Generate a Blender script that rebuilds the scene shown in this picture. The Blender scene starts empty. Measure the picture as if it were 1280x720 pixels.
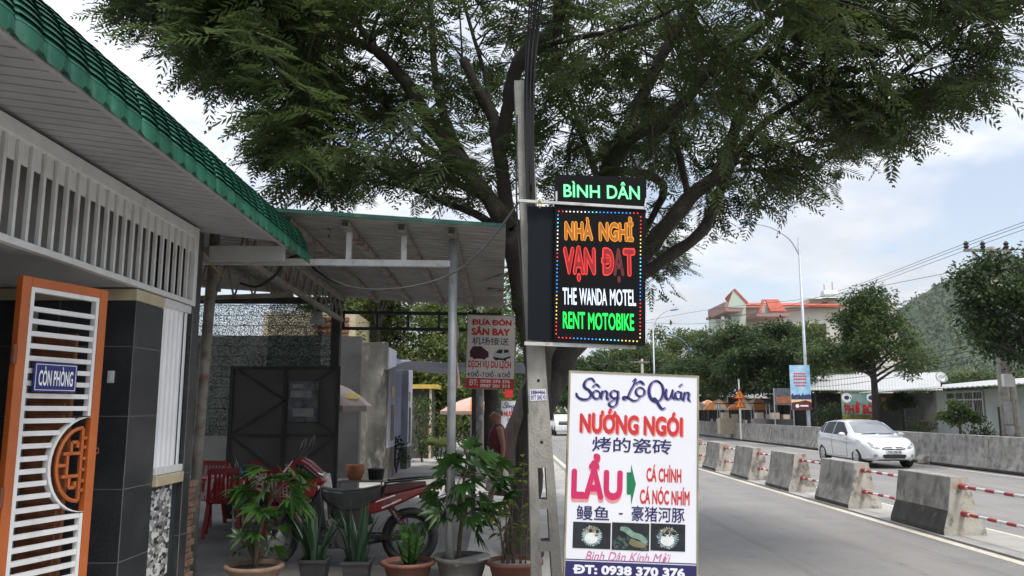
import bpy, bmesh, math, random
import numpy as np
from mathutils import Vector, Matrix
random.seed(7); RNG = np.random.default_rng(11)
R = math.radians
SC = bpy.context.scene
COL = SC.collection
# ---------------------------------------------------------------- camera, sky, sun, exposure
EYE = 1.62
PITCH = 8.70; YAW = 0.85
cd = bpy.data.cameras.new('camera'); cam = bpy.data.objects.new('camera', cd); COL.objects.link(cam)
cam.location = (0, 0, EYE); cam.rotation_euler = (R(90 + PITCH), 0, R(-YAW))
cd.sensor_width = 36; cd.lens = 28.125; cd.clip_start = .05; cd.clip_end = 6000
SC.camera = cam
SUN_EL, SUN_AZ = 60, 145          # azimuth measured clockwise from +Y (the road's direction)
w = bpy.data.worlds.new('World'); SC.world = w; w.use_nodes = True
nt = w.node_tree; N = nt.nodes; LK = nt.links
bg = N['Background']; bg.inputs['Strength'].default_value = .1
sky = N.new('ShaderNodeTexSky'); sky.sky_type = 'NISHITA'; sky.sun_disc = False
sky.sun_elevation = R(SUN_EL); sky.sun_rotation = R(SUN_AZ); sky.dust_density = 2.0
tc = N.new('ShaderNodeTexCoord'); sep = N.new('ShaderNodeSeparateXYZ'); LK.new(tc.outputs['Generated'], sep.inputs[0])
mx = N.new('ShaderNodeMath'); mx.operation = 'MAXIMUM'; mx.inputs[1].default_value = 0.0; LK.new(sep.outputs['Z'], mx.inputs[0])
ad = N.new('ShaderNodeMath'); ad.operation = 'ADD'; ad.inputs[1].default_value = .22; LK.new(mx.outputs[0], ad.inputs[0])
dx = N.new('ShaderNodeMath'); dx.operation = 'DIVIDE'; LK.new(sep.outputs['X'], dx.inputs[0]); LK.new(ad.outputs[0], dx.inputs[1])
dy = N.new('ShaderNodeMath'); dy.operation = 'DIVIDE'; LK.new(sep.outputs['Y'], dy.inputs[0]); LK.new(ad.outputs[0], dy.inputs[1])
cb = N.new('ShaderNodeCombineXYZ'); LK.new(dx.outputs[0], cb.inputs[0]); LK.new(dy.outputs[0], cb.inputs[1])
n1 = N.new('ShaderNodeTexNoise'); n1.inputs['Scale'].default_value = 1.9; n1.inputs['Detail'].default_value = 9; n1.inputs['Roughness'].default_value = .55
LK.new(cb.outputs[0], n1.inputs['Vector'])
cr = N.new('ShaderNodeValToRGB'); LK.new(n1.outputs[0], cr.inputs[0])
cr.color_ramp.elements[0].position = .40; cr.color_ramp.elements[0].color = (0, 0, 0, 1)
cr.color_ramp.elements[1].position = .57; cr.color_ramp.elements[1].color = (1, 1, 1, 1)
n2 = N.new('ShaderNodeTexNoise'); n2.inputs['Scale'].default_value = 2.3; n2.inputs['Detail'].default_value = 8; n2.inputs['Roughness'].default_value = .55
va = N.new('ShaderNodeVectorMath'); va.operation = 'ADD'; va.inputs[1].default_value = (7.3, 2.2, 4); LK.new(cb.outputs[0], va.inputs[0]); LK.new(va.outputs[0], n2.inputs['Vector'])
c2 = N.new('ShaderNodeValToRGB'); LK.new(n2.outputs[0], c2.inputs[0])
c2.color_ramp.elements[0].position = .36; c2.color_ramp.elements[0].color = (.66, .70, .775, 1)
c2.color_ramp.elements[1].position = .62; c2.color_ramp.elements[1].color = (.90, .915, .95, 1)
sc_ = N.new('ShaderNodeVectorMath'); sc_.operation = 'SCALE'; LK.new(c2.outputs[0], sc_.inputs[0])
zb_ = N.new('ShaderNodeMath'); zb_.operation = 'MULTIPLY_ADD'; zb_.inputs[1].default_value = 11.0; zb_.inputs[2].default_value = 5.7; LK.new(mx.outputs[0], zb_.inputs[0]); LK.new(zb_.outputs[0], sc_.inputs['Scale'])   # an overcast sky is brighter overhead
mxc = N.new('ShaderNodeMix'); mxc.data_type = 'RGBA'; mxc.clamp_result = False; mxc.clamp_factor = True
LK.new(cr.outputs[0], mxc.inputs['Factor'])
sb = N.new('ShaderNodeVectorMath'); sb.operation = 'MULTIPLY_ADD'; sb.inputs[1].default_value = (.8, .8, .8); sb.inputs[2].default_value = (2.6, 2.7, 2.9); LK.new(sky.outputs[0], sb.inputs[0])
LK.new(sb.outputs[0], mxc.inputs['A']); LK.new(sc_.outputs[0], mxc.inputs['B'])
LK.new(mxc.outputs['Result'], bg.inputs['Color'])
sl = bpy.data.lights.new('sun', 'SUN'); sun = bpy.data.objects.new('sun', sl); COL.objects.link(sun)
sl.energy = 2.1; sl.angle = R(14); sl.color = (1, .965, .9)
_az, _el = R(SUN_AZ), R(SUN_EL)
sdir = Vector((math.sin(_az) * math.cos(_el), math.cos(_az) * math.cos(_el), math.sin(_el)))
sun.rotation_euler = sdir.to_track_quat('Z', 'Y').to_euler(); sun.location = sdir * 60
SC.view_settings.view_transform = 'Standard'; SC.view_settings.look = 'None'
SC.view_settings.exposure = 0.58; SC.view_settings.gamma = 1; SC.view_settings.use_curve_mapping = False
cy = SC.cycles
try:
    cy.use_denoising = True; cy.denoiser = 'OPENIMAGEDENOISE'
    cy.max_bounces = 6; cy.diffuse_bounces = 3; cy.glossy_bounces = 3; cy.transmission_bounces = 3; cy.transparent_max_bounces = 10; cy.volume_bounces = 0
    cy.caustics_reflective = False; cy.caustics_refractive = False; cy.sample_clamp_indirect = 6
except Exception: pass

# ---------------------------------------------------------------- helpers
_p, _y = R(PITCH), R(YAW)
_fw = np.array([math.sin(_y) * math.cos(_p), math.cos(_y) * math.cos(_p), math.sin(_p)])
_rt = np.array([math.cos(_y), -math.sin(_y), 0.]); _up = np.cross(_rt, _fw)
def at(px, py, Y):
    """the point of the place seen at photo pixel (px, py), Y metres up the road"""
    d = _fw + _rt * (px - 640) / 1000 - _up * (py - 360) / 1000
    return np.array([0, 0, EYE]) + d * Y / d[1]
def proj(P):
    v = np.asarray(P, float) - np.array([0, 0, EYE]); wz = v @ _fw
    return 640 + 1000 * (v @ _rt) / wz, 360 - 1000 * (v @ _up) / wz
def S(r, g, b):
    f = lambda c: (c / 255 / 12.92) if c <= 10 else ((c / 255 + .055) / 1.055) ** 2.4
    return (f(r), f(g), f(b))

MATS = {}
def jitter(t, mp):
    """shifts a noise by the object's own random number, so copies of a thing weather differently"""
    oi = t.nodes.new('ShaderNodeObjectInfo'); ms = t.nodes.new('ShaderNodeMath'); ms.operation = 'MULTIPLY'; ms.inputs[1].default_value = 41.; t.links.new(oi.outputs['Random'], ms.inputs[0])
    av = t.nodes.new('ShaderNodeVectorMath'); av.operation = 'ADD'; t.links.new(mp.outputs[0], av.inputs[0]); t.links.new(ms.outputs[0], av.inputs[1]); return av
def mat(name, col=(.5, .5, .5), rough=.6, var=.18, scale=6., col2=None, bump=0., bscale=40., metal=0., emit=None, estr=1., spec=.5, stretch=(1, 1, 1), lo=.35, hi=.65, coat=0.):
    m = bpy.data.materials.new(name); m.use_nodes = True; MATS[name] = m
    t = m.node_tree; b = t.nodes['Principled BSDF']
    b.inputs['Roughness'].default_value = rough; b.inputs['Metallic'].default_value = metal
    b.inputs['Specular IOR Level'].default_value = spec
    if coat: b.inputs['Coat Weight'].default_value = coat; b.inputs['Coat Roughness'].default_value = .05
    tcn = t.nodes.new('ShaderNodeTexCoord'); mp = t.nodes.new('ShaderNodeMapping'); mp.inputs['Scale'].default_value = stretch
    t.links.new(tcn.outputs['Object'], mp.inputs[0])
    n = t.nodes.new('ShaderNodeTexNoise'); n.inputs['Scale'].default_value = scale; n.inputs['Detail'].default_value = 7; n.inputs['Roughness'].default_value = .6
    mp = jitter(t, mp); t.links.new(mp.outputs[0], n.inputs['Vector'])
    r = t.nodes.new('ShaderNodeValToRGB'); t.links.new(n.outputs[0], r.inputs[0])
    a = tuple(c * (1 - var) for c in col); z = col2 if col2 else tuple(min(1, c * (1 + var)) for c in col)
    if col2: a = col
    r.color_ramp.elements[0].position = lo; r.color_ramp.elements[0].color = (*a, 1)
    r.color_ramp.elements[1].position = hi; r.color_ramp.elements[1].color = (*z, 1)
    t.links.new(r.outputs[0], b.inputs['Base Color'])
    if bump:
        n3 = t.nodes.new('ShaderNodeTexNoise'); n3.inputs['Scale'].default_value = bscale; n3.inputs['Detail'].default_value = 5
        t.links.new(mp.outputs[0], n3.inputs['Vector'])
        bp = t.nodes.new('ShaderNodeBump'); bp.inputs['Strength'].default_value = bump; bp.inputs['Distance'].default_value = .02
        t.links.new(n3.outputs[0], bp.inputs['Height']); t.links.new(bp.outputs[0], b.inputs['Normal'])
    if emit:
        b.inputs['Emission Color'].default_value = (*emit, 1); b.inputs['Emission Strength'].default_value = estr
    return m
def layer(m, col, scale, lo, hi, stretch=(1, 1, 1), seed=3.1, fac=1.):
    """a second noise of stains or wear over a material's base colour"""
    t = m.node_tree; b = t.nodes['Principled BSDF']; src = b.inputs['Base Color'].links[0].from_socket
    tcn = t.nodes.new('ShaderNodeTexCoord'); mp = t.nodes.new('ShaderNodeMapping'); mp.inputs['Scale'].default_value = stretch; mp.inputs['Location'].default_value = (seed, seed * 2, seed * .7)
    t.links.new(tcn.outputs['Object'], mp.inputs[0])
    n = t.nodes.new('ShaderNodeTexNoise'); n.inputs['Scale'].default_value = scale; n.inputs['Detail'].default_value = 8; n.inputs['Roughness'].default_value = .62
    mp = jitter(t, mp); t.links.new(mp.outputs[0], n.inputs['Vector'])
    r = t.nodes.new('ShaderNodeValToRGB'); t.links.new(n.outputs[0], r.inputs[0])
    r.color_ramp.elements[0].position = lo; r.color_ramp.elements[0].color = (0, 0, 0, 1)
    r.color_ramp.elements[1].position = hi; r.color_ramp.elements[1].color = (fac, fac, fac, 1)
    x = t.nodes.new('ShaderNodeMix'); x.data_type = 'RGBA'
    t.links.new(r.outputs[0], x.inputs['Factor']); t.links.new(src, x.inputs['A']); x.inputs['B'].default_value = (*col, 1)
    t.links.new(x.outputs['Result'], b.inputs['Base Color'])
    return m
def brick_layer(m, col, w_, h_, mortar, axis='YZ', fac=1., offset=0.):
    """joints of tiles or paving drawn in the material"""
    t = m.node_tree; b = t.nodes['Principled BSDF']; src = b.inputs['Base Color'].links[0].from_socket
    g = t.nodes.new('ShaderNodeNewGeometry') if False else t.nodes.new('ShaderNodeTexCoord')
    s = t.nodes.new('ShaderNodeSeparateXYZ'); t.links.new(g.outputs['Object'], s.inputs[0])
    c = t.nodes.new('ShaderNodeCombineXYZ'); t.links.new(s.outputs[axis[0]], c.inputs[0]); t.links.new(s.outputs[axis[1]], c.inputs[1])
    k = t.nodes.new('ShaderNodeTexBrick'); t.links.new(c.outputs[0], k.inputs['Vector'])
    k.inputs['Scale'].default_value = 1; k.inputs['Brick Width'].default_value = w_; k.inputs['Row Height'].default_value = h_
    k.inputs['Mortar Size'].default_value = mortar; k.offset = offset; k.inputs['Mortar Smooth'].default_value = .1
    x = t.nodes.new('ShaderNodeMix'); x.data_type = 'RGBA'
    f = t.nodes.new('ShaderNodeMath'); f.operation = 'MULTIPLY'; f.inputs[1].default_value = fac; t.links.new(k.outputs['Fac'], f.inputs[0])
    t.links.new(f.outputs[0], x.inputs['Factor']); t.links.new(src, x.inputs['A']); x.inputs['B'].default_value = (*col, 1)
    t.links.new(x.outputs['Result'], b.inputs['Base Color'])
    return m
def leaf_mat(name, dark, light, trans=.35, rough=.5):
    m = bpy.data.materials.new(name); m.use_nodes = True; MATS[name] = m
    t = m.node_tree; b = t.nodes['Principled BSDF']; out = t.nodes['Material Output']
    b.inputs['Roughness'].default_value = rough; b.inputs['Specular IOR Level'].default_value = .3
    a = t.nodes.new('ShaderNodeAttribute'); a.attribute_name = 'tint'
    r = t.nodes.new('ShaderNodeValToRGB'); t.links.new(a.outputs['Fac'], r.inputs[0])
    r.color_ramp.elements[0].color = (*dark, 1); r.color_ramp.elements[1].color = (*light, 1)
    t.links.new(r.outputs[0], b.inputs['Base Color'])
    tr = t.nodes.new('ShaderNodeBsdfTranslucent'); hs = t.nodes.new('ShaderNodeHueSaturation'); hs.inputs['Value'].default_value = 1.5; hs.inputs['Saturation'].default_value = 1.1
    t.links.new(r.outputs[0], hs.inputs['Color']); t.links.new(hs.outputs[0], tr.inputs['Color'])
    ms = t.nodes.new('ShaderNodeMixShader'); ms.inputs[0].default_value = trans
    t.links.new(b.outputs[0], ms.inputs[1]); t.links.new(tr.outputs[0], ms.inputs[2]); t.links.new(ms.outputs[0], out.inputs['Surface'])
    return m

def setp(o, label=None, cat=None, group=None, kind=None):
    if label: o['label'] = label
    if cat: o['category'] = cat
    if group: o['group'] = group
    if kind: o['kind'] = kind
    return o
def thing(name, label, cat, loc=(0, 0, 0), rz=0., group=None, tilt=0., rx=0.):
    o = bpy.data.objects.new(name, None); COL.objects.link(o); o.empty_display_size = .2
    o.location = loc; o.rotation_euler = (R(rx), R(tilt), R(rz))
    return setp(o, label, cat, group)
def copy_tree(o, parent=None):
    c = o.copy(); COL.objects.link(c); c.parent = parent
    for ch in list(o.children): copy_tree(ch, c)
    return c

class MB:
    """collects faces of one part; off = world point subtracted when the part hangs on a thing"""
    def __init__(s, off=(0, 0, 0)): s.v = []; s.f = []; s.mi = []; s.off = Vector(off); s.m = 0; s.M = None; s.cut = []
    def add(s, vs, fs):
        b = len(s.v)
        if s.M is not None: vs = [s.M @ Vector(p) for p in vs]
        s.cut.append((len(s.v), len(s.f))); s.v += [Vector(p) - s.off for p in vs]; s.f += [tuple(b + i for i in f) for f in fs]; s.mi += [s.m] * len(fs)
        return s
    def box(s, x0, x1, y0, y1, z0, z1):
        return s.add([(x0, y0, z0), (x1, y0, z0), (x1, y1, z0), (x0, y1, z0), (x0, y0, z1), (x1, y0, z1), (x1, y1, z1), (x0, y1, z1)],
                     [(0, 3, 2, 1), (4, 5, 6, 7), (0, 1, 5, 4), (1, 2, 6, 5), (2, 3, 7, 6), (3, 0, 4, 7)])
    def bar(s, a, b, w_, h_, up=(0, 0, 1)):
        a, b = Vector(a), Vector(b); d = (b - a).normalized(); u = Vector(up)
        if abs(d.dot(u)) > .98: u = Vector((0, 1, 0))
        x = d.cross(u).normalized(); z = x.cross(d).normalized()
        vs = [p + x * sx * w_ / 2 + z * sz * h_ / 2 for p in (a, b) for sx, sz in ((-1, -1), (1, -1), (1, 1), (-1, 1))]
        return s.add(vs, [(0, 1, 2, 3), (7, 6, 5, 4), (0, 4, 5, 1), (1, 5, 6, 2), (2, 6, 7, 3), (3, 7, 4, 0)])
    def tube(s, pts, r, n=8, cap=True, sm=0):
        pts = [Vector(p) for p in pts]
        rs = list(r) if hasattr(r, '__len__') else [r] * len(pts)
        if sm: pts, rs = smooth_path(pts, rs, sm)
        prev = None; rings = []
        for i, p in enumerate(pts):
            d = (pts[min(i + 1, len(pts) - 1)] - pts[max(i - 1, 0)])
            d = d.normalized() if d.length > 1e-9 else Vector((0, 0, 1))
            if prev is None:
                u = Vector((0, 0, 1)) if abs(d.z) < .9 else Vector((1, 0, 0))
                x = d.cross(u).normalized()
            else: x = (prev - d * prev.dot(d)).normalized()
            prev = x; y = d.cross(x)
            rings.append([p + (x * math.cos(2 * math.pi * k / n) + y * math.sin(2 * math.pi * k / n)) * rs[i] for k in range(n)])
        vs = [q for g in rings for q in g]; fs = []
        for i in range(len(rings) - 1):
            for k in range(n):
                fs.append((i * n + k, i * n + (k + 1) % n, (i + 1) * n + (k + 1) % n, (i + 1) * n + k))
        if cap: fs.append(tuple(range(n - 1, -1, -1))); fs.append(tuple((len(rings) - 1) * n + k for k in range(n)))
        return s.add(vs, fs)
    def cyl(s, a, b, r, n=16): return s.tube([a, b], r, n)
    def lathe(s, prof, c=(0, 0, 0), n=20, sx=1., sy=1., cap=True):
        vs = [(c[0] + r_ * sx * math.cos(2 * math.pi * k / n), c[1] + r_ * sy * math.sin(2 * math.pi * k / n), c[2] + z) for r_, z in prof for k in range(n)]
        fs = [(i * n + k, i * n + (k + 1) % n, (i + 1) * n + (k + 1) % n, (i + 1) * n + k) for i in range(len(prof) - 1) for k in range(n)]
        if cap and prof[0][0] > 1e-6: fs.append(tuple(range(n - 1, -1, -1)))
        if cap and prof[-1][0] > 1e-6: fs.append(tuple((len(prof) - 1) * n + k for k in range(n)))
        return s.add(vs, fs)
    def ball(s, c, rx, ry=None, rz=None, n=12, m=8):
        ry = ry or rx; rz = rz or rx
        return s.lathe([(rx * math.sin(math.pi * i / m) + 1e-7, -rz * math.cos(math.pi * i / m)) for i in range(m + 1)], c, n, 1., ry / rx)
    def prism(s, poly, y0, y1):
        """outline in local x,z given a thickness along y"""
        n = len(poly); a = sum(poly[i][0] * poly[(i + 1) % n][1] - poly[(i + 1) % n][0] * poly[i][1] for i in range(n))
        if a < 0: poly = poly[::-1]
        vs = [(x, y0, z) for x, z in poly] + [(x, y1, z) for x, z in poly]
        return s.add(vs, [tuple(range(n)), tuple(range(2 * n - 1, n - 1, -1))] + [(i, i + n, (i + 1) % n + n, (i + 1) % n) for i in range(n)])
    def flat(s, poly, y):
        n = len(poly); a = sum(poly[i][0] * poly[(i + 1) % n][1] - poly[(i + 1) % n][0] * poly[i][1] for i in range(n))
        if a < 0: poly = poly[::-1]
        return s.add([(x, y, z) for x, z in poly], [tuple(range(n))])
    def grid(s, P):
        """P: rows of points"""
        nr, nc = len(P), len(P[0])
        return s.add([q for r_ in P for q in r_], [(i * nc + j, i * nc + j + 1, (i + 1) * nc + j + 1, (i + 1) * nc + j) for i in range(nr - 1) for j in range(nc - 1)])
    def text(s, body, x0, x1, z0, z1, y, bold=0., shear=0., space=1.):
        full = body; body = body.replace('Đ', 'D').replace('Ớ', 'O'); c = bpy.data.curves.new('t', 'FONT'); c.body = body; c.size = 1; c.shear = shear; c.space_character = space; c.resolution_u = 3
        o = bpy.data.objects.new('t', c); COL.objects.link(o)
        dg = bpy.context.evaluated_depsgraph_get(); dg.update()
        me = bpy.data.meshes.new_from_object(o.evaluated_get(dg))
        n = len(me.vertices); co = np.zeros(n * 3); me.vertices.foreach_get('co', co); co = co.reshape(-1, 3)
        def ink(b_):
            k_ = bpy.data.curves.new('t', 'FONT'); k_.body = b_; k_.shear = shear; k_.space_character = space; o_ = bpy.data.objects.new('t', k_); COL.objects.link(o_); dg.update(); m_ = bpy.data.meshes.new_from_object(o_.evaluated_get(dg)); xs = [v.co.x for v in m_.vertices]
            bpy.data.objects.remove(o_); bpy.data.curves.remove(k_); bpy.data.meshes.remove(m_); return min(xs), max(xs)
        ex, ef = [], []
        for i, ch in enumerate(full):
            if ch in 'ĐỚ':
                r1 = ink(body[:i + 1])[1]; w1 = ink(body[i]); l1 = r1 - (w1[1] - w1[0]); n0 = n + len(ex)
                if ch == 'Đ': ex += [(l1 - .085, .325, 0), (l1 + .33, .325, 0), (l1 + .33, .405, 0), (l1 - .085, .405, 0)]; ef += [tuple(range(n0, n0 + 4))]
                else:
                    m1 = (l1 + r1) / 2; ex += [(r1 - .13, .60, 0), (r1 + .01, .64, 0), (r1 + .07, .74, 0), (r1 + .03, .83, 0), (r1 - .04, .81, 0), (r1 - .02, .74, 0), (r1 - .17, .68, 0), (m1 - .05, .79, 0), (m1 + .03, .79, 0), (m1 + .14, .92, 0), (m1 + .03, .92, 0)]
                    ef += [tuple(range(n0, n0 + 7)), tuple(range(n0 + 7, n0 + 11))]
        if ex: co = np.vstack([co, np.array(ex)])
        mn, mxx = co.min(0) - bold, co.max(0) + bold; fs = [tuple(p.vertices) for p in me.polygons] + ef
        # a bold stroke is the letter laid over itself, each copy a hair in front of the last
        sh = [(0, 0)] + ([(bold * math.cos(a), bold * math.sin(a)) for a in np.linspace(0, 2 * math.pi, 9)[:-1]] if bold > 0 else [])
        for k, (ox, oz) in enumerate(sh):
            u = (co[:, 0] + ox - mn[0]) / (mxx[0] - mn[0]); v_ = (co[:, 1] + oz - mn[1]) / (mxx[1] - mn[1])
            s.add([(x0 + (x1 - x0) * a, y - k * 2.5e-5, z0 + (z1 - z0) * b) for a, b in zip(u, v_)], fs)
        bpy.data.objects.remove(o); bpy.data.curves.remove(c); bpy.data.meshes.remove(me)
        return s
    def each(s, name, m, parent=None, **k):
        """every shape added becomes a part of its own"""
        out = []
        for i, (a, c) in enumerate(s.cut):
            e, g = s.cut[i + 1] if i + 1 < len(s.cut) else (len(s.v), len(s.f)); q = MB(); q.v = s.v[a:e]; q.f = [tuple(j - a for j in f) for f in s.f[c:g]]; q.mi = [0] * len(q.f); out.append(q.build(name, m, parent, **k))
        return out
    def build(s, name, m, parent=None, smooth=False, bevel=0., solid=0., subsurf=0):
        me = bpy.data.meshes.new(name); me.from_pydata([tuple(p) for p in s.v], [], s.f)
        ms = m if isinstance(m, (list, tuple)) else [m]
        for x in ms: me.materials.append(MATS[x] if isinstance(x, str) else x)
        if len(ms) > 1: me.polygons.foreach_set('material_index', s.mi)
        if smooth: me.polygons.foreach_set('use_smooth', [True] * len(me.polygons))
        me.update()
        o = bpy.data.objects.new(name, me); COL.objects.link(o)
        if parent: o.parent = parent
        if solid: md = o.modifiers.new('solid', 'SOLIDIFY'); md.thickness = solid; md.offset = 0
        if bevel: md = o.modifiers.new('bevel', 'BEVEL'); md.width = bevel; md.segments = 2; md.limit_method = 'ANGLE'; md.angle_limit = R(40)
        if subsurf: md = o.modifiers.new('sub', 'SUBSURF'); md.levels = subsurf; md.render_levels = subsurf
        return o
def smooth_path(pts, rs, k):
    """Catmull-Rom through the points, k steps a span"""
    P = [pts[0]] + list(pts) + [pts[-1]]; Q = []; q = []
    for i in range(1, len(P) - 2):
        for j in range(k):
            t = j / k; a, b, c, d = P[i - 1], P[i], P[i + 1], P[i + 2]
            Q.append(.5 * ((2 * b) + (c - a) * t + (2 * a - 5 * b + 4 * c - d) * t * t + (3 * b - a - 3 * c + d) * t ** 3))
            q.append(rs[i - 1] * (1 - t) + rs[i] * t)
    Q.append(pts[-1]); q.append(rs[-1])
    return Q, q
def from_arrays(name, V, F, m, parent=None, tint=None, off=(0, 0, 0), smooth=False):
    V = np.asarray(V, dtype=np.float64) - np.asarray(off, float); F = np.asarray(F, dtype=np.int32); k = F.shape[1]
    me = bpy.data.meshes.new(name); me.vertices.add(len(V)); me.vertices.foreach_set('co', V.ravel().astype(np.float32))
    me.loops.add(F.size); me.loops.foreach_set('vertex_index', F.ravel())
    me.polygons.add(len(F)); me.polygons.foreach_set('loop_start', np.arange(0, F.size, k, dtype=np.int32))
    try: me.polygons.foreach_set('loop_total', np.full(len(F), k, dtype=np.int32))
    except Exception: pass
    if smooth: me.polygons.foreach_set('use_smooth', np.ones(len(F), dtype=bool))
    if tint is not None:
        a = me.attributes.new('tint', 'FLOAT', 'POINT'); a.data.foreach_set('value', np.asarray(tint, dtype=np.float32))
    me.materials.append(MATS[m]); me.update(calc_edges=True); me.validate()
    o = bpy.data.objects.new(name, me); COL.objects.link(o)
    if parent: o.parent = parent
    return o
def unit(a): return a / np.maximum(np.linalg.norm(a, axis=-1, keepdims=True), 1e-9)
def leaf_quads(C, D, Nn, L, W):
    """diamond leaves: base C, direction D, normal Nn, length L, width W"""
    D = unit(D); Sx = unit(np.cross(D, Nn)); L = np.asarray(L)[:, None]; W = np.asarray(W)[:, None]
    Nn = np.cross(Sx, D)
    V = np.stack([C, C + D * L * .45 + Sx * W * .5 + Nn * W * .12, C + D * L, C + D * L * .45 - Sx * W * .5 + Nn * W * .12], 1).reshape(-1, 3)
    F = np.arange(len(C) * 4).reshape(-1, 4)
    return V, F
def rand_dirs(n, zs=1.):
    d = RNG.normal(size=(n, 3)); d[:, 2] *= zs; return unit(d)
# ---------------------------------------------------------------- materials
mat('earth', (.16, .15, .09), .95, .3, .3, col2=(.07, .1, .035), bump=.3)
m_ = mat('asphalt', (.235, .225, .218), .85, .1, 1.2, bump=.5, bscale=160)
layer(m_, (.55, .53, .50), 110, .57, .66, fac=.9); layer(m_, (.11, .105, .10), 85, .56, .66, seed=21, fac=.7); layer(m_, (.13, .128, .125), 3.2, .52, .7, (1, .05, 1), fac=.6); layer(m_, (.31, .285, .26), .9, .45, .65, (1, .06, 1), seed=9, fac=.6); layer(m_, (.10, .098, .095), 6, .62, .72, (1, .5, 1), seed=15, fac=.6)
m_ = mat('pavement', (.40, .385, .36), .85, .14, 1.1, bump=.25, bscale=60)
layer(m_, (.24, .22, .19), 1.7, .5, .72, fac=.7); layer(m_, (.5, .48, .45), 60, .55, .7, fac=.35)
mat('kerb_stone', (.42, .40, .36), .85, .25, 4, bump=.3)
m_ = mat('line_paint', (.62, .58, .47), .7, .08, 8); layer(m_, (.3, .29, .27), 14, .53, .66, fac=.7)
m_ = mat('verge', (.33, .31, .28), .9, .2, .8)
m_ = mat('weathered_concrete', (.34, .325, .30), .9, .2, 2.5, bump=.4, bscale=30)
layer(m_, (.11, .105, .095), 3.4, .45, .66, (1.4, 1.4, .9), fac=.75); layer(m_, (.46, .43, .37), 3.5, .58, .68, seed=8, fac=.7); layer(m_, (.10, .095, .085), 9, .55, .72, (1.6, 1.6, .45), seed=5, fac=.65)
m_ = mat('barrier_end', (.45, .425, .37), .9, .15, 3, bump=.4, bscale=30)
layer(m_, (.14, .13, .11), 4.5, .5, .62, (1, 1, .8), fac=.85); layer(m_, (.42, .33, .24), 5, .57, .66, seed=12, fac=.7)
m_ = mat('pole_concrete', (.35, .335, .30), .9, .15, 5, bump=.35, bscale=50); layer(m_, (.14, .13, .115), 9, .50, .68, (1, 1, .35), fac=.75)
mat('red_paint', (.38, .04, .05), .5, .2, 12); mat('white_paint', (.74, .73, .70), .5, .08, 12)
m_ = mat('white_metal', (.68, .68, .68), .4, .06, 10); layer(m_, (.42, .40, .37), 5, .56, .74, (1, 1, .4), fac=.55)
mat('grey_pvc', (.34, .345, .35), .6, .1, 2.0)
m_ = mat('white_panel', (.80, .80, .82), .55, .05, 3)
m_ = mat('black_granite', (.020, .021, .024), .3, .5, 60, col2=(.040, .042, .046), spec=.5); layer(m_, (.07, .072, .078), 3, .45, .75, fac=.6)
mat('joint', (.17, .17, .175), .8)
mat('cream_tile', (.50, .43, .30), .3, .12, 5)
m_ = mat('orange_paint', (.42, .105, .022), .38, .1, 5, spec=.5); layer(m_, (.25, .07, .02), 4, .55, .72, (1, 1, .3), fac=.6); layer(m_, (.5, .3, .2), 22, .66, .74, seed=4, fac=.5)
mat('orange_dark', (.16, .045, .016), .5, .2, 5)
mat('wood_brown', (.20, .075, .035), .5, .3, 14, stretch=(1, 1, .15))
m_ = mat('green_metal', (.016, .098, .063), .38, .25, 5, spec=.5); layer(m_, (.10, .19, .15), 7, .56, .7, fac=.6); layer(m_, (.01, .045, .03), 3, .55, .7, seed=7, fac=.7)
mat('house_wall', (.30, .295, .29), .85, .12, 2); mat('dark_wall', (.07, .07, .07), .9, .2, 2)
mat('sign_blue', S(28, 38, 110), .4, .08, 5); mat('lettering_white', (.82, .82, .82), .5, .03, 5)
m_ = mat('corrugated', (.35, .34, .325), .55, .12, 3, metal=.25); layer(m_, (.20, .16, .13), 2.2, .52, .75, fac=.6)
m_ = mat('steel_grey', (.36, .37, .38), .5, .15, 6, metal=.35); layer(m_, (.20, .13, .09), 9, .6, .72, fac=.7)
m_ = mat('rusty_steel', (.30, .28, .25), .7, .2, 5, metal=.2); layer(m_, (.16, .075, .04), 6, .5, .66, fac=.9)
mat('dark_steel', (.045, .045, .047), .6, .3, 5, metal=.3); mat('sheet_steel', (.085, .085, .082), .55, .15, 2, metal=.25)
mat('pale_steel', (.56, .56, .55), .5, .15, 6, metal=.1); layer(MATS['pale_steel'], (.3, .2, .13), 10, .58, .7, fac=.7)
mat('black_rubber', (.018, .018, .018), .7, .2, 20); mat('black_plastic', (.022, .022, .024), .35, .2, 10); mat('black_paint', (.012, .012, .013), .4, .2, 5)
m_ = mat('mossy_wall', (.15, .142, .125), .95, .2, 1.5, bump=.4, bscale=20)
layer(m_, (.05, .048, .042), 1.4, .36, .58, (1, 1, .45), fac=.92); layer(m_, (.36, .34, .30), 5, .55, .68, (1, 1, .4), seed=6, fac=.6)
mat('blue_wall', (.34, .35, .42), .85, .12, 2, stretch=(1, 1, .5)); layer(MATS['blue_wall'], (.2, .2, .2), 2.2, .55, .7, fac=.7)
mat('lilac_wall', (.20, .21, .31), .85, .12, 2)
mat('navy_cloth', (.008, .009, .013), .95, .2, 3)
m_ = mat('brick_wall', (.36, .17, .10), .9, .3, 9, bump=.4)
brick_layer(m_, (.30, .27, .23), .3, .085, .014, 'YZ', .9, .5)

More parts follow.
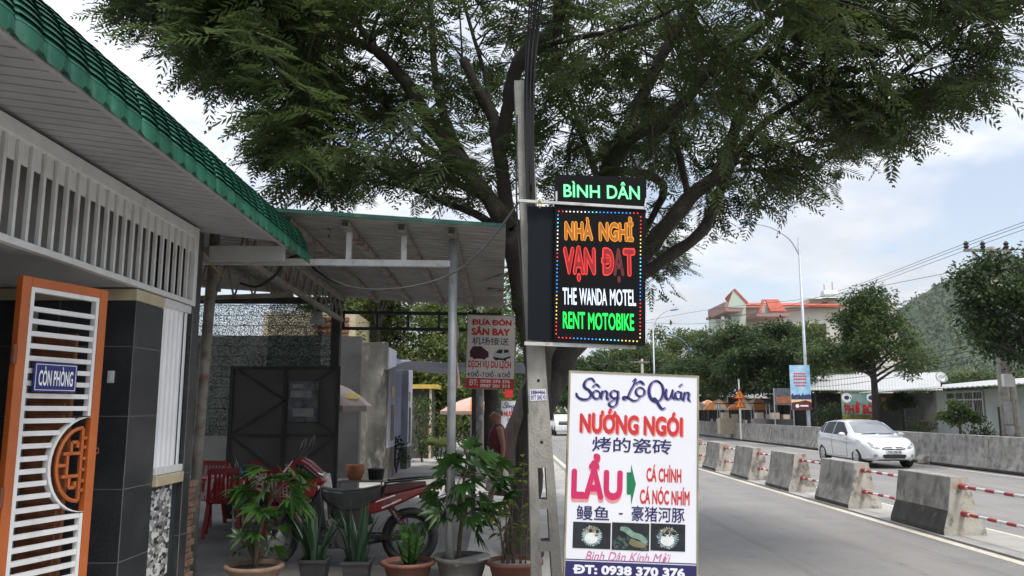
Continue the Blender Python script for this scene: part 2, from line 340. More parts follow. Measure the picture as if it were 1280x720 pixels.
# ---------------------------------------------------------------- ground, road, pavement
def structure(name, mb, m, **k): return setp(mb.build(name, m, **k), kind='structure')
def sheet(x0, x1, y0, y1, z): return MB().add([(x0, y0, z), (x1, y0, z), (x1, y1, z), (x0, y1, z)], [(0, 1, 2, 3)])
structure('ground', sheet(-2500, 2500, -800, 3200, -.17), 'earth')
structure('road', sheet(1.72, 14.6, -40, 500, -.12), 'asphalt')
b = MB(); b.box(-14, 1.55, -8, 130, -.2, 0); structure('sidewalk', b, 'pavement')
m_ = mat('shaded_concrete', (.13, .126, .118), .8, .2, 1.4, bump=.2, bscale=50); layer(m_, (.08, .078, .072), 1.6, .48, .68, fac=.8)
structure('carport_floor_shade', sheet(-9, -.38, 7.3, 15.5, .004), 'shaded_concrete')  # dark sheet over the pavement, its colour stands for shade under the roof
b = MB()
for i in range(100): b.box(1.55, 1.73, -8 + i * 1.3, -8 + i * 1.3 + 1.292, -.2, .004)
structure('kerb', b, 'kerb_stone')
b = MB(); b.box(6.12, 7.12, 2, 300, -.2, -.095); structure('median_strip', b, 'pavement')
b = MB()
for x0, x1, z in ((1.98, 2.12, -.116), (5.93, 6.07, -.116), (7.16, 7.28, -.116), (13.55, 13.68, -.116)):
    b.add([(x0, -30, z), (x1, -30, z), (x1, 300, z), (x0, 300, z)], [(0, 1, 2, 3)])
structure('lane_markings', b, 'line_paint')
b = MB(); b.box(14.6, 60, -10, 260, -.2, 0); structure('far_pavement', b, 'verge')

# ---------------------------------------------------------------- left: the motel front
HX = -2.45
house = thing('motel_house', 'grey motel front with black tiled pillar, white railing band and green tiled eave', 'building', (HX, 5.38, 0)); HO = (HX, 5.38, 0)
b = MB(HO)
b.box(-9, -2.72, 6.56, 6.72, 0, 3.42); b.box(-9, -8.85, -6, 6.56, 0, 3.42)
b.box(-9, -4.3, -6, -5.85, 0, 3.42); b.box(-4.3, -4.15, -5.85, 6.56, 0, 2.43); b.box(-2.9, -2.8, -5.85, 6.5, 2.46, 3.3)
b.box(-2.95, -2.52, 5.83, 6.5, 1.17, 2.43); b.box(-2.6, -2.47, -5.8, 3.86, 0, 2.42)
b.build('wall', 'house_wall', house)
b = MB(HO); b.box(-3.5, HX, 5.38, 5.82, 0, 2.35); b.box(-2.75, -2.43, 6.32, 6.46, 0, 3.05); b.box(-2.75, -2.47, 6.22, 6.318, 0, 2.43)
b.each('pillar', 'black_granite', house)
b = MB(HO)
for z in (.19, .65, 1.11, 1.58, 2.04):
    b.box(-3.5, HX + .0015, 5.3785, 5.8185, z, z + .004)
    b.box(-2.75, -2.4285, 6.3185, 6.4615, z + .03, z + .034)
for y, x in ((5.3785, HX), (6.3185, -2.43)): b.box(x - .003, x + .0016, y, y + .004, 0, 2.35 if x == HX else 3.04)
b.box(-2.96, -2.956, 5.378, 5.3805, 0, 2.35)
b.build('tile_joint', 'joint', house)
b = MB(HO); b.box(-3.5, HX + .004, 5.374, 5.822, 2.353, 2.432); b.box(-2.6, -2.42, 5.823, 6.31, 1.085, 1.16)
b.each('cream_cap', 'cream_tile', house, bevel=.004)
# white folding panel in the window, header box, sill rail
b = MB(HO); n = 36
b.grid([[(-2.475 + .012 * (1 if (j // 3) % 2 else 0), 5.826 + (6.31 - 5.826) * j / n, z) for j in range(n + 1)] for z in (1.21, 2.40)])
b.build('shutter', 'white_panel', house)
b = MB(HO); b.box(-2.5, -2.44, 5.825, 6.315, 2.375, 2.432); b.box(-2.5, -2.435, 5.825, 6.315, 1.163, 1.215); b.each('shutter_frame', 'white_metal', house, bevel=.003)
# pebble panel under the window
m_ = mat('pebbles', (.4, .4, .4), .5)
t = m_.node_tree; vo = t.nodes.new('ShaderNodeTexVoronoi'); vo.inputs['Scale'].default_value = 24; tcn = t.nodes.new('ShaderNodeTexCoord'); mp = t.nodes.new('ShaderNodeMapping'); mp.inputs['Scale'].default_value = (1, 1, 1.7)
t.links.new(tcn.outputs['Object'], mp.inputs[0]); t.links.new(mp.outputs[0], vo.inputs['Vector'])
sp = t.nodes.new('ShaderNodeSeparateColor'); t.links.new(vo.outputs['Color'], sp.inputs[0]); rr = t.nodes.new('ShaderNodeValToRGB'); t.links.new(sp.outputs[0], rr.inputs[0])
rr.color_ramp.interpolation = 'CONSTANT'
for i, (p_, c_) in enumerate([(0, .03), (.3, .16), (.5, .33), (.72, .6)]):
    e = rr.color_ramp.elements[i] if i < 2 else rr.color_ramp.elements.new(p_); e.position = p_; e.color = (c_, c_, c_ * .98, 1)
t.links.new(rr.outputs[0], t.nodes['Principled BSDF'].inputs['Base Color'])
b = MB(HO); b.box(-2.7, -2.468, 5.823, 6.217, 0, 1.084); b.build('stone_panel', 'pebbles', house)
# railing band above the door
b = MB(HO); b.box(-2.48, -2.43, -5.8, 6.35, 2.44, 2.478); b.box(-2.48, -2.43, -5.8, 6.35, 2.985, 3.065); b.box(-2.485, -2.425, 6.29, 6.352, 2.437, 3.068)
b.build('railing_frame', 'white_metal', house, bevel=.004)
b = MB(HO); y = 6.20
while y > 1.2: b.box(-2.466, -2.444, y - .012, y + .012, 2.479, 2.987); y -= .118
b.build('railing_bars', 'white_metal', house)
b = MB(HO); y = 6.259
while y > 1.2: b.box(-2.468, -2.46, y - .04, y + .04, 2.87, 2.987); y -= .118
b.build('railing_tabs', 'white_metal', house)
b = MB(HO)
P = []
for x, z in ((-2.482, 2.44), (-3.6, 2.44)):
    P.append([(x, -5.8 + .03 * i, z + (.006 if i % 4 == 0 else 0)) for i in range(406)])
b.grid(P); b.build('door_soffit', 'grey_pvc', house)
b = MB(HO)
ys = np.concatenate([[y, y + .082, y + .085, y + .096, y + .099] for y in np.arange(-5.8, 6.6, .11)])
b.grid([[(x, y, z + (.014 if i % 5 in (2, 3) else 0)) for i, y in enumerate(ys)] for x, z in ((-2.5, 3.10), (-1.80, 3.01))])
b.build('eave_soffit', 'grey_pvc', house)
b = MB(HO); b.bar((-1.81, -5.8, 2.995), (-1.81, 6.68, 2.995), .03, .045); b.box(-2.44, -1.82, 6.62, 6.68, 2.86, 2.985)
b.build('fascia', 'grey_pvc', house)
# stepped green tile sheet rolled over the eave
sec = [(-1.80, 2.985, 0), (-1.765, 2.985, 1), (-1.772, 3.045, 1)]
x_, z_ = -1.780, 3.048
for k in range(13):                                   # lapped courses, each lip standing proud of the one below
    a_ = R(8 + 4.6 * k); L_ = .031
    sec.append((x_ + .011, z_ - .002, 1)); x_ -= L_ * math.sin(a_); z_ += L_ * math.cos(a_); sec.append((x_ - .010, z_, .8))
sec += [(-2.35, z_ + .05, .6), (-2.6, 3.46, 0), (-3.4, 3.66, 0), (-6, 4.1, 0), (-9, 3.4, 0)]
b = MB(HO); ys = np.arange(-5.8, 7.32, .0174)
P = []
for k, (x, z, am) in enumerate(sec):
    row = []
    for y in ys:
        ph = (y % .174) / .174; seg = ((y + .35) % 1.044) / 1.044; odd = 1 if int(y / .174) % 2 else 0
        wv = am * (.022 * (abs(math.sin(math.pi * ph)) ** .6) - .010 + .004 * (1 - seg) - (.006 if seg > .97 else 0))
        dip = -.012 * am * (abs(math.sin(math.pi * ph)) ** .6) if k % 2 else 0
        t_ = min(1, k / 28); row.append((x + wv * (1 - .7 * t_), y, z + wv * t_ + dip - (.02 if k in (1,) and ph < .5 else 0)))
    P.append(row)
b.grid(P); b.build('tiled_eave', 'green_metal', house)
# porch behind the gate
b = MB(HO); b.box(-3.06, -2.79, 5.29, 5.33, .05, 2.12)
for i in range(26): b.bar((-3.03, 5.28, .15 + i * .075), (-2.82, 5.28, .15 + i * .075), .02, .03)
b.build('louvre_door', 'wood_brown', house)
b = MB(HO); b.box(-3.15, -3.075, 5.27, 5.34, 0, 2.3); b.build('door_post', 'house_wall', house)
b = MB(HO); b.box(-2.60, -2.52, 3.80, 4.0, 0, 2.36); b.build('door_jamb', 'orange_dark', house, bevel=.004)
# the open orange gate leaf
gd = Vector((.31, .9507, 0)); GM = Matrix.Translation((-2.44, 4.05, 0)) @ Matrix(((gd.x, -gd.y, 0, 0), (gd.y, gd.x, 0, 0), (0, 0, 1, 0), (0, 0, 0, 1)))
GL = .56; CZ, CR = 1.33, .255
gate = None
def gmb(): q = MB(HO); q.M = GM; return q
b = gmb(); b.box(0, .055, -.02, .02, .04, 2.30); b.box(GL - .055, GL, -.02, .02, .04, 2.30); b.box(.055, GL - .055, -.02, .02, 2.25, 2.30); b.box(.055, GL - .055, -.02, .02, .04, .12)
gate = b.build('gate', 'orange_paint', house, bevel=.004)
b = gmb()
def cut(z):
    d = CR ** 2 - (z - CZ) ** 2
    return GL - .058 - (math.sqrt(d) if d > 0 else 0)
b.box(.057, .079, -.017, .017, .12, 2.249)
b.box(.079, GL - .058, -.017, .017, 2.225, 2.249)
for z0, z1 in ((.12, CZ - CR - .005), (CZ + CR + .005, 2.225)): b.box(GL - .078, GL - .058, -.017, .017, z0, z1)
i = 0; z = .17
while z < 2.20:
    b.box(.079, cut(z) - .004 if abs(z - CZ) < CR else GL - .078, -.012, .012, z - .0125, z + .0125); z += .0635
arc = [(GL - .058 - CR * math.cos(a), CZ + CR * math.sin(a)) for a in np.linspace(-math.pi / 2, math.pi / 2, 19)]
for (x0, z0), (x1, z1) in zip(arc[:-1], arc[1:]): b.bar((x0, 0, z0), (x1, 0, z1), .034, .018, (0, 1, 0)) if False else b.add([(x0, -.018, z0), (x1, -.018, z1), (x1, .018, z1), (x0, .018, z0), (x0 + .018, -.018, z0), (x1 + .018, -.018, z1), (x1 + .018, .018, z1), (x0 + .018, .018, z0)], [(0, 1, 2, 3), (4, 7, 6, 5), (0, 4, 5, 1), (3, 2, 6, 7)])
b.build('grille', 'white_metal', gate)
b = gmb(); r2 = .195; xc = GL - .058
arc = [(xc - .03 - r2 * .8 * math.cos(a), CZ + r2 * math.sin(a)) for a in np.linspace(-math.pi / 2, math.pi / 2, 15)]
b.tube([(x, 0, z) for x, z in arc], .011, 6)
def fb(x0, z0, x1, z1): b.bar((xc - x0, 0, CZ + z0), (xc - x1, 0, CZ + z1), .016, .016)
for q in ((.03, -.19, .03, .19), (0, .14, .03, .14), (0, -.14, .03, -.14), (.03, .06, .15, .06), (.03, -.06, .15, -.06), (.10, .06, .10, .12), (.10, .12, .06, .12), (.06, .12, .06, .09), (.10, -.06, .10, -.12), (.10, -.12, .06, -.12), (.06, -.12, .06, -.09), (.0, .03, .03, .03), (0, -.03, .03, -.03), (.12, 0, .18, 0), (.12, -.06, .12, .06), (0, .09, .03, .09), (0, -.09, .03, -.09)): fb(*q)
b.build('ornament', 'orange_paint', gate)
b = gmb(); b.tube([(GL + .002, 0, 1.41), (GL + .03, 0, 1.41), (GL + .035, 0, 1.385), (GL + .012, 0, 1.38)], .005, 6); b.build('latch_ring', 'orange_dark', gate)
b = gmb()
for z in (1.85, 1.15, .4): b.cyl((-.006, -.012, z), (-.006, -.012, z + .1), .014, 8)
b.each('hinge', 'orange_dark', gate)
b = MB(HO); b.box(-2.60, -2.56, 5.362, 5.3785, 1.80, 1.88); b.box(-2.588, -2.572, 5.358, 5.362, 1.82, 1.855); b.build('doorbell', 'white_metal', house, bevel=.004)
# plate hung on the gate
pl = thing('room_plate', 'small blue plate with white lettering hung on the orange gate', 'sign', (0, 0, 0)); pl.matrix_world = GM @ Matrix.Translation((.235, -.03, 1.79))
b = MB(); b.box(-.135, .135, -.006, .006, -.075, .075); b.build('plate', 'sign_blue', pl)
b = MB(); b.text('CÒN PHÒNG', -.108, .108, -.045, .056, -.0075, .025)
for q in ((-.127, .127, .064, .067), (-.127, .127, -.067, -.064)): b.box(q[0], q[1], -.0072, -.0062, q[2], q[3])
for q in ((-.127, -.124), (.124, .127)): b.box(q[0], q[1], -.0072, -.0062, -.064, .064)
b.build('lettering', 'lettering_white', pl)

# ---------------------------------------------------------------- the open carport
CO = (-1.5, 7.6, 0)
shed = thing('carport', 'open carport with grey corrugated roof on slim steel posts beside the motel', 'carport', CO)
def roofz(x): return 3.295 - .067 * x
b = MB(CO); ys = np.concatenate([[y, y + .105, y + .113, y + .142, y + .150] for y in np.arange(7.22, 13.05, .16)])
b.grid([[(x, y, roofz(x) + (.035 if i % 5 in (2, 3) else 0)) for i, y in enumerate(ys)] for x in (-7.4, -5, -3, -1, .05)])
b.build('roof', 'corrugated', shed)
b = MB(CO); b.bar((-7.4, 7.2, roofz(-7.4) + .01), (.05, 7.2, roofz(.05) + .01), .02, .035); b.build('roof_edge', 'green_metal', shed)
for x in (-4.6, -3.6, -2.55, -2.0, -1.46, -.93, -.46):
    b = MB(CO); z = roofz(x) - .045
    b.bar((x, 7.36, z), (x, 13.0, z), .075, .05)
    o = b.build('purlin', 'rusty_steel', shed)
    b = MB(CO); b.bar((x, 7.352, z), (x, 7.359, z), .06, .036); b.build('hollow_end', 'black_paint', o)
b = MB(CO); b.bar((-7.2, 7.6, 3.075), (-.43, 7.6, 3.015), .06, .06); b.build('front_beam', 'pale_steel', shed)
for x in (-3.6, -1.46, -.93):
    b = MB(CO); b.bar((x, 7.6, 3.0), (x, 7.6, roofz(x) - .06), .05, .05, (0, 1, 0)); b.build('strut', 'pale_steel', shed)
b = MB(CO); b.tube([(-.455, 7.6, 0), (-.455, 7.6, 3.28)], .041, 14); b.build('post', 'steel_grey', shed, smooth=True)
b = MB(CO); b.tube([(-2.96, 8.0, 0), (-2.94, 8.0, 1.6), (-2.90, 8.0, 3.4)], .052, 14); b.build('post', 'rusty_steel', shed, smooth=True)
b = MB(CO); b.bar((-.42, 13, 0), (-.42, 13, 3.25), .07, .07, (0, 1, 0)); b.build('post', 'dark_steel', shed)
b = MB(CO); b.bar((-2.60, 12.7, 0), (-2.60, 12.7, 3.4), .14, .14, (0, 1, 0)); b.build('post', 'dark_steel', shed)
b = MB(CO)  # lattice truss under the left of the roof
tx = -2.52
b.bar((tx, 7.6, 3.09), (tx, 12.7, 3.04), .05, .06); b.bar((tx, 7.6, 3.38), (tx, 12.7, 3.36), .05, .05)
for i in range(14):
    y = 7.6 + i * .36; b.bar((tx, y, 3.08), (tx, y + .18, 3.37), .022, .022); b.bar((tx, y + .18, 3.37), (tx, y + .36, 3.08), .022, .022)
b.build('truss', 'rusty_steel', shed)
b = MB(CO); tx2 = -3.3
b.bar((-3.9, 9.6, 2.95), (-2.5, 9.6, 3.0), .05, .05)
for i in range(6): b.bar((-3.9 + i * .23, 9.6, 2.96), (-3.78 + i * .23, 9.6, 3.4), .02, .02); b.bar((-3.78 + i * .23, 9.6, 3.4), (-3.67 + i * .23, 9.6, 2.96), .02, .02)
b.build('truss', 'rusty_steel', shed)
b = MB(CO)
for z in (3.20, 2.94): b.bar((-2.6, 13.0, z), (0.0, 13.0, z - .03), .05, .05)
for x in (-2.55, -2.0, -1.5, -1.0, -.5, 0.0): b.bar((x, 13.0, 2.93), (x, 13.0, 3.22), .04, .04, (0, 1, 0))
b.bar((-6, 12.75, 3.36), (-2.5, 12.75, 3.36), .1, .1)
b.build('back_frame', 'dark_steel', shed)
# cables slung under the roof
def cable(name, label, pts, r, m, sm=8, n=6):
    b = MB(); b.tube(pts, r, n, True, sm); o = b.build(name, m, None, True); return setp(o, label, 'cable')
cable('sagging_cable', 'grey cable sagging under the carport roof towards the concrete pole', [at(*p) for p in ((392, 322, 7.7), (403, 340, 7.6), (430, 356, 7.4), (470, 362, 7.2), (520, 357, 7.0), (565, 342, 6.9), (600, 315, 6.75), (632, 276, 6.6), (650, 250, 6.52))], .010, 'cable_grey' if 'cable_grey' in MATS else mat('cable_grey', (.10, .10, .105), .6))
cable('coiled_cable', 'black cable looped in a half ring beneath the green eave end', [at(*p) for p in ((300, 354, 7.9), (322, 358, 7.9), (345, 343, 7.8), (352, 330, 7.75), (366, 321, 7.7), (380, 322, 7.7), (394, 337, 7.7), (410, 348, 7.6), (425, 355, 7.5))], .014, 'black_rubber')
mat('yellow_plastic', (.42, .30, .04), .5, .1)
cable('yellow_wire', 'thin yellow wire hanging from the railing end to the rusty post', [at(*p) for p in ((246, 306, 6.6), (256, 318, 6.9), (266, 332, 7.4), (279, 346, 7.9))], .006, 'yellow_plastic')
lb = thing('hanging_lamp', 'unlit grey lamp shade hanging in front of the shade net', 'lamp', at(397, 399, 11.5))
b = MB(); b.lathe([(.02, .12), (.06, .1), (.10, .0), (.10, -.06), (.0, -.09)], n=14); b.build('shade', 'grey_pvc', lb, True)
b = MB(); b.tube([(0, 0, .11), (0.02, 0, .5)], .008, 5); b.build('cord', 'black_rubber', lb)

# shade net and what stands behind it
m_ = mat('net_green', (.018, .06, .045), .9, .3, 5)
t = m_.node_tree; bs = t.nodes['Principled BSDF']; tcn = t.nodes.new('ShaderNodeTexCoord'); nz = t.nodes.new('ShaderNodeTexNoise'); nz.inputs['Scale'].default_value = 80; nz.inputs['Detail'].default_value = 3
mp = t.nodes.new('ShaderNodeMapping'); mp.inputs['Scale'].default_value = (1, 1, .75); t.links.new(tcn.outputs['Object'], mp.inputs[0]); t.links.new(mp.outputs[0], nz.inputs['Vector'])
r = t.nodes.new('ShaderNodeValToRGB'); r.color_ramp.elements[0].position = .43; r.color_ramp.elements[1].position = .60; t.links.new(nz.outputs[0], r.inputs[0])
tp = t.nodes.new('ShaderNodeBsdfTransparent'); mm = t.nodes.new('ShaderNodeMixShader'); t.links.new(r.outputs[0], mm.inputs[0]); t.links.new(bs.outputs[0], mm.inputs[1]); t.links.new(tp.outputs[0], mm.inputs[2]); t.links.new(mm.outputs[0], t.nodes['Material Output'].inputs['Surface'])
def net(name, label, px0, px1, py0, py1, Yd):
    a, c = at(px0, py0, Yd), at(px1, py1, Yd); b = MB()
    b.grid([[(a[0] + (c[0] - a[0]) * i / 30, Yd + .05 * math.sin(i * .9 + j), a[2] + (c[2] - a[2]) * j / 14) for i in range(31)] for j in range(15)])
    o = b.build(name, 'net_green'); q = MB()
    for zz in np.arange(c[2] + .1, a[2] - .02, .165):
        q.grid([[(a[0] + (c[0] - a[0]) * i / 30, Yd - .03 + .05 * math.sin(i * .9), zz + h_ + .004 * math.sin(i * .35 + zz * 9)) for i in range(31)] for h_ in (0, .010)])
    q.build('hem', 'net_hem' if 'net_hem' in MATS else mat('net_hem', (.05, .16, .12), .8, .4, 9), o)
    return setp(o, label, 'shade net')
net('shade_net', 'dark green shade net hung across the back of the carport', 240, 418, 380, 545, 12.95)
net('shade_net', 'second layer of green net hung over the right half of the opening', 337, 400, 379, 470, 12.8)
gw = MB(); gw.box(-7, -2.7, 15.6, 15.8, 0, 3.05); setp(gw.build('boundary_wall', 'dark_wall'), 'mould stained grey rear wall seen through the green shade net', 'wall')
# steel sheet gate
a, c = at(291, 458, 12.2), at(418, 640, 12.2)
sg = thing('steel_sheet_gate', 'dark grey sheet steel gate with crossed braces inside the carport', 'gate', (a[0], 12.2, 0))
W_ = c[0] - a[0]; HZ = a[2]
b = MB(); b.box(.03, W_ - .03, 0, .012, .06, HZ - .03); b.build('sheet', 'sheet_steel', sg)
b = MB()
for q in (((0, 0, .05), (0, 0, HZ)), ((W_, 0, .05), (W_, 0, HZ)), ((W_ / 2, 0, .05), (W_ / 2, 0, HZ))): b.bar(*q, .05, .04, (0, 1, 0))
for z in (.07, HZ * .55, HZ - .02): b.bar((0, -.01, z), (W_, -.01, z), .04, .045)
b.each('gate_frame', 'dark_steel', sg)
b = MB(); 
for q in (((0, .55 * HZ, W_, HZ)), ((0, HZ, W_, .55 * HZ)), ((0, .05, W_, .55 * HZ)), ((0, .55 * HZ, W_, .05))): b.bar((q[0], -.02, q[1]), (q[2], -.02, q[3]), .03, .012, (0, 1, 0))
b.each('brace', 'dark_steel', sg)
mat('poster_grey', (.10, .11, .13), .6, .6, 7); mat('poster_pale', (.28, .28, .28), .6, .2, 7)
po = thing('poster', 'faded dark poster stuck on the sheet steel gate', 'poster', at(379, 502, 12.15))
b = MB(); b.box(-.22, .22, 0, .006, -.30, .30); b.build('sheet', 'poster_grey', po)
b = MB(); b.box(-.17, -.01, -.003, 0, .20, .26); b.box(-.19, .12, -.003, 0, .06, .16); b.box(-.15, .16, -.003, 0, -.22, -.10); b.each('print', 'poster_pale', po)
# brick stack
bs_ = MB((-3.05, 7.55, 0)); 
for i in range(17):
    jx = random.uniform(-.02, .02); bs_.box(-2.935 + jx, -2.805 + jx, 7.5, 7.66 + jx, i * .058, i * .058 + .054)
mat('old_brick', (.30, .16, .10), .95, .35, 9, col2=(.45, .33, .25), bump=.5)
setp(bs_.build('brick_stack', 'old_brick', bevel=.006), 'narrow stack of loose old bricks against the rusty post', 'bricks').location = (-3.05, 7.55, 0)
# ---------------------------------------------------------------- buildings beyond the carport
mh = thing('weathered_building', 'low house with a black mould stained end wall and lilac side', 'building', (-2.7, 18.8, 0)); MO = (-2.7, 18.8, 0)
b = MB(MO); b.box(-8, -2.64, 18.8, 19.0, 0, 3.2); b.build('end_wall', 'mossy_wall', mh, bevel=.01)
b = MB(MO); b.box(-2.85, -2.62, 19.003, 20.3, .75, 3.1); b.box(-2.85, -2.60, 22.9, 24.0, .6, 3.05); b.each('pilaster', 'blue_wall', mh)
b = MB(MO); b.box(-2.85, -2.63, 19.003, 20.3, 0, .748); b.box(-2.85, -2.61, 22.9, 24.0, 0, .598); b.each('plinth', 'mossy_wall', mh)
b = MB(MO); b.box(-3.0, -2.78, 20.303, 22.897, 0, 3.0); b.box(-8, -2.86, 23.8, 24, 0, 3.0); b.box(-8, -2.86, 19.0, 23.8, 2.95, 3.05); b.build('side_wall', 'lilac_wall', mh)
b = MB(MO); b.box(-2.7, -2.612, 19.5, 20.05, .9, 1.75); b.box(-2.7, -2.592, 23.2, 23.6, .7, 1.7); b.each('opening', 'black_paint', mh)
b = MB(MO); b.box(-2.7, -2.598, 19.4, 19.9, 1.95, 2.2); b.box(-2.7, -2.58, 23.1, 23.5, 1.9, 2.15); b.each('meter_box', 'cream_tile', mh)
b = MB((-3.6, 27, 0)); 
ly = thing('far_house', 'house with cream corner and stacked brown louvres above the mouldy wall', 'building', (-5.2, 27, 0))
b = MB((-5.2, 27, 0)); b.box(-8, -4.9, 27, 30, 0, 4.9); b.build('wall', 'cream_tile', ly)
b = MB((-5.2, 27, 0))
for i in range(5): b.box(-6.2, -5.1, 26.85, 26.99, 3.8 + i * .2, 3.92 + i * .2)
b.build('louvres', 'wood_brown', ly)
b = MB()
P = []
for j in range(9):
    row = []
    for i in range(25):
        x = -2.7 + i * .14; y = 18.4 + j * .55
        row.append((x, y, 2.50 + j * .06 + .05 * math.sin(i * .45 + .4) * (1 - j / 14)))
    P.append(row)
b.grid(P); setp(b.build('tarp_awning', 'navy_cloth', None, True), 'dark navy tarpaulin slung over the path behind the parking sign', 'awning')
mat('yellow_trim', (.55, .38, .08), .6, .15)
st = thing('roadside_stall', 'small dark stall with a yellow edged flat roof beside the path', 'stall', (-3.0, 28, 0)); TO = (-3.0, 28, 0)
b = MB(TO); b.box(-4.4, -2.35, 28, 30, 0, 2.35); b.build('body', 'dark_wall', st)
b = MB(TO); b.box(-4.6, -2.15, 27.6, 30.2, 2.36, 2.5); b.build('roof', 'yellow_trim', st)
b = MB(TO); b.box(-2.42, -2.34, 27.7, 27.78, 0, 2.36); b.build('post', 'cream_tile', st)

# ---------------------------------------------------------------- parasols
def parasol(label, loc, r, h, cols, drop=.42, n=8, tilt=0, group=None, rz=0, valance=.1):
    t = thing('parasol', label, 'parasol', loc, rz, group, tilt)
    b = MB(); b.tube([(0, 0, 0), (0, 0, h)], .022, 8); b.build('pole', 'steel_grey', t)
    b = MB()
    for k in range(n):
        b.m = k % len(cols); a0, a1 = 2 * math.pi * k / n, 2 * math.pi * (k + 1) / n
        prev = None
        for rr_, zz in ((.02, 0), (r * .35, -drop * .22), (r * .7, -drop * .58), (r, -drop), (r * 1.0, -drop - valance)):
            cur = [((1 - .05 * math.sin(math.pi * s) * (rr_ > .1)) * rr_ * (math.cos(a0) * (1 - s) + math.cos(a1) * s), (1 - .05 * math.sin(math.pi * s)) * rr_ * (math.sin(a0) * (1 - s) + math.sin(a1) * s), h + zz) for s in (0, .33, .67, 1)]
            if prev:
                for q in range(3): b.add([prev[q], prev[q + 1], cur[q + 1], cur[q]], [(0, 3, 2, 1)])
            prev = cur
    b.build('canopy', cols, t)
    b = MB()
    for k in range(n): a = 2 * math.pi * k / n; b.tube([(0, 0, h - drop * .75), (r * .5 * math.cos(a), r * .5 * math.sin(a), h - drop * .42)], .006, 4)
    b.build('ribs', 'steel_grey', t)
    return t
mat('brown_canvas', (.23, .19, .17), .8, .15, 3); mat('orange_canvas', (.55, .21, .06), .8, .15, 3); mat('pale_canvas', (.62, .50, .40), .8, .1, 3); mat('pink_canvas', (.62, .40, .33), .8, .1, 3); mat('orange_print', (.42, .16, .03), .7, .1)
p_ = parasol('brown canvas parasol with a yellow oval print beside the mouldy wall', at(418, 600, 14.2) * np.array([1, 1, 0]), .62, 2.08, ['brown_canvas'], .38, 8, rz=20)
b = MB(); 
b.add([(.20 + .13 * math.cos(a), -.40 + .0 + .05 * math.sin(a) * .5 - .05 * math.cos(a) * 0, 1.86 + .045 * math.sin(a)) for a in np.linspace(0, 2 * math.pi, 16)[:-1]], [tuple(range(15))]); b.build('print', 'yellow_trim', p_)
parasol('pale pink parasol with an orange band behind the walking man', at(588, 590, 25) * np.array([1, 1, 0]), .95, 2.02, ['pink_canvas', 'pink_canvas', 'orange_canvas', 'pink_canvas'], .42, 8)

# ---------------------------------------------------------------- plastic chairs and dining tables
mat('red_plastic', (.22, .014, .022), .35, .12, 4); mat('cloth_red', (.34, .02, .03), .8, .15, 4)
m_ = mat('red_white_cloth', (.62, .58, .56), .8, .05, 4); layer(m_, (.38, .03, .04), 7, .47, .5, (1, 1, .25))
def chair(label, loc, rz, group='red plastic chairs'):
    t = thing('plastic_chair', label, 'chair', loc, rz, group)
    b = MB(); b.grid([[(-.2 + .1 * i, -.2 + .1 * j, .44 - .015 * math.sin(math.pi * i / 4) * math.sin(math.pi * j / 4)) for i in range(5)] for j in range(5)]); b.build('seat', 'red_plastic', t, True, solid=.02)
    for sx, sy in ((-1, -1), (1, -1), (-1, 1), (1, 1)):
        b = MB(); b.bar((sx * .22, sy * .23, 0), (sx * .175, sy * .175, .44), .045, .035, (0, 1, 0)); b.build('leg', 'red_plastic', t)
    b = MB()
    for s in (-1, 1): b.bar((s * .18, .19, .43), (s * .17, .27, .86), .04, .03, (0, 1, 0))
    b.bar((-.19, .268, .85), (.19, .268, .85), .03, .07)
    for k in range(5): b.bar((-.10 + .05 * k, .20, .45), (-.10 + .05 * k, .265, .83), .03, .012, (0, 1, 0))
    b.build('backrest', 'red_plastic', t)
    return t
def table(label, loc, rz, wx=.9, wy=.65):
    t = thing('dining_table', label, 'table', loc, rz, 'dining tables in the carport')
    b = MB(); b.box(-wx / 2, wx / 2, -wy / 2, wy / 2, .69, .715); b.build('tabletop', 'pale_steel', t)
    for sx, sy in ((-1, -1), (1, -1), (-1, 1), (1, 1)):
        b = MB(); b.tube([(sx * (wx / 2 - .06), sy * (wy / 2 - .06), 0), (sx * (wx / 2 - .1), sy * (wy / 2 - .08), .69)], .014, 6); b.build('leg', 'steel_grey', t)
    return t
def tcloth(label, loc, rz, m, wx=.94, wy=.69, d=.26):
    b = MB(); nx = 22
    per = [(wx / 2, -wy / 2), (wx / 2, wy / 2), (-wx / 2, wy / 2), (-wx / 2, -wy / 2), (wx / 2, -wy / 2)]; ring = []
    for (x0, y0), (x1, y1) in zip(per[:-1], per[1:]):
        ring += [(x0 + (x1 - x0) * i / nx, y0 + (y1 - y0) * i / nx) for i in range(nx)]
    rows = [[(x * k, y * k, .719) for x, y in ring] for k in (.02, 1.0)]
    rows.append([(x * (1.03 + .03 * math.sin(i * .9)), y * (1.03 + .03 * math.sin(i * .9)), .715 - d * .5) for i, (x, y) in enumerate(ring)])
    rows.append([(x * (1.04 + .05 * math.sin(i * .9)), y * (1.04 + .05 * math.sin(i * .9)), .715 - d * (1 + .12 * math.sin(i * .5))) for i, (x, y) in enumerate(ring)])
    rows = [r_ + [r_[0]] for r_ in rows]
    b.grid(rows); o = b.build('tablecloth', m, None, True); o.location = loc; o.rotation_euler = (0, 0, R(rz)); setp(o, label, 'tablecloth')
def gp(px, py): p = at(px, py, 10); d = p - np.array([0, 0, EYE]); return tuple(np.array([0, 0, EYE]) + d * (-EYE / d[2]))
T1, T2, T3 = (-3.75, 11.45, 0), (-3.15, 12.0 - .5, 0), (-3.1, 10.6, 0)
t1 = (-3.95, 11.3, 0); t2 = (-3.35, 11.75, 0)
table('dining table under the striped cloth next to the rusty post', t1, 4); tcloth('red and white striped cloth on the table beside the rusty post', t1, 4, 'red_white_cloth')
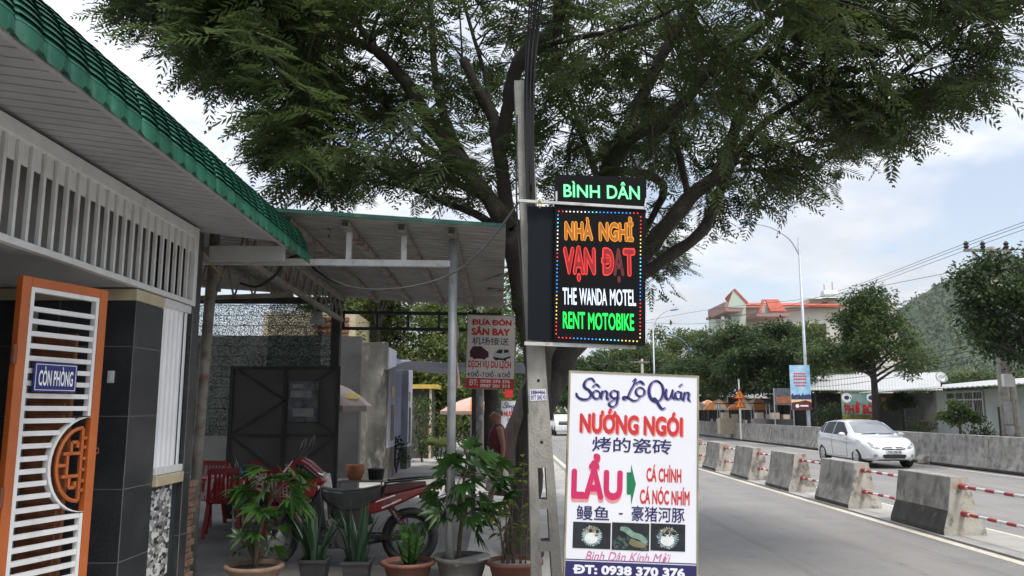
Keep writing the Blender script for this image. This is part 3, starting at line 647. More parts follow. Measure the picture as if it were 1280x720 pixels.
table('dining table behind the handlebar of the motorbike', (-2.95, 11.6, 0), -3); tcloth('red and white cloth on the table behind the motorbike mirrors', (-2.95, 11.6, 0), -3, 'red_white_cloth')
chair('red plastic chair facing the striped table, nearest the camera', (-3.62, 10.85, 0), 195)
chair('red plastic chair tucked behind the rusty post, its back at the left edge', (-4.25, 11.9, 0), -8)
chair('red plastic chair between the two dining tables', (-3.45, 11.95, 0), 15)
chair('red plastic chair in front of the table by the motorbike', (-2.8, 10.95, 0), 170)
mat('bottle_green', (.03, .10, .05), .15, .1, spec=.6); mat('sauce_red', (.35, .06, .02), .3, .1); mat('steel_bowl', (.5, .5, .5), .3, .1, metal=.6); mat('blue_plastic', (.05, .16, .40), .4, .1)
def bottle(label, loc, m, h=.2, r=.03):
    b = MB(); b.lathe([(r, 0), (r, h * .6), (r * .4, h * .8), (r * .4, h)], n=10); o = b.build('bottle', m, None, True); o.location = loc; setp(o, label, 'bottle')
bottle('orange sauce bottle on the striped tablecloth', (-3.75, 11.4, .722), 'sauce_red', .19); bottle('dark green bottle on the striped tablecloth', (-3.68, 11.5, .722), 'bottle_green', .24)
bottle('blue topped jar on the cloth beside the sauce bottle', (-3.58, 11.35, .722), 'blue_plastic', .12, .04)
bw = MB(); bw.lathe([(.05, 0), (.09, .06), (.1, .08), (.085, .075), (.045, .02)], n=14); o = bw.build('bowl', 'steel_bowl', None, True); o.location = (-2.9, 11.45, .722); setp(o, 'steel bowl on the cloth behind the motorbike', 'bowl')
bn = thing('low_bench', 'low rusty metal stand holding pots beside the mouldy wall', 'stand', (-2.3, 13.6, 0))
b = MB(); b.box(-.4, .4, -.2, .2, .46, .49); b.build('top', 'rusty_steel', bn)
for sx, sy in ((-1, -1), (1, -1), (-1, 1), (1, 1)):
    b = MB(); b.bar((sx * .37, sy * .18, 0), (sx * .37, sy * .18, .46), .025, .025, (0, 1, 0)); b.build('leg', 'rusty_steel', bn)
mat('terracotta', (.36, .13, .06), .8, .2, 5)
b = MB(); b.lathe([(.10, 0), (.15, .12), (.16, .24), (.13, .25), (.12, .15)], n=16); o = b.build('clay_stove', 'terracotta', None, True); o.location = (-2.38, 13.5, .492); setp(o, 'round terracotta stove on the low rusty stand', 'stove')
b = MB(); b.lathe([(.12, 0), (.14, .16), (.15, .17), (.0, .2)], n=16); o = b.build('cooking_pot', 'dark_steel', None, True); o.location = (-2.05, 13.6, .492); setp(o, 'dark cooking pot on the low rusty stand', 'pot')

# ---------------------------------------------------------------- motorbike, nose to the left
mat('bike_red', (.20, .010, .010), .3, .1, 4, coat=.5); mat('bike_black', (.014, .014, .016), .3, .2, 6, coat=.3); mat('seat_brown', (.085, .028, .024), .5, .2, 8); mat('chrome', (.6, .6, .6), .2, .05, metal=1.); mat('engine_grey', (.12, .12, .125), .45, .2, 9, metal=.6)
mat('lens_red', (.45, .01, .01), .15, .1); mat('lens_clear', (.55, .55, .58), .1, .1, spec=.8)
bk = thing('motorbike', 'red and black motorbike parked behind the potted plants', 'motorbike', (-1.66, 8.75, 0), 180 + 4)
def wheel(name, x, steer=0.):
    w_ = bpy.data.objects.new(name, None); COL.objects.link(w_); w_.parent = bk; w_.location = (x, 0, .30); w_.rotation_euler = (0, 0, R(steer))
    def ring(r_, t_, n=26, m=8): 
        q = MB(); q.grid([[((r_ + t_ * math.cos(2 * math.pi * j / m)) * math.cos(2 * math.pi * i / n), t_ * 1.05 * math.sin(2 * math.pi * j / m), (r_ + t_ * math.cos(2 * math.pi * j / m)) * math.sin(2 * math.pi * i / n)) for j in range(m + 1)] for i in range(n + 1)]); return q
    ring(.252, .048).build('tyre', 'black_rubber', w_, True)
    q = ring(.205, .016)
    for k in range(5):
        a = 2 * math.pi * k / 5
        for d_ in (-.12, .12): q.bar((.04 * math.cos(a), 0, .04 * math.sin(a)), (.205 * math.cos(a + d_), 0, .205 * math.sin(a + d_)), .022, .02, (0, 1, 0))
    q.cyl((0, -.05, 0), (0, .05, 0), .045, 14); q.build('rim', 'engine_grey', w_)
    q = MB(); q.cyl((0, .052, 0), (0, .056, 0), .11, 20); q.build('brake_disc', 'chrome', w_)
wheel('front_wheel', .70, 42); wheel('rear_wheel', -.71)
def part(name, m, poly, hw, bev=.03, par=None):
    q = MB(); q.prism(poly, -hw, hw); return q.build(name, m, par or bk, False, bevel=bev)
part('seat', 'seat_brown', [(-.88, .865), (-.66, .862), (-.5, .84), (-.42, .84), (-.42, .73), (-.62, .76), (-.86, .82)], .115, .025)
part('rider_seat', 'bike_black', [(-.418, .842), (-.22, .80), (0, .785), (.14, .80), (.22, .82), (.24, .77), (.16, .66), (.0, .56), (-.2, .58), (-.418, .70)], .12, .03)
part('side_panel', 'bike_red', [(-.40, .72), (-.95, .845), (-.97, .81), (-.72, .70), (-.5, .60), (-.30, .54), (-.22, .62)], .125, .02)
part('side_panel', 'bike_black', [(-.22, .64), (.02, .66), (.12, .58), (.06, .42), (-.12, .36), (-.34, .46), (-.3, .55)], .115, .02)
part('tail_light', 'lens_red', [(-.95, .85), (-1.0, .85), (-1.03, .80), (-.98, .78)], .07, .01)
part('rear_fender', 'bike_black', [(-.80, .76), (-.98, .77), (-1.06, .55), (-1.12, .48), (-1.10, .46), (-1.02, .52), (-.94, .66), (-.80, .70)], .06, .01)
part('headlight_cowl', 'bike_red', [(.17, .87), (.22, .97), (.34, 1.08), (.45, 1.14), (.53, 1.10), (.63, .95), (.58, .86), (.40, .83), (.24, .84)], .11, .03)
part('headlight', 'lens_clear', [(.50, 1.06), (.565, 1.06), (.655, .945), (.60, .92)], .085, .02)
part('cowl_panel', 'bike_black', [(.24, .93), (.40, 1.06), (.50, 1.07), (.46, .96), (.36, .89)], .118, .012)
part('leg_shield', 'bike_red', [(.26, .885), (.50, .895), (.47, .77), (.38, .68), (.27, .74)], .14, .02)
part('leg_shield', 'bike_black', [(.22, .84), (.30, .70), (.36, .64), (.26, .42), (.16, .40), (.18, .60)], .13, .02)
part('engine_guard', 'bike_black', [(.30, .58), (.36, .40), (.24, .24), (-.02, .22), (.0, .38), (.12, .42), (.2, .55)], .10, .02)
part('turn_signal', 'chrome', [(.19, .955), (.27, .985), (.25, .945), (.19, .925)], .126, .008)
q = MB(); q.prism([(-.25, .22), (.12, .20), (.2, .34), (.05, .42), (-.2, .40)], -.11, .11); q.cyl((-.05, -.15, .30), (-.05, .15, .30), .10, 16); q.cyl((-.2, -.13, .29), (-.2, .13, .29), .06, 12); q.build('engine', 'engine_grey', bk, False, bevel=.01)
q = MB()
for s in (-1, 1): q.tube([(.70, s * .075, .30), (.50, s * .075, .86)], .021, 8); q.tube([(-.71, s * .08, .30), (-.46, s * .09, .66)], .024, 8)
q.each('fork', 'engine_grey', bk, smooth=True)
q = MB()
for k in range(9): q.tube([(-.70 + .026 * k + .022 * math.cos(a), .13 + .03 * math.sin(a), .38 + .035 * k) for a in np.linspace(0, 2 * math.pi, 10)], .005, 4, False)
q.build('shock_spring', 'bike_red', bk)
q = MB(); q.bar((-.71, .09, .30), (-.10, .09, .32), .03, .05); q.bar((-.71, -.09, .30), (-.10, -.09, .32), .03, .05); q.each('swing_arm', 'black_paint', bk)
q = MB(); q.grid([[(.70 + .325 * math.cos(a), y, .30 + .325 * math.sin(a) - abs(y) * .3) for y in (-.065, -.03, 0, .03, .065)] for a in np.linspace(R(25), R(165), 14)]); q.build('front_fender', 'bike_red', bk, True, solid=.008)
q = MB(); q.tube([(.36, -.33, 1.0), (.40, -.2, 1.02), (.43, 0, 1.0), (.40, .2, 1.02), (.36, .33, 1.0)], .014, 8, True, 4); q.build('handlebar', 'black_paint', bk, True)
for s in (-1, 1):
    q = MB(); q.tube([(.37, s * .29, 1.0), (.335, s * .36, .995)], .021, 10); g_ = q.build('grip', 'black_rubber', bk)
    q = MB(); q.tube([(.40, s * .2, 1.02), (.44, s * .23, 1.12), (.40, s * .26, 1.21)], .007, 6); q.M = Matrix.Translation((.39, s * .27, 1.27)) @ Matrix.Rotation(R(-18), 4, 'Y') @ Matrix.Diagonal((.25, .55, 1.15, 1)); q.ball((0, 0, 0), .075); q.build('mirror', 'black_plastic', bk, True)
q = MB(); q.tube([(.22, -.12, .28), (.0, -.15, .17), (-.4, -.16, .24)], .022, 8); q.tube([(-.4, -.16, .24), (-.92, -.17, .40)], [.045, .055], 12); q.build('exhaust', 'engine_grey', bk, True)
q = MB(); q.tube([(-.05, .15, .20), (-.14, .26, .015)], .012, 6); q.tube([(.1, -.18, .24), (.1, .2, .24)], .014, 6); q.build('stand', 'black_paint', bk)
q = MB(); q.tube([(-.45, s_, z_) for s_, z_ in ((.13, .84), (.14, .87))] + [(-.8, .12, .9), (-.95, .05, .91), (-.95, -.05, .91), (-.8, -.12, .9), (-.45, -.14, .87)], .011, 6); q.build('grab_rail', 'bike_black', bk, True)
q = MB(); 
q.add([(-.35, .128, .665), (-.56, .128, .735), (-.54, .128, .745), (-.36, .128, .680)], [(0, 1, 2, 3)]); q.add([(-.42, .1285, .60), (-.62, .1285, .69), (-.61, .1285, .70), (-.41, .1285, .615)], [(0, 1, 2, 3)]); q.build('decal', 'lettering_white', bk)

# ---------------------------------------------------------------- potted plants
leaf_mat('leaf_glossy', (.018, .055, .012), (.06, .14, .03), .25, .35); leaf_mat('leaf_lime', (.07, .13, .02), (.20, .24, .05), .35, .45); leaf_mat('leaf_sword', (.015, .04, .02), (.05, .09, .05), .1, .4)
mat('pot_brown', (.17, .07, .05), .7, .25, 6); mat('pot_grey', (.17, .165, .15), .85, .25, 6); mat('pot_black', (.035, .036, .04), .5, .2, 6); mat('pot_tan', (.26, .17, .12), .8, .25, 6); mat('soil', (.06, .045, .03), .95, .4, 20); mat('bark_thin', (.12, .085, .06), .9, .3, 12)
mat('gravel', (.35, .33, .30), .9, .5, 45)
def blade_leaflets(C, D, Nn, L, W, rows=4, droop=.3):
    """leaflets with a fold and a droop: 2 quads across, rows along"""
    n = len(C); D = unit(D); Sx = unit(np.cross(D, Nn)); Nn = np.cross(Sx, D); V = []; 
    ts = np.linspace(0, 1, rows + 1)
    for t in ts:
        wv = (np.sin(math.pi * (t ** .8)) * .98 + .02)
        mid = C + D * (L * t)[:, None] - np.array([0, 0, 1]) * (L * droop * t * t)[:, None]
        sx = Sx * (W * wv * .5)[:, None]; up = Nn * (W * wv * .12)[:, None]
        V += [mid + sx + up, mid, mid - sx + up]
    V = np.stack(V, 1).reshape(-1, 3); k = 3 * (rows + 1); F = []
    for r_ in range(rows):
        for c_ in range(2): F.append([r_ * 3 + c_, r_ * 3 + c_ + 1, r_ * 3 + c_ + 4, r_ * 3 + c_ + 3])
    F = (np.array(F)[None] + (np.arange(n) * k)[:, None, None]).reshape(-1, 4)
    return V, F, k
def palmate(tips, size, nl=7, seed=0):
    """hand shaped leaves: at every tip nl leaflets fan out"""
    C, D, Nn, L, W, T = [], [], [], [], [], []
    for p, d, s in tips:
        d = unit(np.array(d, float)); n_ = unit(np.array([0, 0, 1]) + .6 * RNG.normal(size=3)); x = unit(np.cross(d, n_)); y = np.cross(n_, x); tn = RNG.random() * .7
        for k in range(nl):
            a = (k - (nl - 1) / 2) * (4.4 / nl); v = y * math.cos(a) * -1 * -1 + x * math.sin(a)
            v = v * 1.0 + d * .35 - np.array([0, 0, 1]) * .15
            C.append(p); D.append(v); Nn.append(n_); l = size * s * (1 - .35 * abs(a) / 2.6) * RNG.uniform(.85, 1.1); L.append(l); W.append(l * .27); T.append(tn + RNG.random() * .3)
    return np.array(C), np.array(D), np.array(Nn), np.array(L), np.array(W), np.array(T)
def pot(t, prof, m, soil='soil', square=False, n=24):
    b = MB(); b.lathe(prof, n=4 if square else n)
    if square: b.v = [Matrix.Rotation(R(45), 3, 'Z') @ q for q in b.v]
    b.build('pot', m, t, not square)
    b = MB(); ri = max(r_ for r_, z in prof) * (.62 if square else .86); zt = max(z for r_, z in prof)
    b.lathe([(.001, zt - .03), (ri, zt - .035)], n=16); b.build('soil', soil, t)
ROUND = lambda r, h: [(r * .62, 0), (r * .82, h * .5), (r * .93, h * .86), (r * 1.06, h * .88), (r * 1.06, h), (r * .93, h), (r * .88, h * .85)]
def rootz(px, py, zr): 
    d = at(px, py, 10) - np.array([0, 0, EYE]); p = np.array([0, 0, EYE]) + d * ((zr - EYE) / d[2]); return (p[0], p[1], 0)
def foliage(t, lst, m, rows=4, droop=.3, name='foliage'):
    C, D, Nn, L, W, T = lst; V, F, k = blade_leaflets(C, D, Nn, L, W, rows, droop)
    return from_arrays(name, V, F, m, t, np.repeat(T, k), smooth=True)
def palm_plant(label, loc, potprof, potm, tips_px, Yd, trunk, size, m, stems=True, soil='soil'):
    t = thing('potted_plant', label, 'plant', loc); pot(t, potprof, potm, soil)
    L0 = np.array(loc); b = MB()
    b.tube(trunk, [.022 - .01 * i / len(trunk) for i in range(len(trunk))], 8, True, 4)
    top = [np.array(q) for q in trunk]; tips = []
    for (px, py, dy) in [(x + jx, y + jy, d + jd) for x, y, d in tips_px for jx, jy, jd in ((0, 0, 0), (RNG.uniform(-12, 12), RNG.uniform(-10, 10), RNG.uniform(-.15, .15)))]:
        p = at(px, py, Yd + dy) - L0; q = min(top[1:], key=lambda s: np.linalg.norm(s - p)); d = p - q
        b.tube([q, (q + p) / 2 + np.array([0, 0, .04]), p], [.007, .005, .004], 5, False, 3)
        tips.append((p, d + np.array([0, 0, .02]), RNG.uniform(.8, 1.2)))
    b.build('stem', 'bark_thin', t, True)
    foliage(t, palmate(tips, size), m)
    return t
# tall palmate plant in the tan pot, left
loc = rootz(318, 708, .27); Yp = loc[1]; Z_ = lambda py: at(318, py, Yp)[2]
tp_ = [(345, 598, -.1), (320, 600, .1), (330, 612, -.15), (372, 608, 0), (362, 622, -.1), (350, 630, .1), (305, 610, .05), (378, 630, 0), (338, 640, -.05), (318, 628, 0), (355, 600, .15), (366, 595, .1), (322, 590, 0), (310, 622, .1)]
palm_plant('tall plant with broad hand shaped leaves in a tan pot near the rusty post', loc, ROUND(.24, .29), 'pot_tan', tp_, Yp, [(0, 0, .25), (.02, 0, .45), (.06, 0, .68), (.13, 0, .85)], .21, 'leaf_glossy')
tp_ = [(302, 672, -.1), (320, 668, -.15), (340, 670, 0), (330, 684, -.2), (298, 690, 0), (345, 688, 0), (312, 682, .1), (350, 662, .1), (326, 655, .1), (306, 660, 0)]
C_ = [(at(x, y, Yp + d) , at(x, y, Yp + d) - np.array([loc[0], loc[1], .28]), .8) for x, y, d in tp_]
sh = thing('seedling_clump', 'low clump of small leaves growing at the foot of the tan pot plant', 'plant', (loc[0], loc[1], .25))
foliage(sh, palmate([(p - np.array([loc[0], loc[1], .25]), d, s) for p, d, s in C_], .19), 'leaf_glossy')
b = MB()
for p, d, s in C_: b.tube([(0, 0, 0), tuple((p - np.array([loc[0], loc[1], .25])) * .5 + np.array([0, 0, .03])), tuple(p - np.array([loc[0], loc[1], .25]))], .004, 5, False, 3)
b.build('stem', 'bark_thin', sh)
# two sword plants in black planters
def sword(label, px, py, n, hh, spread, seed):
    loc = rootz(px, py, .26); t = thing('sword_plant', label, 'plant', loc, 0, 'sword plants in black planters'); pot(t, [(.13, 0), (.175, .24), (.19, .24), (.19, .265), (.165, .265), (.16, .2)], 'pot_black', square=True)
    rg = np.random.default_rng(seed); V, F, T = [], [], []
    for k in range(n):
        a = rg.uniform(0, 2 * math.pi); sp_ = rg.uniform(.05, 1) * spread; h = hh * rg.uniform(.65, 1.05); bx = np.array([math.cos(a), math.sin(a), 0]); tx = np.array([-math.sin(a), math.cos(a), 0]); c0 = bx * rg.uniform(.01, .09) + np.array([0, 0, .24]); w_ = rg.uniform(.032, .05); tn = rg.random(); bs0 = len(V)
        tw = rg.uniform(-.9, .9); tx = tx * math.cos(tw) + bx * math.sin(tw)
        for i in range(8):
            s = i / 7; wid = w_ * (1 - s ** 3 * .96) * (.75 + .25 * math.sin(math.pi * s)); p = c0 + bx * (sp_ * s * s * .8 + sp_ * s * .25) + np.array([0, 0, h * (s - .12 * sp_ * s * s)])
            V += [p - tx * wid / 2 + bx * .006, p, p + tx * wid / 2 + bx * .006]; T += [tn * .8 + .2 * ((i * 7 + k) % 3) / 3, tn * .5, tn * .8 + .2]
        for i in range(7):
            for c in range(2): F.append([bs0 + i * 3 + c, bs0 + i * 3 + c + 1, bs0 + i * 3 + c + 4, bs0 + i * 3 + c + 3])
    from_arrays('foliage', V, F, 'leaf_sword', t, T, smooth=True)
sword('sword plant with arching leaves in the left one of two black planters', 394, 698, 26, .52, .30, 3); sword('upright sword plant in the black planter beside the brown pot', 447, 700, 20, .56, .24, 5)
# fleshy upright plant in brown pot
loc = rootz(510, 702, .25); t = thing('potted_plant', 'short upright plant with fleshy bright leaves in a wide brown pot', 'plant', loc); pot(t, ROUND(.235, .26), 'pot_brown')
C, D, Nn, L, W, T = [], [], [], [], [], []; b = MB()
for k in range(9):
    a = RNG.uniform(0, 6.28); ln = RNG.uniform(.24, .36); top = np.array([.10 * math.cos(a), .10 * math.sin(a), ln]); base = np.array([.04 * math.cos(a) + .02, .04 * math.sin(a), .22]); b.tube([base, base + top * .5, base + top], [.012, .01, .006], 6)
    for i in range(11):
        s = .15 + .085 * i; p = base + top * s; sd = np.array([-math.sin(a), math.cos(a), 0]) * (1 if i % 2 else -1) + RNG.normal(size=3) * .2
        C.append(p); D.append(sd + unit(top) * 1.2); Nn.append(np.array([math.cos(a), math.sin(a), .3])); L.append(.078); W.append(.04); T.append(RNG.uniform(.4, 1))
b.build('stem', 'leaf_glossy', t); foliage(t, tuple(map(np.array, (C, D, Nn, L, W, T))), 'leaf_glossy', 3, .05)
for k, (px, py) in enumerate(((492, 694), (536, 688))): pass
# tree like plant in grey pot
loc = rootz(577, 697, .27); Yp = loc[1]
tp_ = [(600, 570, 0), (560, 585, -.1), (585, 580, .1), (548, 600, 0), (570, 610, -.2), (610, 590, .1), (620, 605, -.1), (590, 600, -.2), (555, 622, .1), (600, 622, 0), (575, 630, -.1), (620, 628, .1), (544, 635, 0), (556, 648, -.1), (590, 645, -.2), (605, 640, .2), (565, 595, .2), (632, 615, 0), (585, 560, .2), (572, 575, -.2), (598, 655, -.1), (548, 625, .2), (612, 572, .2), (580, 618, .3)]
palm_plant('small money tree with hand shaped dark leaves in a grey pot behind the slim post', loc, ROUND(.25, .29), 'pot_grey', tp_, Yp, [(-.03, 0, .24), (-.02, 0, .42), (.0, 0, .62), (.0, 0, .80), (.02, 0, 1.0)], .22, 'leaf_glossy')
sl_ = MB(); sl_.M = Matrix.Translation((loc[0] + .1, loc[1] - .16, .275)) @ Matrix.Rotation(R(12), 4, 'Z') @ Matrix.Rotation(R(-10), 4, 'Y') @ Matrix.Rotation(R(10), 4, 'X')
sl_.box(-.16, .16, -.06, .06, 0, .018); setp(sl_.build('tile_scrap', 'kerb_stone'), 'broken grey tile lying on the rim of the grey pot', 'tile')
# lime green plant by the concrete pole
loc = rootz(643, 700, .27); Yp = loc[1]; t = thing('potted_plant', 'straggly lime leaved plant in a brown pot beside the concrete pole', 'plant', loc); pot(t, ROUND(.25, .27), 'pot_brown', 'gravel')
b = MB(); C, D, Nn, L, W, T = [], [], [], [], [], []
for (px, py, dy, x0) in ((622, 640, 0, -.1), (640, 590, .1, -.02), (655, 575, 0, .06), (662, 620, -.1, .1), (630, 610, .1, -.05), (652, 640, -.1, .05), (645, 655, .1, .0), (612, 628, 0, -.06), (660, 650, .1, .1), (636, 625, -.15, 0), (625, 650, .1, -.1)):
    p = at(px, py, Yp + dy) - np.array(loc); b.tube([(x0, 0, .22), (x0 + (p[0] - x0) * .4, p[1] * .3, .22 + (p[2] - .22) * .5), p], [.008, .006, .003], 5, True, 3)
    for i in range(9):
        a = RNG.uniform(0, 6.28); C.append(p + RNG.normal(size=3) * .02 - np.array([0, 0, .02 * i])); D.append(np.array([math.cos(a), math.sin(a), RNG.uniform(-.3, .6)])); Nn.append(np.array([0, 0, 1.]) + RNG.normal(size=3) * .3); L.append(RNG.uniform(.08, .14)); W.append(.045); T.append(RNG.random())
for x0, h in ((-.12, .42), (-.10, .36)): b.tube([(x0, .03, .22), (x0 + .05, .03, .22 + h)], .008, 6)
b.build('stem', 'bark_thin', t, True); foliage(t, tuple(map(np.array, (C, D, Nn, L, W, T))), 'leaf_lime', 3, .25)
# ---------------------------------------------------------------- signs
mat('board_white', (.80, .80, .86), .5, .03, 2); mat('board_edge', (.30, .27, .17), .6, .25, 6)
mat('ink_navy', S(38, 36, 95), .5, .05); mat('ink_lilac', S(150, 140, 190), .5, .05); mat('ink_red', S(205, 50, 48), .5, .05); mat('ink_pink', S(205, 42, 98), .5, .05); mat('ink_green', S(20, 120, 78), .5, .05); mat('ink_shadow', S(225, 150, 150), .5, .03)
mat('ink_rose', S(196, 110, 150), .5, .05); mat('photo_black', (.012, .016, .02), .5, .5, 14); mat('fish_pale', S(165, 185, 190), .5, .3, 14, col2=S(95, 120, 130)); mat('fish_light', S(225, 228, 225), .5, .1, 20); mat('fish_olive', S(120, 115, 85), .5, .2, 20); mat('eel_green', S(120, 150, 135), .5, .3, 14); mat('reef', S(60, 80, 75), .5, .7, 30)
BW, BH = .945, 1.575
def stroke(b, pts, y, w_, ang=35., k=7, mn=.35):
    """a pen stroke in the x,z plane, thick and thin like a brush nib"""
    Q, _ = smooth_path([Vector((p[0], 0, p[1])) for p in pts], [0] * len(pts), k); L_, R_ = [], []
    for i, q in enumerate(Q):
        d = (Q[min(i + 1, len(Q) - 1)] - Q[max(i - 1, 0)]); d = d.normalized() if d.length > 1e-9 else Vector((1, 0, 0))
        a = math.atan2(d.z, d.x); ww = w_ * (mn + (1 - mn) * abs(math.sin(a - math.radians(ang)))) * (.55 + .45 * min(1, 4 * min(i, len(Q) - 1 - i) / len(Q) + .2)); n_ = Vector((-d.z, 0, d.x))
        L_.append((q.x + n_.x * ww / 2, y, q.z + n_.z * ww / 2)); R_.append((q.x - n_.x * ww / 2, y, q.z - n_.z * ww / 2))
    b.grid([R_, L_])
def circ(cx, cy_, rx, ry, n=10, a0=60, sweep=370): return [(cx + rx * math.cos(math.radians(a0 - sweep * i / n)), cy_ - ry * math.sin(math.radians(a0 - sweep * i / n))) for i in range(n + 1)]
SCRIPT = [
    [(134, 97), (127, 86), (112, 88), (102, 101), (104, 114), (117, 123), (124, 136), (115, 150), (96, 152), (80, 143), (77, 131)],
    circ(141, 137, 12, 13), [(127, 114), (140, 104), (151, 113)],
    [(160, 124), (158, 138), (155, 152)], [(157, 140), (166, 126), (175, 130), (174, 144), (177, 152), (184, 148)],
    circ(198, 136, 12, 12), [(211, 124), (209, 150), (203, 170), (190, 176), (181, 166), (192, 156), (214, 146)],
    [(256, 96), (266, 86), (262, 102), (250, 124), (240, 146), (229, 152), (228, 144), (242, 147), (258, 156), (272, 154), (280, 146)],
    circ(281, 128, 14, 14), [(266, 104), (280, 95), (293, 104)],
    circ(332, 126, 23, 33, 14, 70, 385), [(316, 152), (328, 150), (338, 166), (350, 182), (362, 178)],
    [(366, 118), (362, 136), (366, 150), (378, 146), (386, 120)], [(386, 120), (384, 142), (392, 152)],
    circ(403, 139, 10, 12), [(414, 127), (412, 146), (419, 154)], [(404, 112), (417, 102)],
    [(424, 128), (422, 142), (419, 157)], [(421, 144), (429, 131), (437, 134), (435, 150), (441, 158)]]
def fish_photo(root, x0, x1, z0, z1, kind):
    pb = MB(); pb.flat([(x0, z0), (x1, z0), (x1, z1), (x0, z1)], -.0225); f = pb.build('photo_print', 'photo_black', root)
    cx, cz, r = (x0 + x1) / 2, (z0 + z1) / 2, min(x1 - x0, z1 - z0) * .42
    if kind < 2:
        q = MB(); q.flat([(cx + r * (1.02 if i % 2 else .80) * math.cos(a), cz + r * (.98 if i % 2 else .78) * math.sin(a) - r * .05) for i, a in enumerate(np.linspace(0, 2 * math.pi, 57)[:-1])], -.0232); q.build('fish', 'fish_pale', f)
        q = MB(); q.flat([(cx - r * .05 + r * .62 * math.cos(a), cz - r * .25 + r * .5 * math.sin(a)) for a in np.linspace(0, 2 * math.pi, 20)[:-1]], -.0238)
        for i in range(70):
            a, d = random.uniform(0, 6.28), random.uniform(.3, .95); px, pz = cx + r * d * math.cos(a), cz - .05 * r + r * d * .95 * math.sin(a); l = r * .16
            q.flat([(px - .0025 * math.sin(a), pz + .0025 * math.cos(a)), (px + l * math.cos(a), pz + l * math.sin(a)), (px + .0025 * math.sin(a), pz - .0025 * math.cos(a))], -.0242)
        q.build('belly', 'fish_light', f)
        q = MB(); q.flat([(cx + r * .9 * math.cos(a), cz - r * .02 + r * .86 * math.sin(a)) for a in np.linspace(R(35), R(150), 12)] + [(cx - r * .4, cz + r * .35), (cx + r * .5, cz + r * .30)], -.0236); q.build('back_patch', 'fish_olive', f)
        q = MB(); e = .17 * r
        for ex, ez in ((cx - r * .1, cz + r * .42), (cx + r * .52, cz + r * .38)): q.flat([(ex + e * math.cos(a), ez + e * math.sin(a)) for a in np.linspace(0, 6.28, 12)[:-1]], -.0245)
        for i in range(22 * kind): a, d = random.uniform(.3, 2.8), random.uniform(.2, .85); px, pz = cx + r * d * math.cos(a), cz + r * d * math.sin(a); q.flat([(px + .006 * math.cos(t), pz + .006 * math.sin(t)) for t in np.linspace(0, 6.28, 7)[:-1]], -.0246)
        q.build('eye', 'photo_black', f)
        if kind == 0: q = MB(); q.flat([(cx + r * .25, cz + r * .08), (cx + r * .62, cz + r * .12), (cx + r * .55, cz - r * .06), (cx + r * .3, cz - r * .08)], -.0246); q.build('mouth', 'fish_olive', f)
    else:
        q = MB(); w_, h_ = x1 - x0, z1 - z0
        for i in range(40):
            px, pz = x0 + w_ * random.uniform(.04, .96), z0 + h_ * random.uniform(.05, .5); s = random.uniform(.006, .02); q.flat([(px + s * math.cos(t) * random.uniform(.6, 1), pz + s * math.sin(t) * random.uniform(.6, 1)) for t in np.linspace(0, 6.28, 7)[:-1]], -.0230 - i * 1e-5)
        q.build('reef', 'reef', f)
        q = MB(); stroke(q, [(x0 + w_ * .22, z0 + h_ * .78), (x0 + w_ * .38, z0 + h_ * .75), (x0 + w_ * .55, z0 + h_ * .58), (x0 + w_ * .75, z0 + h_ * .50), (x0 + w_ * .93, z0 + h_ * .30)], -.0240, h_ * .24, 0, 5, .8); q.build('eel', 'eel_green', f)
        q = MB(); stroke(q, [(x0 + w_ * .48, z0 + h_ * .36), (x0 + w_ * .62, z0 + h_ * .26), (x0 + w_ * .80, z0 + h_ * .22), (x0 + w_ * .9, z0 + h_ * .34)], -.0237, h_ * .28, 0, 5, .8); q.build('eel', 'fish_olive', f)
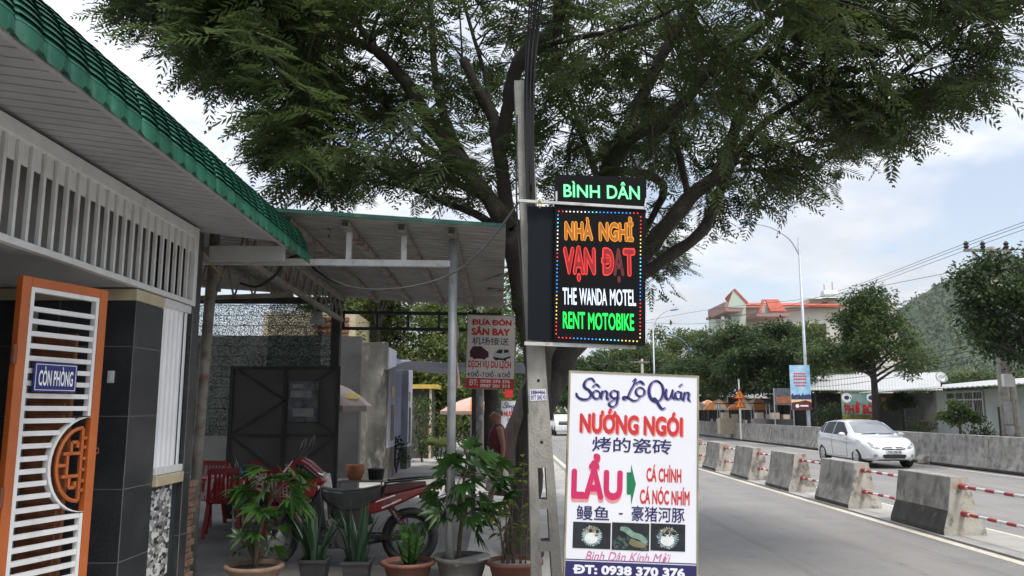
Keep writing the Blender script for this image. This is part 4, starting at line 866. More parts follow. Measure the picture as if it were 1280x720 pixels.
def billboard(label, loc, tilt, rz=0, tilt0=2.3):
    t = thing('standing_billboard', label, 'sign', loc, rz, None, tilt); zt = 1.885
    BD = loc[0]; ta = R(tilt0)
    def mp(p):
        w_ = at(690 + p[0] / 2.571, 440 + p[1] / 2.571, 6.0); X_, Z_ = w_[0] - BD, w_[2]
        return X_ * math.cos(ta) - Z_ * math.sin(ta), X_ * math.sin(ta) + Z_ * math.cos(ta)
    xx = lambda c, cy_: mp((c, cy_))[0]
    zz = lambda c, cy_: mp((c, cy_))[1]
    b = MB(); b.box(-BW / 2, BW / 2, -.02, .02, zt - BH, zt); b.build('panel', 'board_white', t)
    b = MB(); e = .012
    b.box(-BW / 2 - e, -BW / 2, -.024, .045, 0, zt + e); b.box(BW / 2, BW / 2 + e, -.024, .045, 0, zt + e); b.box(-BW / 2, BW / 2, -.024, .045, zt, zt + e); b.box(-BW / 2, BW / 2, -.024, .045, zt - BH - .03, zt - BH); b.build('frame', 'board_edge', t)
    def tx(nm, m, s, c0, c1, ty, by, y=-.0222, bold=0, shear=0, dx=0, dz=0, space=1.):
        q = MB(); mid = (c0 + c1) / 2; q.text(s, xx(c0, (ty + by) / 2) + dx, xx(c1, (ty + by) / 2) + dx, zz(mid, by) + dz, zz(mid, ty) + dz, y, bold, shear, space); return q.build(nm, m, t)
    for m, o, y in (('ink_lilac', 3.5, -.0215), ('ink_navy', 0, -.0226)):
        q = MB()
        for i, s in enumerate(SCRIPT): stroke(q, [mp((p[0] + o, p[1] + o)) for p in s], y - i * 2e-5, .0185 * (1.25 if 9 <= i <= 12 or i == 0 else 1.))
        q.build('lettering', m, t)
    tx('lettering', 'ink_shadow', 'NƯỚNG NGÓI', 88, 418, 184, 266, -.0215, .05, 0, .008, -.008); tx('lettering', 'ink_red', 'NƯỚNG NGÓI', 88, 418, 184, 266, -.0224, .045)
    tx('lettering', 'ink_navy', '烤的瓷砖', 128, 382, 276, 324, -.0224, .012)
    tx('lettering', 'ink_shadow', 'LẨU', 62, 226, 326, 478, -.0215, .05, 0, 0, -.014); tx('lettering', 'ink_pink', 'LẨU', 62, 226, 326, 474, -.0224, .05)
    q = MB(); q.flat([mp(p) for p in ((239, 386), (252, 386), (253, 360), (268, 424), (253, 490), (252, 457), (239, 457))], -.0224); q.build('arrow', 'ink_green', t)
    tx('lettering', 'ink_red', 'CÁ CHÌNH', 302, 414, 362, 418, -.0224, .03); tx('lettering', 'ink_red', 'CÁ NÓC NHÍM', 281, 440, 432, 490, -.0224, .03)
    tx('lettering', 'ink_navy', '鳗鱼', 78, 183, 493, 540, -.0224, .01); tx('lettering', 'ink_navy', '-', 214, 226, 516, 521, -.0224, 0); tx('lettering', 'ink_navy', '豪猪河豚', 254, 424, 496, 545, -.0224, .01)
    for k, (c0, c1, y0, y1) in zip((0, 2, 1), ((66, 187, 546, 630), (191, 311, 548, 636), (315, 426, 551, 638))):
        fish_photo(t, xx(c0, 590), xx(c1, 590), zz((c0 + c1) / 2, y1), zz((c0 + c1) / 2, y0), k)
    tx('lettering', 'ink_rose', 'Bình Dân Kính Mời', 106, 380, 640, 672, -.0224, 0, .35)
    q = MB(); q.flat([(-BW / 2, zt - BH), (BW / 2, zt - BH), (BW / 2, zz(250, 677)), (-BW / 2, zz(250, 677))], -.0222); q.build('phone_band', 'ink_navy', t)
    q = MB(); q.flat([(-BW / 2, zz(250, 673)), (BW / 2, zz(250, 673)), (BW / 2, zz(250, 670)), (-BW / 2, zz(250, 670))], -.0222); q.build('rule', 'ink_navy', t)
    tx('lettering', 'board_white', 'ĐT: 0938 370 376', 66, 425, 687, 717, -.0234, .05)
    return t
c0 = at(787, 725, 6.0); sgn = billboard('white restaurant billboard with pufferfish photos standing by the road, nearest the camera', (c0[0] - .012, 6.0, 0), 2.3)
fb_ = at(646, 560, 23)
far_b = copy_tree(sgn); far_b.location = (fb_[0], 23, 0); far_b.rotation_euler = (0, R(1), 0); far_b['label'] = 'smaller looking far white restaurant billboard half hidden behind the leaning trunk'
q = MB(); q.box(-.12, .12, -.02, .02, 2.0, 2.28); q.tube([(-.05, 0, 0), (-.05, 0, 2.0)], .015, 6); o = q.build('red_board', 'ink_red'); o.location = tuple(at(636, 560, 23.6) * np.array([1, 1, 0])); setp(o, 'small red board above the far white billboard', 'sign')

# airport transfer sign
c0 = at(613.5, 440, 12.85); AW, AH = .765, 1.165
t = thing('hanging_sign', 'cream and red sign with two vehicle pictures on the back post of the carport', 'sign', tuple(c0), 0, None, 1.6)
b = MB(); b.box(-AW / 2, AW / 2, -.02, .02, -AH / 2, AH / 2); b.build('panel', 'cream_board' if 'cream_board' in MATS else mat('cream_board', (.80, .74, .72), .6, .05, 3), t)
b = MB(); e = .014
for q in ((-AW / 2 - e, -AW / 2, -AH / 2 - e, AH / 2 + e), (AW / 2, AW / 2 + e, -AH / 2 - e, AH / 2 + e)): b.box(q[0], q[1], -.024, .03, q[2], q[3])
for q in ((AH / 2, AH / 2 + e), (-AH / 2 - e, -AH / 2)): b.box(-AW / 2, AW / 2, -.024, .03, q[0], q[1])
b.build('frame', 'board_edge', t)
def ax(u): return -AW / 2 + u * AW
def az(v): return AH / 2 - v * AH
for s, m, u0, u1, v0, v1, bo in (('ĐƯA ĐÓN', 'ink_red', .08, .92, .035, .135, .05), ('SÂN BAY', 'ink_red', .08, .89, .15, .275, .05), ('机场接送', 'ink_navy', .1, .87, .30, .405, .008), ('DỊCH VỤ DU LỊCH', 'ink_red', .04, .93, .62, .745, .03), ('4 CHỖ - 7 CHỖ - 16 CHỖ', 'ink_navy', .03, .92, .752, .845, .03)):
    b = MB(); b.text(s, ax(u0), ax(u1), az(v1), az(v0), -.0222, bo); b.build('lettering', m, t)
b = MB(); b.flat([(ax(0), az(1)), (ax(1), az(1)), (ax(1), az(.862)), (ax(0), az(.862))], -.0222); b.build('phone_band', 'ink_red', t)
b = MB(); b.text('ĐT:', ax(.07), ax(.25), az(.965), az(.88), -.0234, .03); b.text('0938 370 376', ax(.30), ax(.92), az(.925), az(.88), -.0234, .04); b.text('0907 201 313', ax(.30), ax(.92), az(.985), az(.94), -.0234, .04); b.build('lettering', 'lettering_white', t)
mat('van_white', S(205, 205, 205), .5, .05); mat('car_maroon', S(70, 26, 34), .5, .2)
b = MB(); b.flat([(ax(u), az(v)) for u, v in ((.07, .575), (.06, .50), (.12, .43), (.30, .425), (.38, .47), (.45, .50), (.46, .57), (.36, .60), (.2, .60))], -.0224); b.build('car_picture', 'car_maroon', t)
b = MB(); b.flat([(ax(u), az(v)) for u, v in ((.54, .57), (.56, .50), (.66, .45), (.86, .45), (.92, .49), (.92, .56), (.75, .60), (.6, .60))], -.0224); b.build('van_picture', 'van_white', t)
b = MB()
for pl_ in (((.13, .48), (.16, .44), (.27, .44), (.32, .48)), ((.60, .51), (.67, .465), (.75, .465), (.73, .52)), ((.77, .51), (.78, .465), (.86, .465), (.88, .50)), ((.55, .565), (.75, .585), (.92, .55), (.92, .575), (.75, .61), (.58, .605))): b.flat([(ax(u), az(v)) for u, v in pl_], -.0229)
for u, v, r_ in ((.16, .59, .022), (.37, .59, .022), (.62, .60, .022), (.80, .60, .024)): b.flat([(ax(u) + r_ * math.cos(a), az(v) + r_ * math.sin(a)) for a in np.linspace(0, 6.28, 12)[:-1]], -.0231)
b.build('window_prints', 'photo_black', t)
# red and white flag furled on the post
mat('flag_cloth', (.55, .16, .12), .8, .1, 3, col2=(.60, .50, .48), stretch=(9, 9, 1.2), lo=.42, hi=.52)
a = at(571, 385, 8.6); z1 = a[2]; z0 = at(575, 480, 8.6)[2]; b = MB()
b.grid([[(a[0] - .015 + .05 * i / 5 * (.35 + .65 * j / 12) + .012 * math.sin(j * .8 + i), 8.6 + .03 * math.sin(i * 2.2 + j * .3), z1 - (z1 - z0) * j / 12 - .06 * i / 5 * (j / 12)) for i in range(6)] for j in range(13)]); setp(b.build('furled_flag', 'flag_cloth', None, True), 'red and white cloth flag hanging limp behind the slim post', 'flag')

# ---------------------------------------------------------------- concrete pole and the LED signs on it
PT = -2.6; p0 = at(684.5, 740, 6.5)
pole = thing('concrete_pole', 'square concrete power pole with rectangular holes carrying the LED sign', 'utility pole', (p0[0] + .012, 6.6, 0), 0, None, PT)
wz = lambda z: np.interp(z, [0, .42, 1.18, 1.7, 2.0, 4.4], [.265, .236, .198, .164, .150, .138])
b = MB()
def pseg(x0, x1, z0, z1):
    """a block of the pole between shares x0..x1 of its width"""
    w0, w1 = wz(z0), wz(z1); d0, d1 = .10, .10
    b.add([(w0 * x0, -d0, z0), (w0 * x1, -d0, z0), (w0 * x1, d0, z0), (w0 * x0, d0, z0), (w1 * x0, -d1, z1), (w1 * x1, -d1, z1), (w1 * x1, d1, z1), (w1 * x0, d1, z1)], [(0, 3, 2, 1), (4, 5, 6, 7), (0, 1, 5, 4), (1, 2, 6, 5), (2, 3, 7, 6), (3, 0, 4, 7)])
holes = [(-.16, .08), (.28, .53), (.60, .85), (.92, 1.17)]
for z0, z1 in [(0, .08), (.08, .28), (.28, .53), (.53, .60), (.60, .85), (.85, .92), (.92, 1.17), (1.17, 1.7), (1.7, 2.0), (2.0, 4.42)]:
    if (z0, z1) in holes or (z0, z1) == (0, .08): pseg(-.5, -.16, z0, z1); pseg(.16, .5, z0, z1)
    else: pseg(-.5, .5, z0, z1)
b.build('shaft', 'pole_concrete', pole)
b = MB()
for z in (1.37, 1.86, 2.9, 3.62, 3.75, 3.9): b.cyl((.01, -.1025, z), (.01, -.09, z), .013, 10)
b.build('bolt_holes', 'black_paint', pole)
b = MB(); b.box(-.066, .066, -.1035, -.1005, 1.70, 1.79); b.build('sticker', 'board_white', pole)
b = MB(); b.text('3884466', -.06, .06, 1.75, 1.784, -.1045, .03); b.text('0977 3842 43', -.06, .06, 1.706, 1.744, -.1045, .02); b.build('lettering', 'sign_blue', pole)
b = MB()
for i in range(6):
    dx = .011 * i; b.tube([(-.01 + dx, -.13 + .01 * (i % 3), 3.15 + .1 * (i % 4)), (.0 + dx * 1.2, -.14, 3.9), (.03 + dx * 1.4, -.16 - .02 * (i % 2), 4.5), (.10 + dx * 2, -.5, 5.2), (.16 + dx * 3, -3.0, 6.3 + .1 * (i % 3)), (.2 + dx * 4, -7.5, 7.2)], .0095, 6, True, 5)
b.tube([(-.09, -.12, 1.6), (-.085, -.13, 2.4), (-.1, -.12, 3.3), (-.06, -.13, 4.1)], .008, 5, True, 4)
b.build('cable_bundle', 'black_rubber', pole, True)
YS = 6.40
def lit(name, rgb, s, base=.02):
    m = mat(name, tuple(c * base + .004 for c in rgb), .5, .02, emit=rgb, estr=s); return m
lit('led_green', S(20, 255, 90), 1.05); lit('led_green_core', S(140, 255, 190), 1.1); lit('led_amber', S(255, 165, 30), .85); lit('led_amber_fill', S(190, 110, 10), .62); lit('led_red', S(255, 50, 45), 1.05); lit('led_red_fill', S(150, 14, 16), .75); lit('led_white', S(225, 235, 255), 1.05)
mat('led_off', S(105, 28, 34), .5, .05); lit('dot_red', S(255, 60, 40), 1.1); lit('dot_blue', S(60, 150, 255), 1.1); lit('dot_white', S(255, 245, 230), 1.15); lit('dot_yellow', S(255, 220, 110), 1.1); lit('dot_cyan', S(110, 230, 255), 1.1)
mat('sign_black', (.006, .006, .007), .6, .1, 4, spec=.12); mat('sign_navy', (.008, .011, .015), .6, .1, 4, spec=.15)
def c5(cx, cy_): p = at(640 + cx / 2.573, 200 + cy_ / 2.573, YS); return p[0], p[2]
o0 = c5(280, 370); NO = (o0[0], YS, o0[1])
ns = thing('led_sign', 'black LED motel sign with coloured dot border fixed to the concrete pole', 'sign', NO)
def q5(cx, cy_): p = c5(cx, cy_); return p[0] - NO[0], p[1] - NO[2]
b = MB(); b.prism([q5(52, 146), q5(140, 150), q5(140, 582), q5(52, 574)], .01, .09); b.build('side_panel', 'sign_navy', ns)
b = MB(); b.prism([q5(138, 148), q5(428, 162), q5(427, 598), q5(134, 582)], -.03, .10); b.build('panel', 'sign_black', ns)
def mt(s, cx0, cx1, ct, cb_, slope, y, bold=0, m='led_white', nm='lettering', space=1.):
    q = MB(); c = bpy.data.curves
    xs, ys_ = q5(cx0, cb_)[0], 0; q.text(s, q5(cx0, cb_)[0], q5(cx1, cb_)[0], q5((cx0 + cx1) / 2, cb_)[1], q5((cx0 + cx1) / 2, ct)[1], y, bold, 0, space)
    xm = (q5(cx0, 0)[0] + q5(cx1, 0)[0]) / 2; q.v = [Vector((p.x, p.y, p.z - (p.x - xm) * slope)) for p in q.v]; return q.build(nm, m, ns)
def outlined(s, cx0, cx1, ct, cb_, slope, bold, m_out, m_in, th):
    mt(s, cx0 - th, cx1 + th, ct - th, cb_ + th, slope, -.0312, bold, m_out); mt(s, cx0, cx1, ct, cb_, slope, -.0322, bold - .018, m_in)
for wd, a_, b_, tp_, bt in (('NHÀ', 168, 260, 186, 262), ('NGHỈ', 278, 390, 184, 266)):
    mt(wd, a_, b_, tp_, bt, .02, -.0312, .075, 'led_amber'); mt(wd, a_ + 2, b_ - 2, tp_ + 2, bt - 2, .02, -.0322, .035, 'led_amber_fill')
mt('VẠN', 164, 269, 278, 394, .02, -.0312, .075, 'led_red'); mt('VẠN', 167, 266, 281, 391, .02, -.0322, .035, 'led_red_fill')
mt('Đ', 286, 328, 284, 374, .02, -.0312, .075, 'led_red'); mt('Đ', 290, 326, 288, 370, .02, -.0322, .035, 'led_red_fill')
mt('Ạ', 325, 360, 286, 398, .02, -.0318, .05, 'led_off')
mt('T', 356, 396, 286, 377, .02, -.0312, .06, 'led_red'); mt('T', 360, 392, 290, 373, .02, -.0322, .03, 'led_red_fill')
mt('THE', 162, 207, 413, 467, .02, -.0312, .018, 'led_white'); mt('WANDA', 216, 304, 415, 469, .02, -.0312, .018, 'led_white'); mt('MOTEL', 314, 397, 418, 471, .02, -.0312, .018, 'led_white')
mt('RENT', 163, 234, 490, 544, .025, -.0312, .02, 'led_green'); mt('MOTOBIKE', 244, 391, 494, 549, .025, -.0312, .02, 'led_green')
dots = {}
def rr_pts():
    pts = []; n = 0
    c = [(150, 168), (402, 174), (412, 186), (410, 572), (400, 584), (150, 572), (141, 560), (147, 180), (150, 168)]
    for (x0, y0), (x1, y1) in zip(c[:-1], c[1:]):
        k = max(1, round(math.hypot(x1 - x0, y1 - y0) / 12.2)); pts += [(x0 + (x1 - x0) * i / k, y0 + (y1 - y0) * i / k) for i in range(k)]
    return pts
cyc = ['dot_red'] * 7 + ['dot_white'] * 7 + ['dot_cyan'] * 4 + ['dot_blue'] * 8 + ['dot_red'] * 4 + ['dot_yellow'] * 6 + ['dot_cyan'] * 4 + ['dot_blue'] * 9
cyc = ['dot_red', 'dot_red', 'dot_white', 'dot_white', 'dot_white', 'dot_white', 'dot_white', 'dot_white', 'dot_cyan', 'dot_cyan', 'dot_cyan'] + ['dot_blue'] * 9 + ['dot_red'] * 7 + ['dot_yellow'] * 6 + ['dot_cyan'] * 6 + ['dot_blue'] * 6 + ['dot_red'] * 8 + ['dot_yellow'] * 7 + ['dot_cyan'] * 6 + ['dot_blue'] * 7 + ['dot_red'] * 8 + ['dot_yellow'] * 7 + ['dot_blue'] * 9
for i, p in enumerate(rr_pts()):
    m = cyc[i % len(cyc)]; q = dots.setdefault(m, MB()); x, z = q5(*p); q.lathe([(.0062, 0), (.005, .005), (.0001, .0065)], (0, 0, 0), 8)
    k = 24; q.v[-k:] = [Vector((x + v.x, -.030 - v.z, z + v.y)) for v in q.v[-k:]]
for m, q in dots.items(): q.build('led_border', m, ns, True)
b = MB(); x0, z0 = q5(40, 582); x1, z1 = q5(400, 594); b.bar((x0, .0, z0 - .02), (x1, .03, z1 - .02), .04, .028); b.build('bracket', 'pale_steel', ns)
ts = thing('led_sign', 'narrow black LED sign with green lettering above the motel sign', 'sign', (NO[0], YS, q5(280, 100)[1] + NO[2])); dz_ = q5(280, 100)[1]
b = MB(); b.prism([(p[0], p[1] - dz_) for p in (q5(138, 48), q5(431, 60), q5(431, 152), q5(138, 140))], -.02, .08); b.build('panel', 'sign_black', ts)
for m, y, g, bo in (('led_green', -.0212, 1.0, .018), ('led_green_core', -.0222, 0, 0)):
    for wd, a_, b_, tp_, bt in (('BÌNH', 165, 279, 72, 122), ('DÂN', 303, 406, 74, 127)):
        q = MB(); q.text(wd, q5(a_ - g, 0)[0], q5(b_ + g, 0)[0], q5((a_ + b_) / 2, bt + g)[1] - dz_, q5((a_ + b_) / 2, tp_ - g)[1] - dz_, y, bo); xm = (q5(a_, 0)[0] + q5(b_, 0)[0]) / 2
        q.v = [Vector((p.x, p.y, p.z - (p.x - xm) * .03)) for p in q.v]; q.build('lettering', m, ts)
b = MB(); x0, z0 = q5(18, 134); x1, z1 = q5(425, 154); b.bar((x0, -.03, z0 - dz_), (x1, -.03, z1 - dz_ - .012), .03, .022)
for cx, cy_ in ((142, 128), (424, 150)): x, z = q5(cx, cy_); b.bar((x, -.04, z - dz_ - .02), (x + (.015 if cx > 200 else 0), -.04, z - dz_ + .06), .014, .01, (0, 1, 0))
b.build('bracket', 'pale_steel', ts)
b = MB(); x, z = q5(90, 145); b.tube([(x - .01, -.05, z - dz_ + .03), (x + .012, -.052, z - dz_ + .0), (x - .004, -.052, z - dz_ - .04), (x - .016, -.05, z - dz_), (x - .01, -.05, z - dz_ + .03)], .005, 5); b.build('tie', 'yellow_plastic', ts)

# ---------------------------------------------------------------- the man
mat('skin', (.27, .135, .085), .55, .12, 12); mat('hair_grey', (.11, .10, .095), .9, .3, 60); mat('maroon_cloth', (.115, .016, .026), .85, .2, 5); mat('pale_cloth', (.52, .48, .43), .85, .1, 6); mat('sandal', (.05, .04, .035), .7, .2)
mn = at(622, 560, 13.0); man = thing('person', 'man in a maroon sleeveless shirt and pale shorts walking up the pavement', 'person', (mn[0], 13.0, 0), 8)
V, E_, RD = [], [], []
def sv(p, r, par=None):
    V.append(p); RD.append(r if isinstance(r, tuple) else (r, r))
    if par is not None: E_.append((par, len(V) - 1))
    return len(V) - 1
pel = sv((.02, 0, .88), (.115, .15)); sp1 = sv((.0, 0, 1.02), (.125, .155), pel); ch = sv((.0, 0, 1.20), (.125, .165), sp1); ns_ = sv((.01, 0, 1.33), (.085, .12), ch); nk = sv((-.012, 0, 1.405), .057, ns_); hb = sv((-.024, 0, 1.475), .088, nk); hd = sv((-.022, 0, 1.55), (.118, .096), hb); ht = sv((-.014, 0, 1.612), (.075, .066), hd)
for s in (-1, 1):
    sh_ = sv((.012, s * .165, 1.325), .062, ns_); fwd = .09 if s < 0 else -.10
    el = sv((.012 + fwd * .5, s * .225, 1.06), .044, sh_); wr = sv((.01 + fwd * .55 - .02, s * .235, .83), .028, el); pm = sv((.0 + fwd * .55 - .02, s * .236, .765), (.024, .036), wr)
    for k in range(4):
        x = -.033 + .022 * k + fwd * .55 - .02; ln = (.062, .074, .07, .055)[k]
        f1 = sv((x, s * .238, .725), .0095, pm); f2 = sv((x - .004, s * .235, .725 - ln * .5), .0085, f1); sv((x - .012, s * .228, .725 - ln), .007, f2)
    t1_ = sv((-.042 + fwd * .55 - .02, s * .230, .77), .011, pm); sv((-.055 + fwd * .55 - .02, s * .225, .735), .009, t1_)
    hp = sv((.01, s * .085, .82), .095, pel); st_ = -.12 if s > 0 else .13
    kn = sv((.0 + st_ * .6, s * .095, .47), .058, hp); cf = sv((.03 + st_ * .95, s * .098, .32), .055, kn); an = sv((.03 + st_ * 1.25, s * .10, .09), .036, cf); tt = sv((-.05 + st_ * 1.25, s * .105, .035), (.034, .042), an); sv((-.14 + st_ * 1.25, s * .11, .025), (.022, .04), tt)
me = bpy.data.meshes.new('body'); me.from_pydata(V, E_, []); o = bpy.data.objects.new('body_cage', me); COL.objects.link(o)
md = o.modifiers.new('skin', 'SKIN'); sk = me.skin_vertices[0].data
for i, r_ in enumerate(RD): sk[i].radius = r_
sk[0].use_root = True; md.branch_smoothing = .4; sbm = o.modifiers.new('sub', 'SUBSURF'); sbm.levels = 2
dg = bpy.context.evaluated_depsgraph_get(); dg.update(); me2 = bpy.data.meshes.new_from_object(o.evaluated_get(dg)); bpy.data.objects.remove(o)
bm = bmesh.new(); bm.from_mesh(me2)
def blob(c, r):
    M_ = Matrix.Translation(c) @ Matrix.Diagonal((*r, 1)); bmesh.ops.create_icosphere(bm, subdivisions=2, radius=1, matrix=M_)
blob((-.122, 0, 1.525), (.022, .013, .019)); blob((-.108, 0, 1.487), (.012, .026, .007)); blob((-.115, 0, 1.545), (.01, .04, .008))
for s in (-1, 1): blob((.004, s * .083, 1.53), (.022, .012, .034)); blob((-.108, s * .034, 1.542), (.012, .017, .011))
bm.to_mesh(me2); bm.free(); me2.materials.clear(); me2.materials.append(MATS['skin']); me2.polygons.foreach_set('use_smooth', [True] * len(me2.polygons))
body = bpy.data.objects.new('body', me2); COL.objects.link(body); body.parent = man
def rings(b, lst, n=20):
    """lst: (cx, cy, z, rx, ry)"""
    b.grid([[(cx + rx * math.cos(2 * math.pi * i / n), cy_ + ry * math.sin(2 * math.pi * i / n), z + (dz * abs(math.sin(2 * math.pi * i / n)))) for i in range(n + 1)] for cx, cy_, z, rx, ry, dz in lst])
b = MB(); rings(b, [(.02, 0, .79, .150, .185, 0), (.015, 0, .90, .150, .186, 0), (.0, 0, 1.03, .155, .186, 0), (-.003, 0, 1.15, .152, .188, 0), (.0, 0, 1.25, .140, .190, 0), (.004, 0, 1.32, .115, .178, .0), (.004, 0, 1.375, .082, .128, 0), (-.004, 0, 1.40, .066, .075, 0)]); b.build('tank_top', 'maroon_cloth', man, True, solid=.008)
b = MB()
rings(b, [(.015, 0, .90, .142, .176, 0), (.015, 0, .80, .146, .178, 0), (.015, 0, .755, .135, .175, 0)])
for s in (-1, 1):
    st_ = -.12 if s > 0 else .13; rings(b, [(.012, s * .085, .80, .115, .095, 0), (.01 + st_ * .3, s * .092, .64, .108, .092, 0), (.0 + st_ * .6, s * .097, .45, .100, .090, 0), (.01 + st_ * .75, s * .098, .36, .098, .09, 0)])
b.build('shorts', 'pale_cloth', man, True, solid=.008)
b = MB(); b.M = Matrix.Translation((-.006, 0, 1.562)); 
b.grid([[(.094 * math.cos(a) * math.cos(e_) + .002, .080 * math.sin(a) * math.cos(e_), .088 * math.sin(e_)) for a in np.linspace(R(-128), R(128), 22)] for e_ in np.linspace(R(-18), R(90), 9)]); b.build('hair', 'hair_grey', man, True)
b = MB(); b.lathe([(.030, -.012), (.036, -.012), (.036, .012), (.030, .012)], (.038, -.235, .85), 12, cap=False); b.build('wristwatch', 'black_plastic', man)
b = MB()
for s in (-1, 1):
    st_ = -.12 if s > 0 else .13; b.box(-.175 + st_ * 1.25, .085 + st_ * 1.25, s * .107 - .048, s * .107 + .048, 0, .018); b.bar((-.08 + st_ * 1.25, s * .107 - .05, .05), (-.08 + st_ * 1.25, s * .107 + .05, .05), .03, .02)
b.build('sandals', 'sandal', man, bevel=.004)
# ---------------------------------------------------------------- trees
m_ = mat('bark', (.048, .041, .034), .95, .3, 7, bump=.8, bscale=22, stretch=(1, 1, .4)); layer(m_, (.12, .11, .095), 5, .55, .7, fac=.7)
m_ = mat('bark_dark', (.045, .038, .032), .95, .3, 7, bump=.6, bscale=25, stretch=(1, 1, .4))
leaf_mat('leaf_canopy', (.026, .040, .014), (.090, .120, .043), .42); leaf_mat('leaf_mid', (.024, .046, .015), (.115, .155, .05), .32); leaf_mat('leaf_dark', (.016, .034, .013), (.075, .11, .036), .28); leaf_mat('leaf_light', (.06, .09, .025), (.15, .18, .055), .35); leaf_mat('leaf_hill', (.022, .043, .014), (.075, .105, .038), .25)
# the feathery tree over the pavement
bt = thing('shade_tree', 'big spreading tree with feathery leaves towering over the signs and the carport', 'tree', (.3, 9.4, 0)); BO = np.array((.3, 9.4, 0))
limbs = [
 [(650, 705, 9.4, .20), (655, 640, 9.4, .17), (664, 560, 9.4, .165), (672, 490, 9.35, .16), (668, 430, 9.3, .15)],
 [(668, 430, 9.3, .15), (655, 380, 9.25, .14), (645, 320, 9.2, .135), (639, 283, 9.2, .13)],
 [(639, 285, 9.2, .11), (612, 250, 9.1, .10), (580, 210, 9.0, .095), (545, 165, 8.9, .085), (512, 110, 8.8, .075), (480, 72, 8.7, .065), (455, 55, 8.6, .055), (415, 45, 8.5, .04), (370, 28, 8.3, .03), (320, 28, 8.1, .02), (250, 40, 8.0, .014), (190, 28, 7.9, .009)],
 [(505, 100, 8.8, .055), (470, 60, 8.9, .045), (440, 15, 9.0, .04), (425, -60, 9.2, .03)],
 [(600, 232, 9.1, .07), (565, 170, 9.4, .06), (545, 105, 9.7, .05), (540, 30, 9.9, .04), (530, -60, 10, .03)],
 [(580, 215, 9.0, .045), (540, 190, 9.3, .04), (500, 150, 9.6, .03), (455, 110, 9.9, .025), (400, 95, 10.1, .02), (330, 80, 10.3, .012)],
 [(639, 285, 9.2, .10), (630, 235, 9.3, .085), (624, 190, 9.3, .08), (617, 150, 9.3, .075), (600, 118, 9.2, .065), (578, 72, 9.1, .055)],
 [(612, 130, 9.25, .03), (605, 90, 9.5, .03), (590, 40, 9.7, .025), (570, -30, 10, .02)],
 [(624, 190, 9.3, .07), (634, 140, 9.1, .085), (645, 85, 8.9, .09), (668, 55, 8.6, .085), (695, 35, 8.3, .07), (700, -20, 8.0, .06), (690, -120, 7.6, .04)],
 [(650, 75, 8.8, .04), (700, 52, 8.5, .035), (760, 40, 8.2, .03), (830, 18, 7.9, .02), (900, -30, 7.6, .012)],
 [(639, 300, 9.2, .06), (600, 270, 9.6, .05), (560, 255, 10, .04), (510, 235, 10.4, .03), (440, 222, 10.8, .02)],
 [(600, 245, 9.1, .045), (540, 215, 8.8, .04), (490, 215, 8.6, .03), (430, 190, 8.3, .02), (380, 170, 8.2, .012)],
 [(672, 520, 9.4, .17), (690, 480, 9.6, .15), (712, 440, 9.7, .145), (735, 400, 9.8, .14), (752, 330, 9.8, .135), (757, 240, 9.7, .13), (768, 195, 9.6, .125), (785, 168, 9.5, .11)],
 [(785, 170, 9.5, .085), (797, 130, 9.4, .08), (815, 95, 9.3, .07), (830, 65, 9.2, .065), (850, 30, 9.1, .055), (880, -30, 9, .04)],
 [(782, 175, 9.5, .085), (820, 155, 9.2, .075), (855, 128, 9.0, .07), (880, 95, 8.8, .062), (905, 65, 8.6, .055), (945, 38, 8.4, .04), (1000, -10, 8.2, .03), (1080, -70, 8, .02)],
 [(735, 405, 9.8, .12), (775, 355, 10.0, .115), (815, 305, 10.1, .11), (860, 250, 10.2, .105), (895, 220, 10.2, .095), (912, 185, 10.2, .085), (925, 145, 10.1, .075), (955, 105, 10, .065), (975, 60, 9.9, .055), (990, 0, 9.8, .045), (1010, -90, 9.6, .03)],
 [(775, 360, 10, .09), (830, 325, 9.8, .08), (880, 285, 9.6, .07), (905, 225, 9.5, .06), (925, 190, 9.4, .05), (960, 150, 9.3, .042), (1030, 112, 9.1, .036), (1085, 106, 8.9, .03), (1120, 97, 8.8, .026), (1165, 62, 8.6, .02), (1220, 25, 8.4, .012)],
 [(1100, 102, 8.85, .018), (1150, 90, 8.7, .014), (1215, 70, 8.5, .009)],
 [(905, 210, 10.1, .035), (945, 195, 10.3, .025), (1010, 175, 10.5, .015), (1060, 180, 10.6, .01)],
 [(757, 250, 9.7, .05), (735, 190, 10.2, .045), (718, 140, 10.6, .035), (700, 80, 11, .025)],
 [(862, 250, 10.2, .05), (848, 190, 10.6, .045), (845, 150, 11, .035), (860, 100, 11.3, .02)],
 [(757, 215, 9.7, .06), (790, 215, 10.2, .06), (830, 235, 10.8, .06), (800, 300, 11, .04)],
]
segs = []
bw_ = MB(tuple(BO)); 
for li, L_ in enumerate(limbs):
    pts = [Vector(at(p[0], p[1], p[2])) for p in L_]; rs = [p[3] for p in L_]
    if li == 0: pts.insert(0, Vector((.28, 9.4, -.05))); rs.insert(0, .27)
    Q, q = smooth_path(pts, rs, 5)
    q = [r_ * (1 + .07 * math.sin(i * 1.7 + li)) for i, r_ in enumerate(q)]
    Q = [p + Vector((random.uniform(-1, 1), random.uniform(-1, 1), random.uniform(-1, 1))) * .12 * q[i] for i, p in enumerate(Q)]
    bw_.tube(Q, q, 10 if q[0] > .05 else 7)
    for p, r_ in zip(Q, q): segs.append((*p, r_))
segs = np.array(segs)
